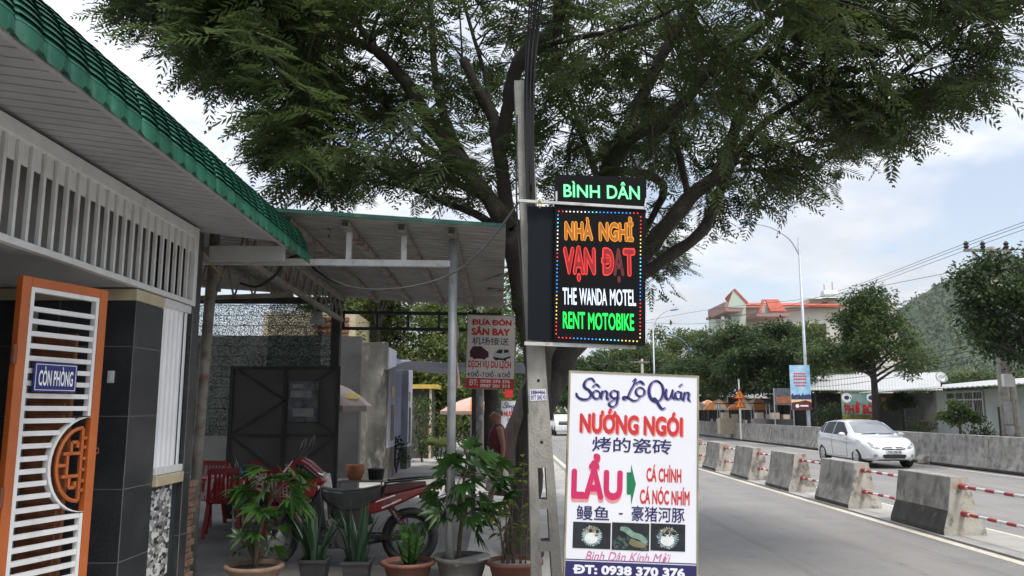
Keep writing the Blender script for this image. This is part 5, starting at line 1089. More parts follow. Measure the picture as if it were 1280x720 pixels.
CANOPY = [(100, -260), (1480, -260), (1480, 0), (1280, 20), (1274, 72), (1252, 104), (1225, 150), (1196, 176), (1150, 192), (1110, 212), (1050, 214), (1012, 212), (1035, 232), (1072, 258), (1060, 268), (985, 276), (960, 292), (905, 292), (900, 325), (880, 352), (838, 388), (805, 395), (780, 330), (640, 420), (480, 400), (380, 272), (345, 262), (310, 228), (284, 186), (305, 168), (322, 150), (300, 140), (250, 128), (232, 108), (205, 72), (168, 48), (130, 42), (112, 20)]
HOLES = [(345, 112, 22), (470, 55, 0), (597, 60, 20), (655, 60, 0), (1010, 75, 14), (1140, 65, 26), (1190, 78, 14), (860, 105, 10), (930, 195, 12), (1040, 150, 8), (722, 45, 8), (760, 110, 8), (880, 175, 10)]
def inpoly(x, y, P):
    c = False; j = len(P) - 1
    for i in range(len(P)):
        if (P[i][1] > y) != (P[j][1] > y) and x < (P[j][0] - P[i][0]) * (y - P[i][1]) / (P[j][1] - P[i][1]) + P[i][0]: c = not c
        j = i
    return c
clus = []
tries = 0
while len(clus) < 1160 and tries < 260000:
    tries += 1
    p = np.array([RNG.uniform(-6.5, 8.5), RNG.uniform(5.6, 14.5), RNG.uniform(2.6, 9.0)])
    if tries % 6 == 0:                      # the two outer reaches of the crown
        u_ = RNG.random(); p = at(RNG.uniform(110, 420), RNG.uniform(-60, 270), RNG.uniform(7.3, 10.5)) if u_ < .6 else at(RNG.uniform(1000, 1290), RNG.uniform(-60, 270), RNG.uniform(7.8, 11.5))
    e = ((p[0] - .8) / 7.6) ** 2 + ((p[1] - 9.6) / 5.0) ** 2 + ((p[2] - 5.2) / 4.0) ** 2
    if e > 1: continue
    x, y = proj(p)
    if y < -240 or not inpoly(x, y + 10, CANOPY) or not inpoly(x - 16, y, CANOPY) or not inpoly(x + 16, y, CANOPY) or not inpoly(x, y + 22, CANOPY): continue
    if any((x - hx) ** 2 + (y - hy) ** 2 < (hr + 8) ** 2 for hx, hy, hr in HOLES if hr): continue
    if x < 665 and y > 250 and p[1] < 13.5: continue
    if math.sin(x * .047 + 1.3) * math.sin(y * .061 + x * .013) > .62 and RNG.random() < .85: continue      # openings between the sprays
    if 655 < x < 815 and y > 160 and p[1] < 8: continue
    if 640 < x < 690 and p[1] < 7.4: continue
    d = np.linalg.norm(segs[:, :3] - p, axis=1) - .0
    dm = d.min()
    if dm > 2.3 or (dm > 1.3 and RNG.random() > .6 and 420 < x < 1000): continue
    if x < 400 and p[1] > 11: continue
    jn = int(d.argmin())
    if p[1] < segs[jn, 1] - .25 and segs[jn, 3] > .03 and RNG.random() > .55: continue      # the underside of the crown is open round the big limbs
    clus.append((p, jn))
SP = []; TN = []
tw = MB(tuple(BO))
for k, (p, j) in enumerate(clus):
    q = segs[j, :3]; mid = (q + p) / 2 + RNG.normal(size=3) * .06 + np.array([0, 0, .08])
    tw.tube([q, mid, p], [min(.014, segs[j, 3] * .8), .009, .005], 5, False, 3)
    out = unit(p - q + 1e-6); tn = float(np.clip(.5 * (RNG.random() + .5 + .9 * math.sin(p[0] * 1.3 + p[2]) * math.sin(p[1] * 1.1)) * .8, 0, .8))
    for s in range(RNG.integers(11, 17)):
        c = q + (p - q) * RNG.uniform(.35, 1.05) + RNG.normal(size=3) * np.array([.10, .10, .06])
        d = out * .8 + RNG.normal(size=3) * np.array([.8, .8, .35]); d[2] = d[2] * .5 - .1
        SP.append((c, unit(d))); TN.append(tn + RNG.uniform(0, .25))
tw.build('twigs', 'bark', bt)
bw_.build('trunk', 'bark', bt, True)
# one feathery spray: a drooping midrib with pairs of slender pinnae
def sprays(SP, TN, pairs=9, length=.36):
    C = np.array([s[0] for s in SP]); D = np.array([s[1] for s in SP]); n = len(C); T = np.array(TN)
    up = np.array([0, 0, 1.]) + RNG.normal(size=(n, 3)) * .35; Sx = unit(np.cross(D, up)); U = np.cross(Sx, D); ln = length * RNG.uniform(.55, 1.3, n); dr = RNG.uniform(.1, .5, n)
    Vs, Ts = [], []
    def P(t): return C + D * (ln * t)[:, None] - np.array([0, 0, 1]) * (ln * dr * t * t)[:, None]
    def quad(b, d, L, w_, nrm):
        s = unit(np.cross(d, nrm)); Vs.append(np.stack([b, b + d * (L * .4)[:, None] + s * w_ / 2, b + d * L[:, None], b + d * (L * .4)[:, None] - s * w_ / 2], 1)); Ts.append(np.repeat(T[:, None], 4, 1))
    for i in range(pairs):
        t = .14 + .86 * i / (pairs - 1); b = P(t); L = ln * .34 * math.sin(math.pi * (.18 + .72 * t)) * RNG.uniform(.8, 1.15, n)
        for s in (-1, 1):
            d = unit(D * (.45 + .5 * t) + Sx * s - np.array([0, 0, 1]) * (.15 + .5 * dr)[:, None] + RNG.normal(size=(n, 3)) * .12)
            quad(b, d, L, .027, U)
    quad(C, unit(P(1.) - C), ln, .006, Sx)
    V = np.concatenate(Vs).reshape(-1, 3); F = np.arange(len(V)).reshape(-1, 4); return V, F, np.concatenate(Ts).reshape(-1)
V, F, T = sprays(SP, TN); from_arrays('crown', V, F, 'leaf_canopy', bt, T, off=BO)

def leafy_tree(name, label, base, h, clumps, r_cl, n_leaf, ls, m, trunk_r=.14, group=None, seed=0, lean=(0, 0), bark='bark_dark', flat=.7, trunk_top=.75):
    """base: foot; clumps: list of (dx, dy, z, radius) lobes, each filled with leaf clumps"""
    rg = np.random.default_rng(seed); t = thing(name, label, 'tree', tuple(base), 0, group); b = MB()
    top = Vector((lean[0], lean[1], h * trunk_top)); b.tube([(0, 0, -.1), (lean[0] * .25 + .04, lean[1] * .2, h * trunk_top * .45), tuple(top)], [trunk_r * 1.25, trunk_r * .9, trunk_r * .35], 9, True, 5)
    V, C, Dd, Nn, L, T = [], [], [], [], [], []
    for (x, y, z, r_) in clumps:
        q = Vector((lean[0] * .5, lean[1] * .5, min(z * .75, h * trunk_top * .8))); b.tube([q, (q + Vector((x, y, z))) / 2 + Vector((0, 0, .1 * r_)), (x, y, z)], [trunk_r * .45, trunk_r * .28, trunk_r * .1], 6, False, 3)
        k = max(4, int(9 * (r_ / r_cl) ** 2))
        u = unit(rg.normal(size=(k, 3))); cc = np.array([x, y, z]) + u * r_ * (rg.random(k) ** .45)[:, None] * np.array([1, 1, flat])
        for c in cc:
            n = int(n_leaf * rg.uniform(.6, 1.3)); o = unit(rg.normal(size=(n, 3))) * (rg.random(n) ** .5)[:, None] * r_cl * np.array([1, 1, .55]); C.append(c + o); Dd.append(o + rg.normal(size=(n, 3)) * .25 * r_cl - np.array([0, 0, .15 * r_cl])); Nn.append(np.array([0, 0, 1]) + rg.normal(size=(n, 3)) * .6); T.append(np.clip(rg.uniform(0, .75) + rg.uniform(-.1, .25, n), 0, 1)); L.append(ls * rg.uniform(.7, 1.3, n))
    b.build('trunk', bark, t, True)
    C, Dd, Nn, L, T = map(np.concatenate, (C, Dd, Nn, L, T)); V, F = leaf_quads(C, Dd, Nn, L, L * .5)
    from_arrays('crown', V, F, m, t, np.repeat(T, 4)); return t
def lobes(rg, n, rx, ry, z0, z1, r0, r1, cone=False):
    out = []
    for i in range(n):
        s = (i + .5) / n; z = z0 + (z1 - z0) * s; k = (1 - s * .85) if cone else math.sin(math.pi * (.22 + .70 * s)) ; a = rg.uniform(0, 6.28); d = math.sqrt(rg.random()); out.append((rx * k * d * math.cos(a), ry * k * d * math.sin(a), z, rg.uniform(r0, r1) * (.6 + .4 * k)))
    return out
def G0(px, Yd, z=0): p = at(px, 513, Yd); return (p[0], Yd, z)
rg = np.random.default_rng(5)
# right of the road
leafy_tree('street_tree', 'conical dark tree in front of the pale hotel, right of the lamp post banner', G0(1094, 38), 7.6, lobes(rg, 26, 2.9, 2.6, 3.75, 7.0, .6, 1.15, True) + [(0, 0, 7.3, .5)], .50, 46, .17, 'leaf_mid', .17, 'trees along the far side', 21, bark='bark_dark')
leafy_tree('street_tree', 'broad dark tree reaching over the twin utility pole at the right edge', G0(1312, 23.6), 7.2, [(-1.9, 0, 5.7, .4), (-2.3, 0, 5.5, .22), (-1.2, .3, 6.0, .65), (-1.9, 0, 4.6, .5), (-2.1, -.2, 3.8, .4), (-1.5, .2, 4.2, .65), (-1.9, 0, 5.0, .6), (-1.0, -.2, 5.0, 1.0), (.3, 0, 5.2, 1.2), (-.4, .2, 3.9, .9), (-1.3, .1, 3.5, .55), (1.2, .2, 4.4, 1.2), (.6, 0, 6.2, 1.0), (1.6, 0, 5.6, 1.0), (-.6, 0, 3.1, .5)], .45, 48, .15, 'leaf_dark', .2, 'trees along the far side', 22)
for (px, Yd, h, rx, n, m, lab, sd) in ((1022, 58, 7.9, 3.0, 20, 'leaf_mid', 'rounded tree directly behind the banner on the lamp post', 31), (975, 47, 7.2, 3.0, 22, 'leaf_dark', 'dense tree left of the lamp post, over the orange parasols', 32), (925, 52, 7.5, 2.8, 20, 'leaf_mid', 'bushy tree above the yellow warning triangles', 33), (880, 60, 7.4, 3.0, 20, 'leaf_dark', 'dark tree just right of the billboard top', 34), (1003, 52, 7.6, 2.4, 16, 'leaf_light', 'lighter green tree top rising between the lamp post and its neighbour', 35)):
    leafy_tree('street_tree', lab, G0(px, Yd), h, lobes(rg, n, rx, rx * .9, 3.0, h - .6, .7, 1.4), .48, 30, .20, m, .16, 'trees along the far side', sd)
for i, (px, Yd, h, rx, m, lab) in enumerate(((838, 92, 11.6, 4.5, 'leaf_light', 'tall light green tree beside the second lamp post, far down the road'), (790, 80, 8.8, 4.0, 'leaf_mid', 'tree crown below the LED sign corner, left of the second lamp post'), (760, 95, 9.5, 4.0, 'leaf_light', 'pale tree showing between the LED sign and the billboard'), (868, 105, 12.8, 5.0, 'leaf_light', 'far light tree on the skyline left of the hotel'), (812, 120, 12.6, 5.5, 'leaf_light', 'farthest tree on the skyline behind the second lamp post'), (905, 84, 9.8, 4.0, 'leaf_mid', 'tree crown at the foot of the crossarm pole before the hotel'), (730, 70, 6.6, 3.0, 'leaf_dark', 'dark tree peeping left of the billboard top'))):
    leafy_tree('distant_tree', lab, G0(px, Yd), h, lobes(rg, 18, rx, rx, 2.5, h - 1, 1.1, 2.1), .80, 34, .33, m, .22, 'trees far down the road', 50 + i)
for i, (px, Yd, h, rx, m, lab) in enumerate(((1160, 62, 4.6, 3.0, 'leaf_mid', 'tree behind the low tin roof, left of the twin pole'), (1205, 58, 4.3, 3.0, 'leaf_dark', 'dark tree behind the tin roof below the wires'), (1140, 92, 6.6, 3.6, 'leaf_mid', 'tree at the foot of the hill, right of the pale hotel'), (1200, 88, 6.4, 4.0, 'leaf_light', 'light tree at the hill foot, left of the broad tree'), (1265, 70, 5.6, 3.4, 'leaf_mid', 'tree behind the twin pole at the right edge'))):
    leafy_tree('distant_tree', lab, G0(px, Yd), h, lobes(rg, 16, rx, rx, 2.2, h - 1, 1.0, 1.8), .8, 34, .30, m, .2, 'trees at the foot of the hill', 70 + i)
# beyond the carport on the left
for i, (px, Yd, h, rx, m, lab) in enumerate(((470, 30, 7.5, 2.6, 'leaf_light', 'yellow green tree seen under the back edge of the carport roof'), (545, 33, 7.0, 2.6, 'leaf_light', 'tree behind the navy tarpaulin, left of the slim post'), (600, 40, 8.0, 3.0, 'leaf_mid', 'tree behind the hanging airport sign'), (565, 31, 3.6, 1.5, 'leaf_light', 'low bright bush beside the yellow edged stall'), (640, 48, 7.5, 3.0, 'leaf_mid', 'tree far up the pavement behind the concrete pole'), (425, 36, 9.0, 2.6, 'leaf_light', 'tree above the mouldy wall beside the louvred house'), (672, 62, 8, 3.0, 'leaf_dark', 'dark tree far up the pavement between pole and billboard'))):
    leafy_tree('pavement_tree', lab, G0(px, Yd), h, lobes(rg, 18, rx, rx * .8, 1.0 if h < 4 else 2.2, h - .6, .7, 1.1), .50, 40, .17, m, .13, 'trees beyond the carport', 90 + i)
def trunk_tree(label, pts, rs, crown, seed):
    t = thing('pavement_tree', label, 'tree', (pts[0][0], pts[0][1], 0), 0, 'trees beyond the carport'); O = np.array([pts[0][0], pts[0][1], 0]); b = MB(tuple(O)); b.tube(pts, rs, 10, True, 5); b.build('trunk', 'bark_dark', t, True)
    rg2 = np.random.default_rng(seed); C, D, T = [], [], []
    for (x, y, z, r_) in crown:
        n = 700; o_ = unit(rg2.normal(size=(n, 3))) * (rg2.random(n) ** .4)[:, None] * r_; C.append(np.array([x, y, z]) + o_ - O); D.append(o_ - np.array([0, 0, .3])); T.append(rg2.random(n))
    C, D, T = map(np.concatenate, (C, D, T)); V, F = leaf_quads(C, D, rg2.normal(size=C.shape) * .5 + np.array([0, 0, 1]), np.full(len(C), .17), np.full(len(C), .08)); from_arrays('crown', V, F, 'leaf_mid', t, np.repeat(T, 4))
A = lambda px, py, Y: tuple(at(px, py, Y))
trunk_tree('leaning dark trunk behind the man, crossing the far billboard', [(at(630, 600, 16)[0], 16, 0), A(636, 560, 16), A(650, 520, 16), A(668, 470, 16), A(690, 430, 16), A(720, 380, 16)], [.24, .2, .18, .17, .15, .08], [(1.6, 16.5, 4.2, 1.0), (.9, 16.8, 4.6, .9)], 3)
trunk_tree('dark upright trunk just left of the man', [(at(617, 580, 21)[0], 21, 0), A(615, 530, 21), A(614, 490, 21), A(606, 440, 21)], [.26, .22, .2, .1], [(-.5, 21, 3.9, 1.0), (-.2, 21.5, 4.4, 1.0)], 4)
up_ = thing('utility_pole', 'pale round pole pasted with notices behind the man', 'utility pole', (at(598, 560, 22)[0], 22, 0)); b = MB(); b.tube([(0, 0, 0), (0, 0, 6.5)], [.15, .12], 12); b.build('shaft', 'pole_concrete', up_, True)
b = MB(); 
for z, w_ in ((1.5, .2), (1.1, .25), (2.0, .2)): b.box(-.1, .1, -.153, -.151, z, z + w_)
b.each('notice', 'poster_pale', up_)
# plants along the path
def bush(label, loc, h, r_, m, n, ls, seed):
    rg2 = np.random.default_rng(seed); t = thing('bush', label, 'bush', loc, 0, None); b = MB()
    for i in range(6): a = i * 1.05; b.tube([(0, 0, 0), (r_ * .3 * math.cos(a), r_ * .3 * math.sin(a), h * .4), (r_ * .6 * math.cos(a), r_ * .6 * math.sin(a), h * .8)], [.02, .015, .006], 5)
    b.build('stem', 'bark_thin', t)
    k = max(6, n // 40); cc = np.stack([rg2.normal(size=k) * r_ * .5, rg2.normal(size=k) * r_ * .45, h * (.15 + .8 * rg2.random(k))], 1); ii = rg2.integers(0, k, n); o_ = rg2.normal(size=(n, 3)) * r_ * .2; C = cc[ii] + o_; C[:, 2] = np.abs(C[:, 2]); V, F = leaf_quads(C, o_ + rg2.normal(size=(n, 3)) * .05, np.array([0, 0, 1]) + rg2.normal(size=(n, 3)) * .5, ls * rg2.uniform(.7, 1.3, n), ls * .5 * np.ones(n)); from_arrays('foliage', V, F, m, t, np.repeat(np.clip(rg2.random(k)[ii] * .8 + rg2.random(n) * .2, 0, 1), 4)); return t
bush('leafy shrub climbing beside the lilac house corner', G0(528, 26), 2.2, .5, 'leaf_mid', 900, .12, 1); bush('low shrub at the foot of the lilac wall', G0(497, 21.5), .9, .25, 'leaf_dark', 350, .1, 2)
bush('bright hedge plant behind the slim post', G0(560, 29), 1.7, .8, 'leaf_light', 900, .14, 3); bush('green shrub at the foot of the dark back post', G0(582, 30), 2.3, .7, 'leaf_mid', 800, .13, 4)
t = thing('fan_palm', 'small bright fan palm beside the path behind the slim post', 'plant', G0(551, 24)); b = MB(); C, D, Nn, L, W, T = [], [], [], [], [], []
for k in range(9):
    a = k * .7; d = np.array([math.cos(a) * .7, math.sin(a) * .7 - .2, RNG.uniform(.5, 1.1)]); tip = np.array([0, 0, .25]) + unit(d) * .45; b.tube([(0, 0, 0), tuple(tip * .6), tuple(tip)], [.014, .01, .007], 5)
    x = unit(np.cross(unit(d), [0, 0, 1.])); u_ = np.cross(x, unit(d))
    for j in range(14): an = (j - 6.5) * .19; C.append(tip); D.append(unit(d) * math.cos(an) + x * math.sin(an)); Nn.append(u_); L.append(.36 * RNG.uniform(.9, 1.1)); W.append(.03); T.append(RNG.uniform(.5, 1))
b.build('stem', 'leaf_light', t); V, F, k = blade_leaflets(*map(np.array, (C, D, Nn, L, W)), 3, .25); from_arrays('foliage', V, F, 'leaf_light', t, np.repeat(T, k))
# ---------------------------------------------------------------- median barriers and their pipes
m_ = mat('tar_stain', (.055, .052, .047), .8, .3, 5); layer(m_, (.2, .19, .175), 6, .58, .72, fac=.6)
def jersey(label, y0, y1, xc, group, hgt=.79):
    t = thing('concrete_barrier', label, 'barrier', (xc, (y0 + y1) / 2, -.095), 0, group); h = (y1 - y0) / 2
    pr = [(-.30, 0), (-.30, .07), (-.20, .33), (-.125, hgt), (.125, hgt), (.20, .33), (.30, .07), (.30, 0)]; b = MB(); n = len(pr)
    # body, ends slightly battered outward at the foot
    vs = [(x, -h - (.03 if z < .1 else 0), z) for x, z in pr] + [(x, h, z) for x, z in pr]; b.m = 0; b.add(vs, [(i, (i + 1) % n, n + (i + 1) % n, n + i) for i in range(n)])
    b.mi[0] = 2                                                             # the tarred foot
    if 'nearest and' in label: b.mi[1] = 2
    b.m = 1; b.add(vs, [tuple(range(n - 1, -1, -1)), tuple(range(n, 2 * n))]); b.build('block', ['weathered_concrete', 'barrier_end', 'tar_stain'], t, bevel=.012); return t
starts = [11.42 - 3.02, 11.42, 14.5, 17.45, 20.3, 23.3, 26.3, 29.3]
labs = [None, 'nearest and biggest median barrier, dark stained front with a pale end', 'second median barrier from the camera, the one before the car bonnet', 'third median barrier from the camera, below the rear of the car', 'fourth median barrier, small with a pale foot', 'fifth median barrier, at the edge of the billboard', 'median barrier partly hidden by the billboard edge', None]
GR = 'concrete barriers on the median'
for s, l in zip(starts, labs):
    if l: jersey(l, s, s + 1.5, 6.46, GR)
nm = ['', 'nearest', 'second', 'third', 'fourth', 'fifth', 'sixth']
for i in range(0, 7):
    for hgt, lv in ((.66, 'upper'), (.29, 'lower')):
        y0, y1 = starts[i] + 1.5, starts[i + 1]
        if i == 0: y0 = 8.6; 
        who = ('between the nearest and second' if i == 1 else 'between the second and third' if i == 2 else 'between the third and fourth' if i == 3 else 'between the fourth and fifth' if i == 4 else 'beyond the fifth') if i else 'running off the right edge from the nearest'
        t = thing('guard_pipe', f'{lv} red and white pipe {who} median barrier', 'pipe', (6.46, y1, hgt - .095), 0, 'red and white pipes on the median')
        L_ = y1 - y0; nseg = max(4, int(L_ / .19)); b = MB()
        b.tube([(0, -L_ * k / nseg, 0) for k in range(nseg + 1)], .024, 8, True); b.mi = [(i // 8) % 2 for i in range(len(b.f))]
        b.build('tube', ['white_paint', 'red_paint'], t, True)
        b = MB(); b.tube([(0, -.14, 0), (0, .02, 0)], .037, 10); b.tube([(0, -L_ + .1, 0), (0, -L_ - .0, 0)], .037, 10); b.each('socket', 'red_paint', t)
# long wall on the far side, cast in lengths
ls_ = [('weathered far wall length at the right edge, with a broken pale patch', 14.0), ('far wall length just right of the car', 19.0)]
y = 14.0; i = 0
far_lab = ['far wall length running out of the right edge of the photo', 'far wall length at the right, under the twin utility pole', 'far wall length behind the front of the white car', 'far wall length hidden behind the white car roof', 'far wall length just left of the white car', 'far wall length beside the lamp post with the banner', 'far wall length left of the lamp post, before the kiosk frames', 'far wall length below the orange parasols', 'far wall length below the warning triangles', 'far wall length touching the billboard edge', 'far wall length hidden behind the billboard', 'farthest wall length seen left of the billboard']
while i < 12:
    L_ = 4.7; jersey(far_lab[i], y, y + L_ - .03, 14.30 if i != 5 else 14.34, 'lengths of the wall beyond the far lanes', .98); y += L_; i += 1
b = MB()
for q in range(60): b.m = q % 2; b.box(17.2, 17.4, 40 + q * .9, 40.9 + q * .9, 0, .95)
o = b.build('painted_kerb', ['white_paint', 'black_paint'], None); setp(o, 'low black and white painted parapet behind the far wall', 'parapet')
rk = MB(); rk.ball((0, 0, .12), .3, .22, .2, 10, 7); rk.v = [v + Vector((random.uniform(-.04, .04), random.uniform(-.04, .04), random.uniform(-.03, .03))) for v in rk.v]; o = rk.build('rubble', 'barrier_end'); o.location = (13.95, 26.6, -.12); setp(o, 'pale lump of broken concrete at the foot of the far wall', 'rubble')

# ---------------------------------------------------------------- white hatchback
mat('car_white', (.72, .73, .74), .18, .02, 2, coat=.8); mat('glass_dark', (.010, .012, .014), .15, .1, spec=.12); mat('glass_shield', (.16, .17, .18), .05, .2, 1.2, spec=.9, coat=.7); mat('car_trim', (.015, .015, .016), .5, .1); mat('alloy', (.55, .55, .56), .4, .1, metal=.2); mat('plate_white', (.55, .55, .53), .5, .05); mat('lamp_glass', (.26, .28, .31), .1, .2, 14, spec=.9, coat=.6)
car = thing('hatchback_car', 'white hatchback driving towards the camera in the far lane', 'car', (11.85, 26.4, -.12), -90)
ZT = lambda x: np.interp(x, [-2.06, -2.02, -1.93, -1.72, -1.45, -1.0, -.5, 0, .22, .5, .95, 1.15, 1.5, 1.8, 1.95, 2.03, 2.06], [.70, .82, 1.02, 1.24, 1.375, 1.43, 1.45, 1.435, 1.40, 1.27, 1.02, .965, .905, .82, .73, .62, .55])
ZB = lambda x: np.interp(x, [-2.06, -1.95, -1.7, -1.0, 0, 1, 1.7, 1.95, 2.06], [.42, .30, .24, .20, .19, .19, .22, .24, .30])
WD = lambda x: np.interp(x, [-2.06, -2.0, -1.85, -1.5, -1.0, 0, 1.0, 1.5, 1.8, 1.95, 2.03, 2.06], [.60, .70, .78, .835, .85, .85, .85, .835, .77, .68, .58, .50])
BL = lambda x: np.interp(x, [-2.06, -1.9, -1.0, 0, .95, 1.5, 1.9, 2.06], [.68, .98, .97, .935, .90, .84, .68, .52])
RWf = lambda x: np.interp(x, [-2.0, -1.7, -1.3, 0, .3, .95, 1.2, 1.8, 2.06], [.62, .60, .60, .58, .60, .68, .70, .62, .40])
def sect(x):
    zt, zb, w_, bl, rw = ZT(x), ZB(x), WD(x), BL(x), RWf(x); bl = min(bl, zt - .015); rw = min(rw, w_ * .93)
    return [(0, zb), (w_ * .8, zb), (w_ * .965, zb + .07), (w_ * .99, zb + (bl - zb) * .45), (w_, zb + (bl - zb) * .62), (w_ * .985, zb + (bl - zb) * .86), (w_ * .955, bl), ((w_ * .955 * .5 + rw * .5), bl + (zt - bl) * .5), (rw, bl + (zt - bl) * .90), (rw * .82, zt - (zt - bl) * .03), (rw * .45, zt - .002), (0, zt)]
xs_ = np.unique(np.concatenate([np.linspace(-2.06, 2.06, 56), [.95, .22]]))
rows = []
for x in xs_:
    s = sect(x); rows.append([(x, -y, z) for y, z in s] + [(x, y, z) for y, z in reversed(s[:-1])][:-1] )
rows = [r_ + [r_[0]] for r_ in rows]
b = MB(); b.grid([r_[::-1] for r_ in rows]); nn = len(rows[0])
b.add([p for p in rows[0][:-1]], [tuple(range(nn - 1))]); b.add([p for p in rows[-1][:-1]], [tuple(range(nn - 2, -1, -1))])
cb_ = b.build('body', 'car_white', car, True)
bm = bmesh.new(); bm.from_mesh(cb_.data); bmesh.ops.remove_doubles(bm, verts=bm.verts, dist=1e-4); bmesh.ops.recalc_face_normals(bm, faces=bm.faces); bm.to_mesh(cb_.data); bm.free()
cut_m = MB()
for x in (-1.285, 1.285):
    for s in (-1, 1): cut_m.cyl((x, s * .60, .31), (x, s * 1.0, .31), .355, 28)
cu = cut_m.build('arch_cutter', 'car_trim'); bo = cb_.modifiers.new('arch', 'BOOLEAN'); bo.object = cu; bo.operation = 'DIFFERENCE'; bo.solver = 'EXACT'
dg = bpy.context.evaluated_depsgraph_get(); dg.update(); nm_ = bpy.data.meshes.new_from_object(cb_.evaluated_get(dg)); cb_.modifiers.clear(); cb_.data = nm_; bpy.data.objects.remove(cu)
cb_.data.polygons.foreach_set('use_smooth', [True] * len(cb_.data.polygons)); es = cb_.modifiers.new('es', 'EDGE_SPLIT'); es.split_angle = R(38)
def yat(x, z):
    s = sect(x); 
    ys_ = [p[0] for p in s[2:]]; zs_ = [p[1] for p in s[2:]]
    return float(np.interp(z, zs_, ys_))
def zat(x, y):
    s = sect(x)[6:]; ys_ = [p[0] for p in s][::-1]; zs_ = [p[1] for p in s][::-1]; return float(np.interp(abs(y), ys_, zs_))
def side_patch(name, m, X, zb_, zt_, s, off=.006, n=6):
    q = MB(); q.grid([[(x, s * (yat(x, zb_(x) + (zt_(x) - zb_(x)) * j / n) + off), zb_(x) + (zt_(x) - zb_(x)) * j / n) for x in (X if s < 0 else X[::-1])] for j in range(n + 1)]); return q.build(name, m, car, True)
for s in (-1, 1):
    zb_ = lambda x: BL(x) + .025; zr = lambda x: BL(x) + (ZT(x) - BL(x)) * .86
    side_patch('window', 'glass_dark', np.linspace(-.42, .62, 12), zb_, lambda x: max(zb_(x) + .01, min(zr(x), np.interp(x, [-.5, .05, .72], [2, 1.36, .97]))), s)
    side_patch('window', 'glass_dark', np.linspace(-1.22, -.47, 10), zb_, zr, s)
    side_patch('window', 'glass_dark', np.linspace(-1.62, -1.27, 8), lambda x: BL(x) + .03 + max(0, -x - 1.4) * .35, lambda x: max(BL(x) + .05 + max(0, -x - 1.4) * .35, zr(x) - max(0, -x - 1.45) * .55), s)
    q = MB()
    for x0, pts in ((.66, [(z, .66 + (z - .3) * .08) for z in np.linspace(.3, .95, 8)]), (-.445, [(z, -.445) for z in np.linspace(.3, .98, 8)])):
        for (za, xa), (zb2, xb) in zip(pts[:-1], pts[1:]): q.bar((xa, s * (yat(xa, za) + .002), za), (xb, s * (yat(xb, zb2) + .002), zb2), .008, .008, (0, 1, 0))
    for x0, x1 in ((-1.2, -.5), (-.4, .6)): 
        for k in range(4): xa, xb = x0 + (x1 - x0) * k / 4, x0 + (x1 - x0) * (k + 1) / 4; q.bar((xa, s * (yat(xa, .30) + .002), .30), (xb, s * (yat(xb, .30) + .002), .30), .008, .008)
    q.build('door_seam', 'car_trim', car)
    q = MB()
    for xa, xb in zip(np.linspace(-1.75, 1.2, 16)[:-1], np.linspace(-1.75, 1.2, 16)[1:]): q.bar((xa, s * (yat(xa, .80 + xa * -.035) - .004), .80 + xa * -.035), (xb, s * (yat(xb, .80 + xb * -.035) - .004), .80 + xb * -.035), .022, .02)
    q.build('crease', 'car_white', car, True)
    q = MB()
    for x0 in (-.3, -1.08): q.bar((x0, s * (yat(x0, .82) + .02), .82), (x0 - .16, s * (yat(x0, .82) + .02), .825), .02, .03)
    q.each('door_handle', 'car_white', car, bevel=.006)
    q = MB(); q.M = Matrix.Translation((.62, s * .95, .99)) @ Matrix.Diagonal((1, 1.25, .8, 1)); q.ball((0, 0, 0), .085); q.M = None; q.bar((.62, s * .84, .95), (.62, s * .93, .97), .05, .03); q.build('mirror', 'car_white', car, True)
    for x in (-1.285, 1.285):
        w2 = bpy.data.objects.new('wheel', None); COL.objects.link(w2); w2.parent = car; w2.location = (x, s * .735, .31)
        q = MB(); q.lathe([(.20, -.10), (.29, -.10), (.31, -.07), (.31, .07), (.29, .10), (.20, .10), (.20, -.10)], n=28, cap=False); q.v = [Vector((v.x, v.z, v.y)) for v in q.v]; q.build('tyre', 'black_rubber', w2, True)
        q = MB()
        for k in range(8): a = 2 * math.pi * k / 8; q.bar((.03 * math.cos(a), s * .085, .03 * math.sin(a)), (.205 * math.cos(a), s * .085, .205 * math.sin(a)), .045, .025, (0, 1, 0))
        q.cyl((0, s * .06, 0), (0, s * .1, 0), .05, 12); q.M = Matrix(((1, 0, 0, 0), (0, 0, 1, 0), (0, 1, 0, 0), (0, 0, 0, 1))); q.lathe([(.19, s * .07), (.215, s * .09), (.215, s * .1), (.185, s * .095)], n=24, cap=False); q.M = None; q.build('rim', 'alloy', w2)
        q = MB(); q.cyl((0, s * -.05, 0), (0, s * .05, 0), .2, 20); q.build('brake_drum', 'car_trim', w2)
q = MB(); n = 10
q.grid([[(x, yy, zat(x, yy) + .008) for x, yy in [(.985 - (.985 - .24) * t - .10 * (abs(u) ** 2.2) * (1 - t), u * (.66 - .12 * t)) for u in np.linspace(1, -1, 17)]] for t in np.linspace(0, 1, n)]); q.build('windscreen', 'glass_shield', car, True)
q = MB(); q.grid([[(x, yy, zat(x, yy) + .008) for x, yy in [(-1.93 + .40 * t, u * (.58 - .06 * t)) for u in np.linspace(-1, 1, 9)]] for t in np.linspace(0, 1, 6)]); q.build('rear_window', 'glass_dark', car, True)
q = MB(); 
for y0, y1 in ((-.5, -.02), (.05, .55)): q.bar((1.03, y0, 1.0), (.985, y1, 1.03), .02, .02)
q.each('wiper', 'car_trim', car)
def front(y, z): 
    """where the nose skin is at y, z"""
    lo_, hi_ = 1.2, 2.06
    for _ in range(24):
        m_ = (lo_ + hi_) / 2
        inside = ZB(m_) <= z <= ZT(m_) and abs(y) <= yat(m_, z)
        lo_, hi_ = (m_, hi_) if inside else (lo_, m_)
    return lo_
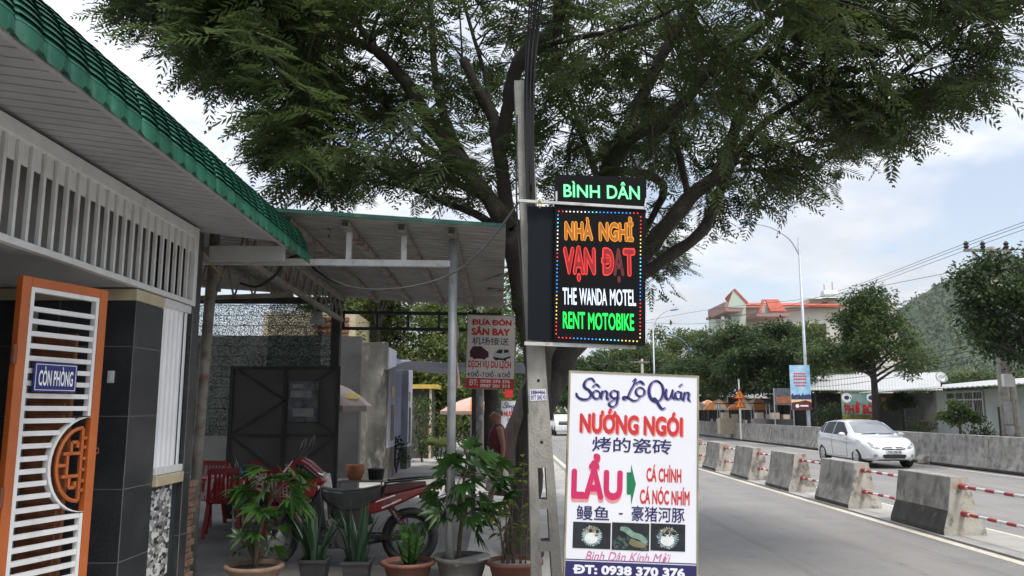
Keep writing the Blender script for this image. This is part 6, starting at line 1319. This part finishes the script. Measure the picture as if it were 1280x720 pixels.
def nose(name, m, poly, off=.01):
    q = MB(); cy0 = sum(p[0] for p in poly) / len(poly); cz0 = sum(p[1] for p in poly) / len(poly); n = len(poly)
    vs = [(front(cy0, cz0) + off, cy0, cz0)] + [(front(cy0 + (y - cy0) * k, cz0 + (z - cz0) * k) + off, cy0 + (y - cy0) * k, cz0 + (z - cz0) * k) for k in (.5, 1) for y, z in poly]
    fs = [(0, 1 + i, 1 + (i + 1) % n) for i in range(n)] + [(1 + i, 1 + n + i, 1 + n + (i + 1) % n, 1 + (i + 1) % n) for i in range(n)]; q.add(vs, fs); bm_ = q.build(name, m, car)
    return bm_
for s in (-1, 1):
    nose('headlight', 'lamp_glass', [(s * .40, .605), (s * .52, .60), (s * .64, .66), (s * .685, .77), (s * .655, .795), (s * .56, .72), (s * .46, .66)], .012)
    nose('fog_lamp', 'lamp_glass', [(s * (.555 + .06 * math.cos(t_)), .39 + .05 * math.sin(t_)) for t_ in np.linspace(0, 6.28, 11)[:-1]], .012)
    nose('lamp_core', 'alloy', [(s * (.55 + .05 * math.cos(t_)), .665 + .035 * math.sin(t_)) for t_ in np.linspace(0, 6.28, 11)[:-1]], .022)
nose('lower_lip', 'car_trim', [(-.50, .245), (.50, .245), (.46, .275), (-.46, .275)], .012)
nose('grille', 'car_trim', [(-.34, .585), (-.22, .565), (.22, .565), (.34, .585), (.36, .61), (.25, .65), (0, .66), (-.25, .65), (-.36, .61)], .012)
nose('grille_bar', 'alloy', [(-.31, .60), (.31, .60), (.30, .615), (-.30, .615)], .02)
nose('badge', 'alloy', [(.065 * math.cos(a), .618 + .034 * math.sin(a)) for a in np.linspace(0, 6.28, 14)[:-1]], .026)
nose('air_intake', 'car_trim', [(-.36, .37), (-.30, .31), (.30, .31), (.36, .37), (.34, .43), (-.34, .43)], .012)
q = MB(); q.box(2.075, 2.085, -.235, .235, .455, .545); q.build('number_plate', 'plate_white', car, bevel=.003)
q = MB(); q.M = Matrix.Translation((2.087, 0, .5)) @ Matrix.Rotation(R(90), 4, 'Z'); q.text('79A 200.98', -.20, .20, -.028, .028, 0, .03); q.build('plate_lettering', 'black_paint', car)

# ---------------------------------------------------------------- lamp posts, poles, wires
mat('lamp_steel', (.42, .45, .49), .45, .1, 4, metal=.3); mat('blue_steel', (.14, .26, .42), .5, .1, 4)
def lamp_post(label, x, Yd, h, arm=-2.0, m='lamp_steel', group='street lamps', up=.7):
    t = thing('street_lamp', label, 'street lamp', (x, Yd, 0), 0, group); b = MB(); b.tube([(0, 0, 0), (0, 0, 1.2), (0, 0, h)], [.10, .085, .055], 12); b.build('pole', m, t, True)
    b = MB(); b.tube([(0, 0, h - .9), (arm * .2, 0, h - .1), (arm * .6, 0, h + up * .7), (arm, 0, h + up)], [.04, .035, .03, .025], 8, True, 4); b.build('arm', m, t, True)
    b = MB(); b.M = Matrix.Translation((arm * 1.14, 0, h + up + .02)) @ Matrix.Rotation(R(8 if arm < 0 else -8), 4, 'Y') @ Matrix.Diagonal((1, .42, .22, 1)); b.ball((0, 0, 0), .38); b.build('lamp_head', 'blue_steel', t, True); return t
lamp_post('tall street lamp carrying the blue banner, right of the billboard', 14.62, 38.2, 10.0, -2.2)
bn_ = thing('lamp_banner', 'light blue advertising banner with red print on the lamp post', 'banner', (14.45, 38.0, 0)); bc = at(1000.5, 484.5, 38.0); BWd, BHt = .95, 2.12
x0 = bc[0] - 14.45; zc = bc[2]
mat('banner_blue', S(120, 178, 218), .5, .12, 2, col2=S(190, 215, 230)); mat('banner_maroon', S(92, 34, 44), .5, .1); mat('banner_cream', S(230, 200, 140), .5, .1); mat('banner_navy', S(50, 60, 105), .5, .4, 9)
b = MB(); b.box(x0 - BWd / 2, x0 + BWd / 2, -.03, .03, zc - BHt / 2, zc + BHt / 2); b.build('panel', 'banner_blue', bn_)
b = MB(); z0 = zc - BHt / 2
b.flat([(x0 - BWd / 2, z0), (x0 + BWd / 2, z0), (x0 + BWd / 2, z0 + .38), (x0 + .2, z0 + .47), (x0 - .1, z0 + .40), (x0 - BWd / 2, z0 + .36)], -.034); b.build('footer', 'banner_maroon', bn_)
b = MB(); b.flat([(x0 - BWd / 2, z0 + .36), (x0 - .1, z0 + .40), (x0 + .2, z0 + .47), (x0 + BWd / 2, z0 + .38), (x0 + BWd / 2, z0 + .52), (x0 - BWd / 2, z0 + .52)], -.033); b.build('wave', 'banner_cream', bn_)
b = MB(); b.flat([(x0 - BWd / 2, z0 + .50), (x0 + BWd / 2, z0 + .50), (x0 + BWd / 2, z0 + .70)] + [(x0 + BWd / 2 - .08 * i, z0 + .66 + .08 * (i % 2) + .03 * (i % 3)) for i in range(1, 12)] + [(x0 - BWd / 2, z0 + .7)], -.0335); b.build('picture', 'banner_navy', bn_)
b = MB()
for k, (l, zz_) in enumerate(((.62, .36), (.66, .20), (.58, .62), (.66, .50), (.5, .06))):
    for j in range(6): b.box(x0 - l / 2 + j * l / 6, x0 - l / 2 + (j + .78) * l / 6, -.036, -.0345, zc + zz_, zc + zz_ + .07)
b.build('print', 'ink_red', bn_)
b = MB(); b.flat([(x0 - .2 + .09 * math.cos(a), z0 + .2 + .09 * math.sin(a)) for a in np.linspace(0, 6.28, 14)[:-1]], -.036); b.box(x0 - .06, x0 + .32, -.037, -.0355, z0 + .17, z0 + .24); b.build('emblem', 'lettering_white', bn_)
lamp_post('second street lamp with a blue head, just right of the LED sign', at(819, 513, 66)[0], 66, 9.2, 1.6, 'lamp_steel')
lamp_post('distant blue street lamp with its arm to the left, before the green trees', at(866, 513, 70)[0], 70, 7.4, -1.5, 'blue_steel')
lamp_post('farthest blue street lamp seen below the LED sign', at(762, 513, 90)[0], 90, 7.4, -1.3, 'blue_steel')
def upole(label, px, Yd, h, r_, arms, twin=False, arm_w=1.0, group='utility poles beyond the road'):
    x = at(px, 513, Yd)[0]; t = thing('utility_pole', label, 'utility pole', (x, Yd, 0), 0, group); b = MB(); b.tube([(0, 0, 0), (0, 0, h)], [r_ * 1.3, r_], 10)
    b.build('shaft', 'pole_concrete', t, True)
    if twin: b = MB(); b.tube([(.36, .1, 0), (.12, .05, h * .96)], [r_ * 1.3, r_], 10); b.build('shaft', 'pole_concrete', t, True)
    for z in arms:
        b = MB(); b.bar((-arm_w, -r_, z), (arm_w * .6, -r_, z), .09, .09); b.build('crossarm', 'rusty_steel', t); b = MB()
        for s in (-.92, -.35, .45): b.lathe([(.05, .05), (.09, .12), (.05, .16), (.09, .22), (.03, .3)], (arm_w * s, -r_, z), 8)
        b.each('insulator', 'dark_steel', t)
    return t
tp = upole('twin concrete utility pole with a meter box at the right edge', 1257, 25.2, 6.85, .13, (6.72,), True, .95)
b = MB(); b.box(-.16, .16, -.34, -.16, 2.35, 2.75); b.build('meter_box', 'white_metal', tp, bevel=.02); b = MB(); b.box(-.17, .1, -.18, -.165, 1.2, 1.9); b.box(-.15, .12, -.185, -.17, .9, 1.15); b.each('notice', 'poster_pale', tp)
upole('utility pole with stacked crossarms before the pale green end of the hotel', 908, 62, 8.9, .13, (8.6, 7.6), False, 1.1); upole('small utility pole with white insulators among the green trees', 857, 90, 8.6, .12, (8.3, 7.0), False, 1.2); upole('short utility pole just above the billboard top', 804, 75, 6.4, .12, (6.1,), False, 1.1)
def wire(label, pts, r_=.012): b = MB(); b.tube(pts, r_, 5, False, 6); setp(b.build('wire', 'black_rubber', None, True), label, 'wire', 'overhead wires')
for k, (x_, dz, lab) in enumerate(((1212, 0, 'outermost overhead wire from the crossarm down the road to the hotel pole'), (1222, .05, 'middle overhead wire from the crossarm to the hotel pole'), (1236, .02, 'inner overhead wire from the crossarm to the hotel pole'))):
    a = at(x_, 308, 25.1); a[2] = 7.0; c = np.array([at(900 + 5 * k, 513, 62)[0], 62, 8.85]); m_ = (a + c) / 2; m_[2] -= .55 + .12 * k; d_ = a + np.array([.6, -14, .5]); wire(lab, [tuple(d_), tuple((a + d_) / 2 - np.array([0, 0, .12])), tuple(a), tuple((a * .75 + c * .25) - np.array([0, 0, .42])), tuple(m_), tuple((a * .25 + c * .75) - np.array([0, 0, .42])), tuple(c)], .0085)
for k in range(4):
    a = at(1256, 424 + 7 * k, 25); c = at(905, 470 + 5 * k, 62); d_ = a + np.array([.3, -10, .25]); wire(('highest', 'second', 'third', 'lowest')[k] + ' of the four low wires crossing the trees from the twin pole', [tuple(d_), tuple(a), tuple((a * .6 + c * .4) - np.array([0, 0, .35 + .05 * k])), tuple(c)], .011)
wire('thin high wire crossing the sky over the hotel roof', [tuple(at(760, 410, 66)), tuple(at(880, 388, 60)), tuple(at(1020, 372, 50)), tuple(at(1150, 348, 36)), tuple(at(1300, 318, 24))], .012)
wire('thin wire running across the sky left of the hotel', [tuple(at(800, 403, 80)), tuple(at(860, 405, 72)), tuple(at(908, 402, 62))], .016)

# ---------------------------------------------------------------- shops behind the far wall
mat('tin_roof', (.46, .46, .45), .5, .08, 1.2, metal=.1); mat('shop_pale', (.40, .44, .40), .85, .1, 1.5); mat('shop_dark', (.05, .05, .048), .9, .3, 2); mat('glass_window', (.02, .022, .025), .15, .3, spec=.7); mat('grille_white', (.5, .5, .48), .6, .1)
def corr_roof(b, x0, x1, y0, y1, z0, z1, n): b.grid([[(x0 + (x1 - x0) * i / n, y, z + .03 * (1 if i % 2 else 0)) for i in range(n + 1)] for y, z in ((y0, z0), (y1, z1))])
# the pale shop stands askew to the road: frame with x along its front, y into it
SA, SB = np.array(at(1160, 513, 36.5)), np.array(at(1262, 513, 29.8)); _d = (SB - SA)[:2] / np.linalg.norm((SB - SA)[:2]); SL = float(np.linalg.norm((SB - SA)[:2]))
def on_front(px, py, back=0.):
    """frame coordinates x, z where the sight line to a photo pixel meets the shop's front"""
    e = np.array([0, 0, EYE]); d = at(px, py, 10) - e; nrm = np.array([-_d[1], _d[0]]); t = ((SA[:2] + nrm * back - e[:2]) @ nrm) / (d[:2] @ nrm); p = e + d * t
    return float((p[:2] - SA[:2]) @ _d), float(p[2])
ang = math.degrees(math.atan2(_d[1], _d[0]))
sp_ = thing('pale_shop', 'pale green low shop with a grilled window and tin roof behind the far wall', 'building', (SA[0], SA[1], 0), ang)
fx = lambda px, py=513: on_front(px, py)[0]; PO = (0, 0, 0)
x1_, x2_ = fx(1172), SL + 2.2
b = MB(); b.box(x1_, x2_, 0, 5, 0, 2.45); b.build('wall', 'shop_pale', sp_)
wa, wc = on_front(1184, 491), on_front(1232, 523); b = MB(); b.box(wa[0], wc[0], -.02, -.004, wc[1], wa[1]); wn = b.build('window', 'glass_window', sp_)
b = MB(); ww, wh = wc[0] - wa[0], wa[1] - wc[1]
for k in range(5): b.box(wa[0] + ww * k / 4 - .035, wa[0] + ww * k / 4 + .035, -.07, -.022, wc[1], wa[1])
for f_ in (0, .70, 1): b.box(wa[0] + .036, wc[0] - .036, -.066, -.022, wc[1] + wh * f_ - .03, wc[1] + wh * f_ + .03)
for k in range(24): b.box(wa[0] + ww * (k + .5) / 24 - .006, wa[0] + ww * (k + .5) / 24 + .006, -.05, -.04, wc[1], wa[1])
b.build('window_frame', 'grille_white', wn)
b = MB(); dxa = fx(1248); b.box(dxa, dxa + .7, -.03, -.003, 0, 1.75); b.build('door', 'shop_dark', sp_)
b = MB(); corr_roof(b, fx(1098), SL + 3.2, -1.0, 5.5, 2.50, 3.12, 80); b.build('roof', 'tin_roof', sp_, solid=.03)
b = MB(); b.box(x1_ - 1.3, x1_ - .004, .5, 5, 0, 2.44); b.build('side_wall', 'house_wall', sp_)
NY = 43.5; s2x0, s2x1 = at(1016, 513, NY)[0], at(1172, 513, NY)[0]
s2 = thing('noodle_shop', 'open fronted noodle shop under a white tin roof behind the white car', 'building', (s2x0, NY, 0)); QO = (s2x0, NY, 0)
b = MB(QO); b.box(s2x0, s2x1 + 3, NY + 2.4, NY + 7, 0, 2.6); b.box(s2x0, s2x0 + .2, NY + .3, NY + 2.39, 0, 2.5); b.build('wall', 'shop_dark', s2)
b = MB(QO); n_ = 90; yf, yb = NY - .8, NY + 9; zf, zk = at(1050, 488, yf)[2], at(1090, 466, yb)[2]
b.grid([[(at(1012 + 168 * i / n_, 513, yy)[0], yy, zz_ + .03 * (i % 2)) for i in range(n_ + 1)] for yy, zz_ in ((yf, zf), (yb, zk))]); b.build('roof', 'tin_roof', s2, solid=.03)
b = MB(QO)
for px in (1020, 1098, 1130): x = at(px, 513, NY - .5)[0]; b.tube([(x, NY - .5, 0), (x, NY - .5, zf)], .05, 8)
b.each('post', 'dark_steel', s2)
SY = NY - .7; sa, sc2 = at(1051, 489, SY), at(1096, 531, SY); sn = thing('shop_sign', 'noodle shop signboard with big red letters above a green and yellow field', 'sign', (sa[0], SY, 0)); SO = (sa[0], SY, 0); sw, shh = sc2[0] - sa[0], sa[2] - sc2[2]
mat('sign_teal', S(95, 140, 145), .6, .4, 3, col2=S(140, 165, 150)); mat('sign_olive', S(120, 120, 50), .6, .4, 4); mat('sign_red', S(190, 30, 32), .5, .1)
b = MB(SO); b.box(sa[0], sc2[0], SY, SY + .04, sc2[2], sa[2]); b.build('board', 'sign_teal', sn)
b = MB(SO); b.box(sa[0], sc2[0], SY - .01, SY - .001, sc2[2], sc2[2] + shh * .30); b.build('field', 'sign_olive', sn)
b = MB(SO); b.text('PHỞ BÒ', sa[0] + sw * .08, sc2[0] - sw * .06, sc2[2] + shh * .32, sc2[2] + shh * .70, SY - .015, .05); b.build('lettering', 'sign_red', sn)
b = MB(SO)
for u, r_ in ((.16, .27), (.88, .24)): b.flat([(sa[0] + sw * u + r_ * math.cos(a), sa[2] - .34 + r_ * math.sin(a)) for a in np.linspace(0, 6.28, 16)[:-1]], SY - .012)
b.each('emblem', 'lettering_white', sn)
b = MB(SO)
for u, r_ in ((.16, .14), (.88, .15)): b.flat([(sa[0] + sw * u + r_ * math.cos(a), sa[2] - .34 + r_ * .8 * math.sin(a)) for a in np.linspace(0, 6.28, 16)[:-1]], SY - .016)
b.each('emblem_mark', 'banner_navy', sn)
fl = MB(); q0 = at(1104, 497, 42); fl.grid([[(q0[0] - .12 + .08 * i + .03 * j, 42 + .04 * math.sin(i * 2 + j), q0[2] - .16 * j) for i in range(4)] for j in range(5)]); setp(fl.build('orange_flag', 'orange_canvas', None, True), 'orange cloth flag hanging before the noodle shop', 'flag')
ds = thing('satellite_dish', 'grey satellite dish on the tin roof of the pale shop', 'satellite dish', (at(1180, 513, 35.5)[0], 35.5, 2.72)); b = MB(); b.M = Matrix.Translation((0, 0, .34)) @ Matrix.Rotation(R(65), 4, 'X'); b.lathe([(.001, -.08), (.12, -.06), (.25, .0), (.27, .03), (.12, -.03), (.001, -.05)], n=18); b.build('dish', 'steel_grey', ds, True); b = MB(); b.tube([(0, .05, -.1), (0, .05, .3)], .03, 6); b.tube([(0, 0, .3), (.0, -.4, .45)], .012, 5); b.build('mast', 'dark_steel', ds)
# potted bonsai and shrubs by the pale shop
leafy_tree('bonsai', 'pot grown bonsai before the grilled window of the pale shop', (at(1197, 513, 29.4)[0], 29.4, .45), 1.5, [(-.5, 0, 1.0, .28), (.35, 0, 1.1, .3), (0, 0, 1.35, .3), (.65, 0, .85, .22), (-.1, .1, .8, .25)], .16, 30, .10, 'leaf_mid', .05, None, 130)
b = MB(); b.box(-.5, .5, -.25, .25, .2, .46); b.box(-.42, -.32, -.2, .2, 0, .2); b.box(.32, .42, -.2, .2, 0, .2); o = b.build('planter', 'old_brick'); o.location = (at(1197, 513, 29.4)[0], 29.4, 0); setp(o, 'brown planter box under the bonsai', 'planter')
bush('low dark plants right of the bonsai behind the far wall', (at(1222, 513, 29.2)[0], 29.2, .2), .8, .5, 'leaf_dark', 420, .13, 31); bush('round bush in front of the noodle shop, left of its sign', (at(1036, 513, 41)[0], 41, 0), 2.0, .75, 'leaf_dark', 1300, .13, 32); bush('small bright bush to the right of the car roof', (at(1151, 513, 35)[0], 35, 0), 1.25, .4, 'leaf_mid', 600, .11, 33)
leafy_tree('young_tree', 'slender young tree before the noodle shop front', (at(1127, 513, 39)[0], 39, 0), 2.9, [(-.5, 0, 1.9, .35), (.4, 0, 2.0, .35), (0, 0, 2.3, .3)], .2, 30, .11, 'leaf_dark', .04, None, 134)
for px, Yd, lab, c_ in ((899, 52, 'orange and white parasol in the left pair beyond the far wall', ['orange_canvas', 'pale_canvas']), (885, 56, 'paler parasol overlapping the left pair beyond the far wall', ['pink_canvas', 'orange_canvas']), (930, 50, 'orange parasol behind the warning triangles', ['orange_canvas', 'pale_canvas']), (946, 48, 'orange and white parasol right of the warning triangles', ['pale_canvas', 'orange_canvas']), (868, 54, 'parasol cut by the billboard edge', ['pale_canvas', 'pink_canvas'])):
    parasol(lab, (at(px, 513, Yd)[0], Yd, 0), 1.05, 2.35, c_, .6, 8, 0, 'parasols beyond the road', rz=12)
ws = thing('warning_sign', 'post with two yellow warning triangles, one above the other', 'road sign', (at(925, 513, 46)[0], 46, 0)); b = MB(); b.tube([(0, 0, 0), (0, 0, 3.4)], .05, 8); b.build('post', 'white_paint', ws); mat('sign_yellow', (.62, .28, .02), .5, .05)
for z in (2.3, 1.78):
    b = MB(); b.prism([(-.34, z - .02), (.34, z - .02), (0, z + .54)], -.08, -.06); f = b.build('triangle', 'sign_red', ws); b = MB(); b.flat([(-.25, z + .03), (.25, z + .03), (0, z + .44)], -.083); b.build('field', 'sign_yellow', f); b = MB(); b.box(-.025, .025, -.088, -.084, z + .1, z + .3); b.build('symbol', 'black_paint', f)
for px, Yd, lab, m in ((912, 49, 'drinks cart under the left orange parasols', 'cream_tile'), (955, 46, 'grey stall counter under the right orange parasols', 'house_wall'), (975, 44, 'dark framed kiosk stand left of the lamp banner', 'dark_wall')):
    t = thing('street_stall', lab, 'stall', (at(px, 513, Yd)[0], Yd, 0), 0, 'street stalls beyond the road'); b = MB(); b.box(-.7, .7, -.3, .3, .2, 1.15); b.build('counter', m, t, bevel=.02); b = MB()
    for sx, sy in ((-1, -1), (1, -1), (1, 1), (-1, 1)): b.tube([(sx * .66, sy * .26, 0), (sx * .66, sy * .26, 2.0)], .025, 6)
    b.each('post', 'steel_grey', t); b = MB(); b.box(-.8, .8, -.4, .4, 2.0, 2.05); b.build('top', 'navy_cloth', t)
    b = MB(); b.box(-.5, -.1, -.2, .2, 1.152, 1.5); b.box(.1, .45, -.2, .15, 1.152, 1.4); b.each('goods', 'pale_canvas', t)
hb_ = thing('hoarding', 'dark framed picture hoarding left of the lamp banner', 'hoarding', (at(980, 513, 43)[0], 43, 0)); b = MB(); b.box(-.5, .5, -.02, .02, 1.9, 2.8); b.build('board', 'poster_grey', hb_); b = MB()
for s in (-.5, .5): b.tube([(s, 0, 0), (s, 0, 2.8)], .035, 6)
b.each('post', 'steel_grey', hb_); b = MB(); b.box(-.4, .4, -.03, -.022, 2.0, 2.35); b.build('picture', 'terracotta', hb_)
lt = thing('long_shed', 'long dark shop shed under the trees behind the orange parasols', 'building', (at(930, 513, 66)[0], 66, 0)); XO = tuple(lt.location); b = MB(XO); b.box(at(868, 513, 66)[0], at(1015, 513, 66)[0], 66, 70, 0, 2.6); b.build('wall', 'shop_dark', lt); b = MB(XO); corr_roof(b, at(866, 513, 64)[0], at(1016, 513, 64)[0], 64, 71, 2.7, 3.6, 60); b.build('roof', 'steel_grey', lt)

# ---------------------------------------------------------------- pale hotel with red roofs
mat('hotel_wall', (.52, .49, .43), .8, .08, .4); mat('hotel_green', (.50, .57, .49), .8, .06, .4); mat('red_tiles', (.50, .115, .075), .7, .15, 2); mat('maroon_trim', (.36, .22, .20), .7, .1)
HY = 105; hz = lambda py: at(1000, py, HY)[2]; hx = lambda px: at(px, 513, HY)[0]
ht_ = thing('hotel', 'pale four storey hotel with red tiled gables behind the trees', 'building', (hx(1000), HY, 0)); VO = tuple(ht_.location)
b = MB(VO); b.box(hx(935), hx(1128), HY, HY + 12, 0, hz(384)); b.box(hx(1088), hx(1127), HY - .5, HY - .01, 0, hz(378)); b.build('wall', 'hotel_wall', ht_)
b = MB(VO); b.box(hx(915), hx(934.8), HY - 1, HY + 10, 0, hz(385)); b.box(hx(1026), hx(1085), HY + 2, HY + 9, hz(383.5), hz(371)); b.add([(hx(1022), HY + 1, hz(371)), (hx(1090), HY + 1, hz(371)), (hx(1076), HY + 4, hz(366)), (hx(1040), HY + 4, hz(366))], [(0, 1, 2, 3)]); b.each('green_wing', 'hotel_green', ht_)
b = MB(VO); zt_, zb_ = hz(376), hz(384.5); b.add([(hx(930), HY - 1, zb_ + .1), (hx(1060), HY - 1, zb_ + .1), (hx(1060), HY + 3, zt_), (hx(928), HY + 3, zt_)], [(0, 1, 2, 3)])
# gable over the green wing, open end to the left
ga, gb, gc = (hx(906), HY - 3, hz(388)), (hx(915), HY - 1.5, hz(365)), (hx(931), HY - 3, hz(381))
b.add([(hx(915.5), HY - 3, hz(365.5)), (hx(932), HY - 3, hz(383)), (hx(935), HY + 5, hz(383)), (hx(926), HY + 5, hz(366))], [(0, 1, 2, 3)])
b.add([(hx(950), HY - 4, hz(380)), (hx(966), HY - 4, hz(380)), (hx(974), HY - 4.6, hz(395)), (hx(954), HY - 4.6, hz(395))], [(0, 1, 2, 3)])
b.add([(hx(946), HY - 4, hz(380)), (hx(950), HY - 4, hz(380)), (hx(942), HY - 4.4, hz(398)), (hx(940), HY - 4.4, hz(398))], [(0, 1, 2, 3)])
b.build('roof', 'red_tiles', ht_, solid=.25)
b = MB(VO); b.prism([(hx(907), hz(388)), (hx(915.5), hz(366.5)), (hx(930), hz(382)), (hx(930), hz(388))], HY - 2.9, HY - 2.5); b.prism([(hx(944), hz(398)), (hx(949), hz(383)), (hx(955), hz(398))], HY - 4.0, HY - 3.9); b.each('gable', 'hotel_green', ht_)
b = MB(VO); b.box(hx(901.5), hx(921), HY - 4, HY + 6, hz(394), hz(391)); b.box(hx(936), hx(976), HY - 5, HY - .02, hz(401), hz(397)); b.box(hx(902), hx(906), HY - 3.5, HY + 5, hz(391), hz(382)); b.each('balcony', 'maroon_trim', ht_)
b = MB(VO)
for px in (985, 1030, 1060):
    for py in (405, 425, 445): b.box(hx(px), hx(px + 9), HY - .06, HY - .01, hz(py + 12), hz(py))
b.box(hx(1043), hx(1050), HY + 1.9, HY + 1.98, hz(377), hz(375)); b.each('window', 'glass_window', ht_)
b = MB(VO); b.M = Matrix.Translation((hx(1062), HY + 4, hz(363.5))) @ Matrix.Rotation(R(90), 4, 'Y'); b.lathe([(.5, -1.1), (.7, -1.0), (.7, .9), (.5, 1.0)], n=14); b.M = None; b.box(hx(1056), hx(1068), HY + 3.5, HY + 4.5, hz(371), hz(368)); b.build('water_tank', 'alloy', ht_)
b = MB(VO)
for px, py in ((1059, 348), (1070, 345), (1116, 347)): b.tube([(hx(px), HY + 5, hz(380)), (hx(px), HY + 5, hz(py))], .07, 5)
b.each('antenna', 'steel_grey', ht_)
b2 = thing('white_annex', 'white rear building glimpsed through the conical tree', 'building', (at(1125, 513, 70)[0], 70, 0)); b = MB(tuple(b2.location)); b.box(at(1098, 513, 70)[0], at(1138, 513, 70)[0], 70, 76, 0, at(1100, 440, 70)[2]); b.build('wall', 'hotel_wall', b2); b = MB(tuple(b2.location))
for py in (455, 470): b.box(at(1122, 513, 70)[0], at(1134, 513, 70)[0], 69.9, 69.98, at(0, py + 7, 70)[2], at(0, py, 70)[2])
b.each('window', 'glass_window', b2)

# ---------------------------------------------------------------- hill, its wood and the rocks
from mathutils import noise as mn_
def ridge(px): return np.interp(px, [1040, 1085, 1120, 1135, 1160, 1185, 1205, 1222, 1232, 1240, 1252, 1270, 1290, 1340, 1420, 1560, 1800], [470, 425, 396, 386, 370, 356, 348, 337, 334, 330, 322, 318, 322, 330, 345, 400, 500])
HD = 640; P = []
for j in range(46):
    s = j / 45; Yd = 210 + (HD - 210) * s; row = []
    for i in range(110):
        px = 1040 + 760 * i / 109; rz_ = at(px, ridge(px), HD)[2]; x = at(px, 513, HD)[0] * (.55 + .45 * s) + (1 - s) * 30
        z = max(0, rz_) * (s ** 1.25) + mn_.noise((x * .02, Yd * .02, 0)) * 9 * s * (1 - s) * 2 + mn_.noise((x * .08, Yd * .08, 3)) * 2.5 * s
        row.append((x, Yd, z - .3))
    P.append(row)
row = [(x * 1.2, HD + 260, -.3) for x, y, z in P[-1]]; P.append(row)
m_ = mat('hill_green', (.040, .066, .026), .95, .3, .05, col2=(.075, .105, .045), bump=1., bscale=.12); layer(m_, (.15, .14, .10), .03, .56, .7, fac=.6); layer(m_, (.02, .034, .014), .25, .5, .62, fac=.8)
hb2 = MB(); hb2.grid(P); structure('hill', hb2, 'hill_green', smooth=True)
C = []
for r_ in range(9000):
    j, i = RNG.integers(0, 45), RNG.integers(0, 109); u, v = RNG.random(), RNG.random(); p = np.array(P[j][i]) * (1 - u) * (1 - v) + np.array(P[j][i + 1]) * u * (1 - v) + np.array(P[j + 1][i]) * (1 - u) * v + np.array(P[j + 1][i + 1]) * u * v
    C.append(p)
C = np.array(C); C = np.repeat(C, 7, 0); sc2_ = np.clip(C[:, 1] / 420, .5, 1.3); T = np.repeat(RNG.random(9000), 7) * .75 + RNG.random(len(C)) * .25; o_ = RNG.normal(size=C.shape) * np.array([1.3, 1.3, .8]) * sc2_[:, None]; C = C + o_ + np.array([0, 0, .9]); V, F = leaf_quads(C, RNG.normal(size=C.shape) + np.array([0, 0, .4]), RNG.normal(size=C.shape) * .5 + np.array([0, -.6, .8]), 1.9 * sc2_, 1.3 * sc2_)
w2 = from_arrays('wood', V, F, 'leaf_hill', None, np.repeat(T, 4)); setp(w2, 'woodland covering the hill at the right', 'wood', None, 'stuff')
rk = MB(); rp = at(1234, 337, HD - 4)
for k in range(7): rk.ball((random.uniform(-7, 9), random.uniform(-3, 3), random.uniform(-6, 3)), random.uniform(4, 8), random.uniform(4, 6), random.uniform(4, 9), 9, 7)
rk.v = [v + Vector((random.uniform(-1, 1), random.uniform(-1, 1), random.uniform(-1, 1))) * 1.1 for v in rk.v]; mat('rock', (.16, .16, .15), .95, .4, .2); o = rk.build('summit_rock', 'rock'); o.location = tuple(rp); setp(o, 'grey rock outcrop on the top of the hill', 'rock')
# far traffic and low far-off wood closing the end of the road
def tiny_car(label, px, py, rz, m):
    p = at(px, 513, 60); t = thing('parked_car', label, 'car', (p[0], py, -.12), rz, 'cars far down the road'); b = MB(); b.prism([(-2.1, .3), (2.1, .3), (2.1, .75), (1.2, .95), (.5, 1.45), (-1.2, 1.45), (-1.9, .95), (-2.1, .9)], -.82, .82); b.build('body', m, t, False, bevel=.1); b = MB(); b.prism([(1.08, .98), (.48, 1.38), (-1.15, 1.38), (-1.7, .98)], -.826, .826); b.build('window', 'glass_dark', t); b = MB(); b.add([(2.105, -.6, .82), (2.105, .6, .82), (1.25, .5, 1.0), (1.25, -.5, 1.0)], [(0, 1, 2, 3)]); b.add([(-1.93, -.68, .98), (-1.93, .68, .98), (-1.24, .62, 1.42), (-1.24, -.62, 1.42)], [(0, 3, 2, 1)]); b.each('rear_window', 'glass_dark', t); b = MB(); b.box(-2.13, -2.09, -.78, -.5, .62, .80); b.box(-2.13, -2.09, .5, .78, .62, .80); b.each('tail_light', 'lens_red', t); 
    for x in (-1.3, 1.3):
        for s in (-1, 1): b = MB(); b.cyl((x, s * .7, .31), (x, s * .85, .31), .31, 16); b.build('wheel', 'black_rubber', t)
tiny_car('white car far down the near lane between pole and billboard', 703, 58, -90, 'car_white')
V_, T_ = [], []; n = 14000; xs2 = RNG.uniform(-70, 75, n); C = np.stack([xs2, 150 + RNG.uniform(0, 30, n), np.abs(RNG.normal(size=n)) * 3.2 + RNG.random(n) * 5 * (1 + .4 * np.sin(xs2 * .25))], 1); V, F = leaf_quads(C, RNG.normal(size=C.shape), RNG.normal(size=C.shape) + np.array([0, -.5, .8]), np.full(n, 1.3), np.full(n, .9)); w3 = from_arrays('far_wood', V, F, 'leaf_mid', None, np.repeat(np.clip(.5 + .3 * np.sin(xs2 * .7) + RNG.normal(size=n) * .2, 0, 1), 4)); setp(w3, 'low far off wood closing the end of the road', 'wood', None, 'stuff')

# ---------------------------------------------------------------- the air
hm = bpy.data.materials.new('haze'); hm.use_nodes = True; MATS['haze'] = hm; tn = hm.node_tree; tn.nodes.remove(tn.nodes['Principled BSDF']); pv = tn.nodes.new('ShaderNodeVolumePrincipled'); pv.inputs['Color'].default_value = (.86, .90, .96, 1); pv.inputs['Density'].default_value = .00014; pv.inputs['Anisotropy'].default_value = .2; tn.links.new(pv.outputs[0], tn.nodes['Material Output'].inputs['Volume'])
b = MB(); b.box(-760, 900, -60, 960, -1.3, 142); o = b.build('haze', 'haze'); setp(o, kind='stuff'); o['label'] = 'thin pale haze over the whole place'
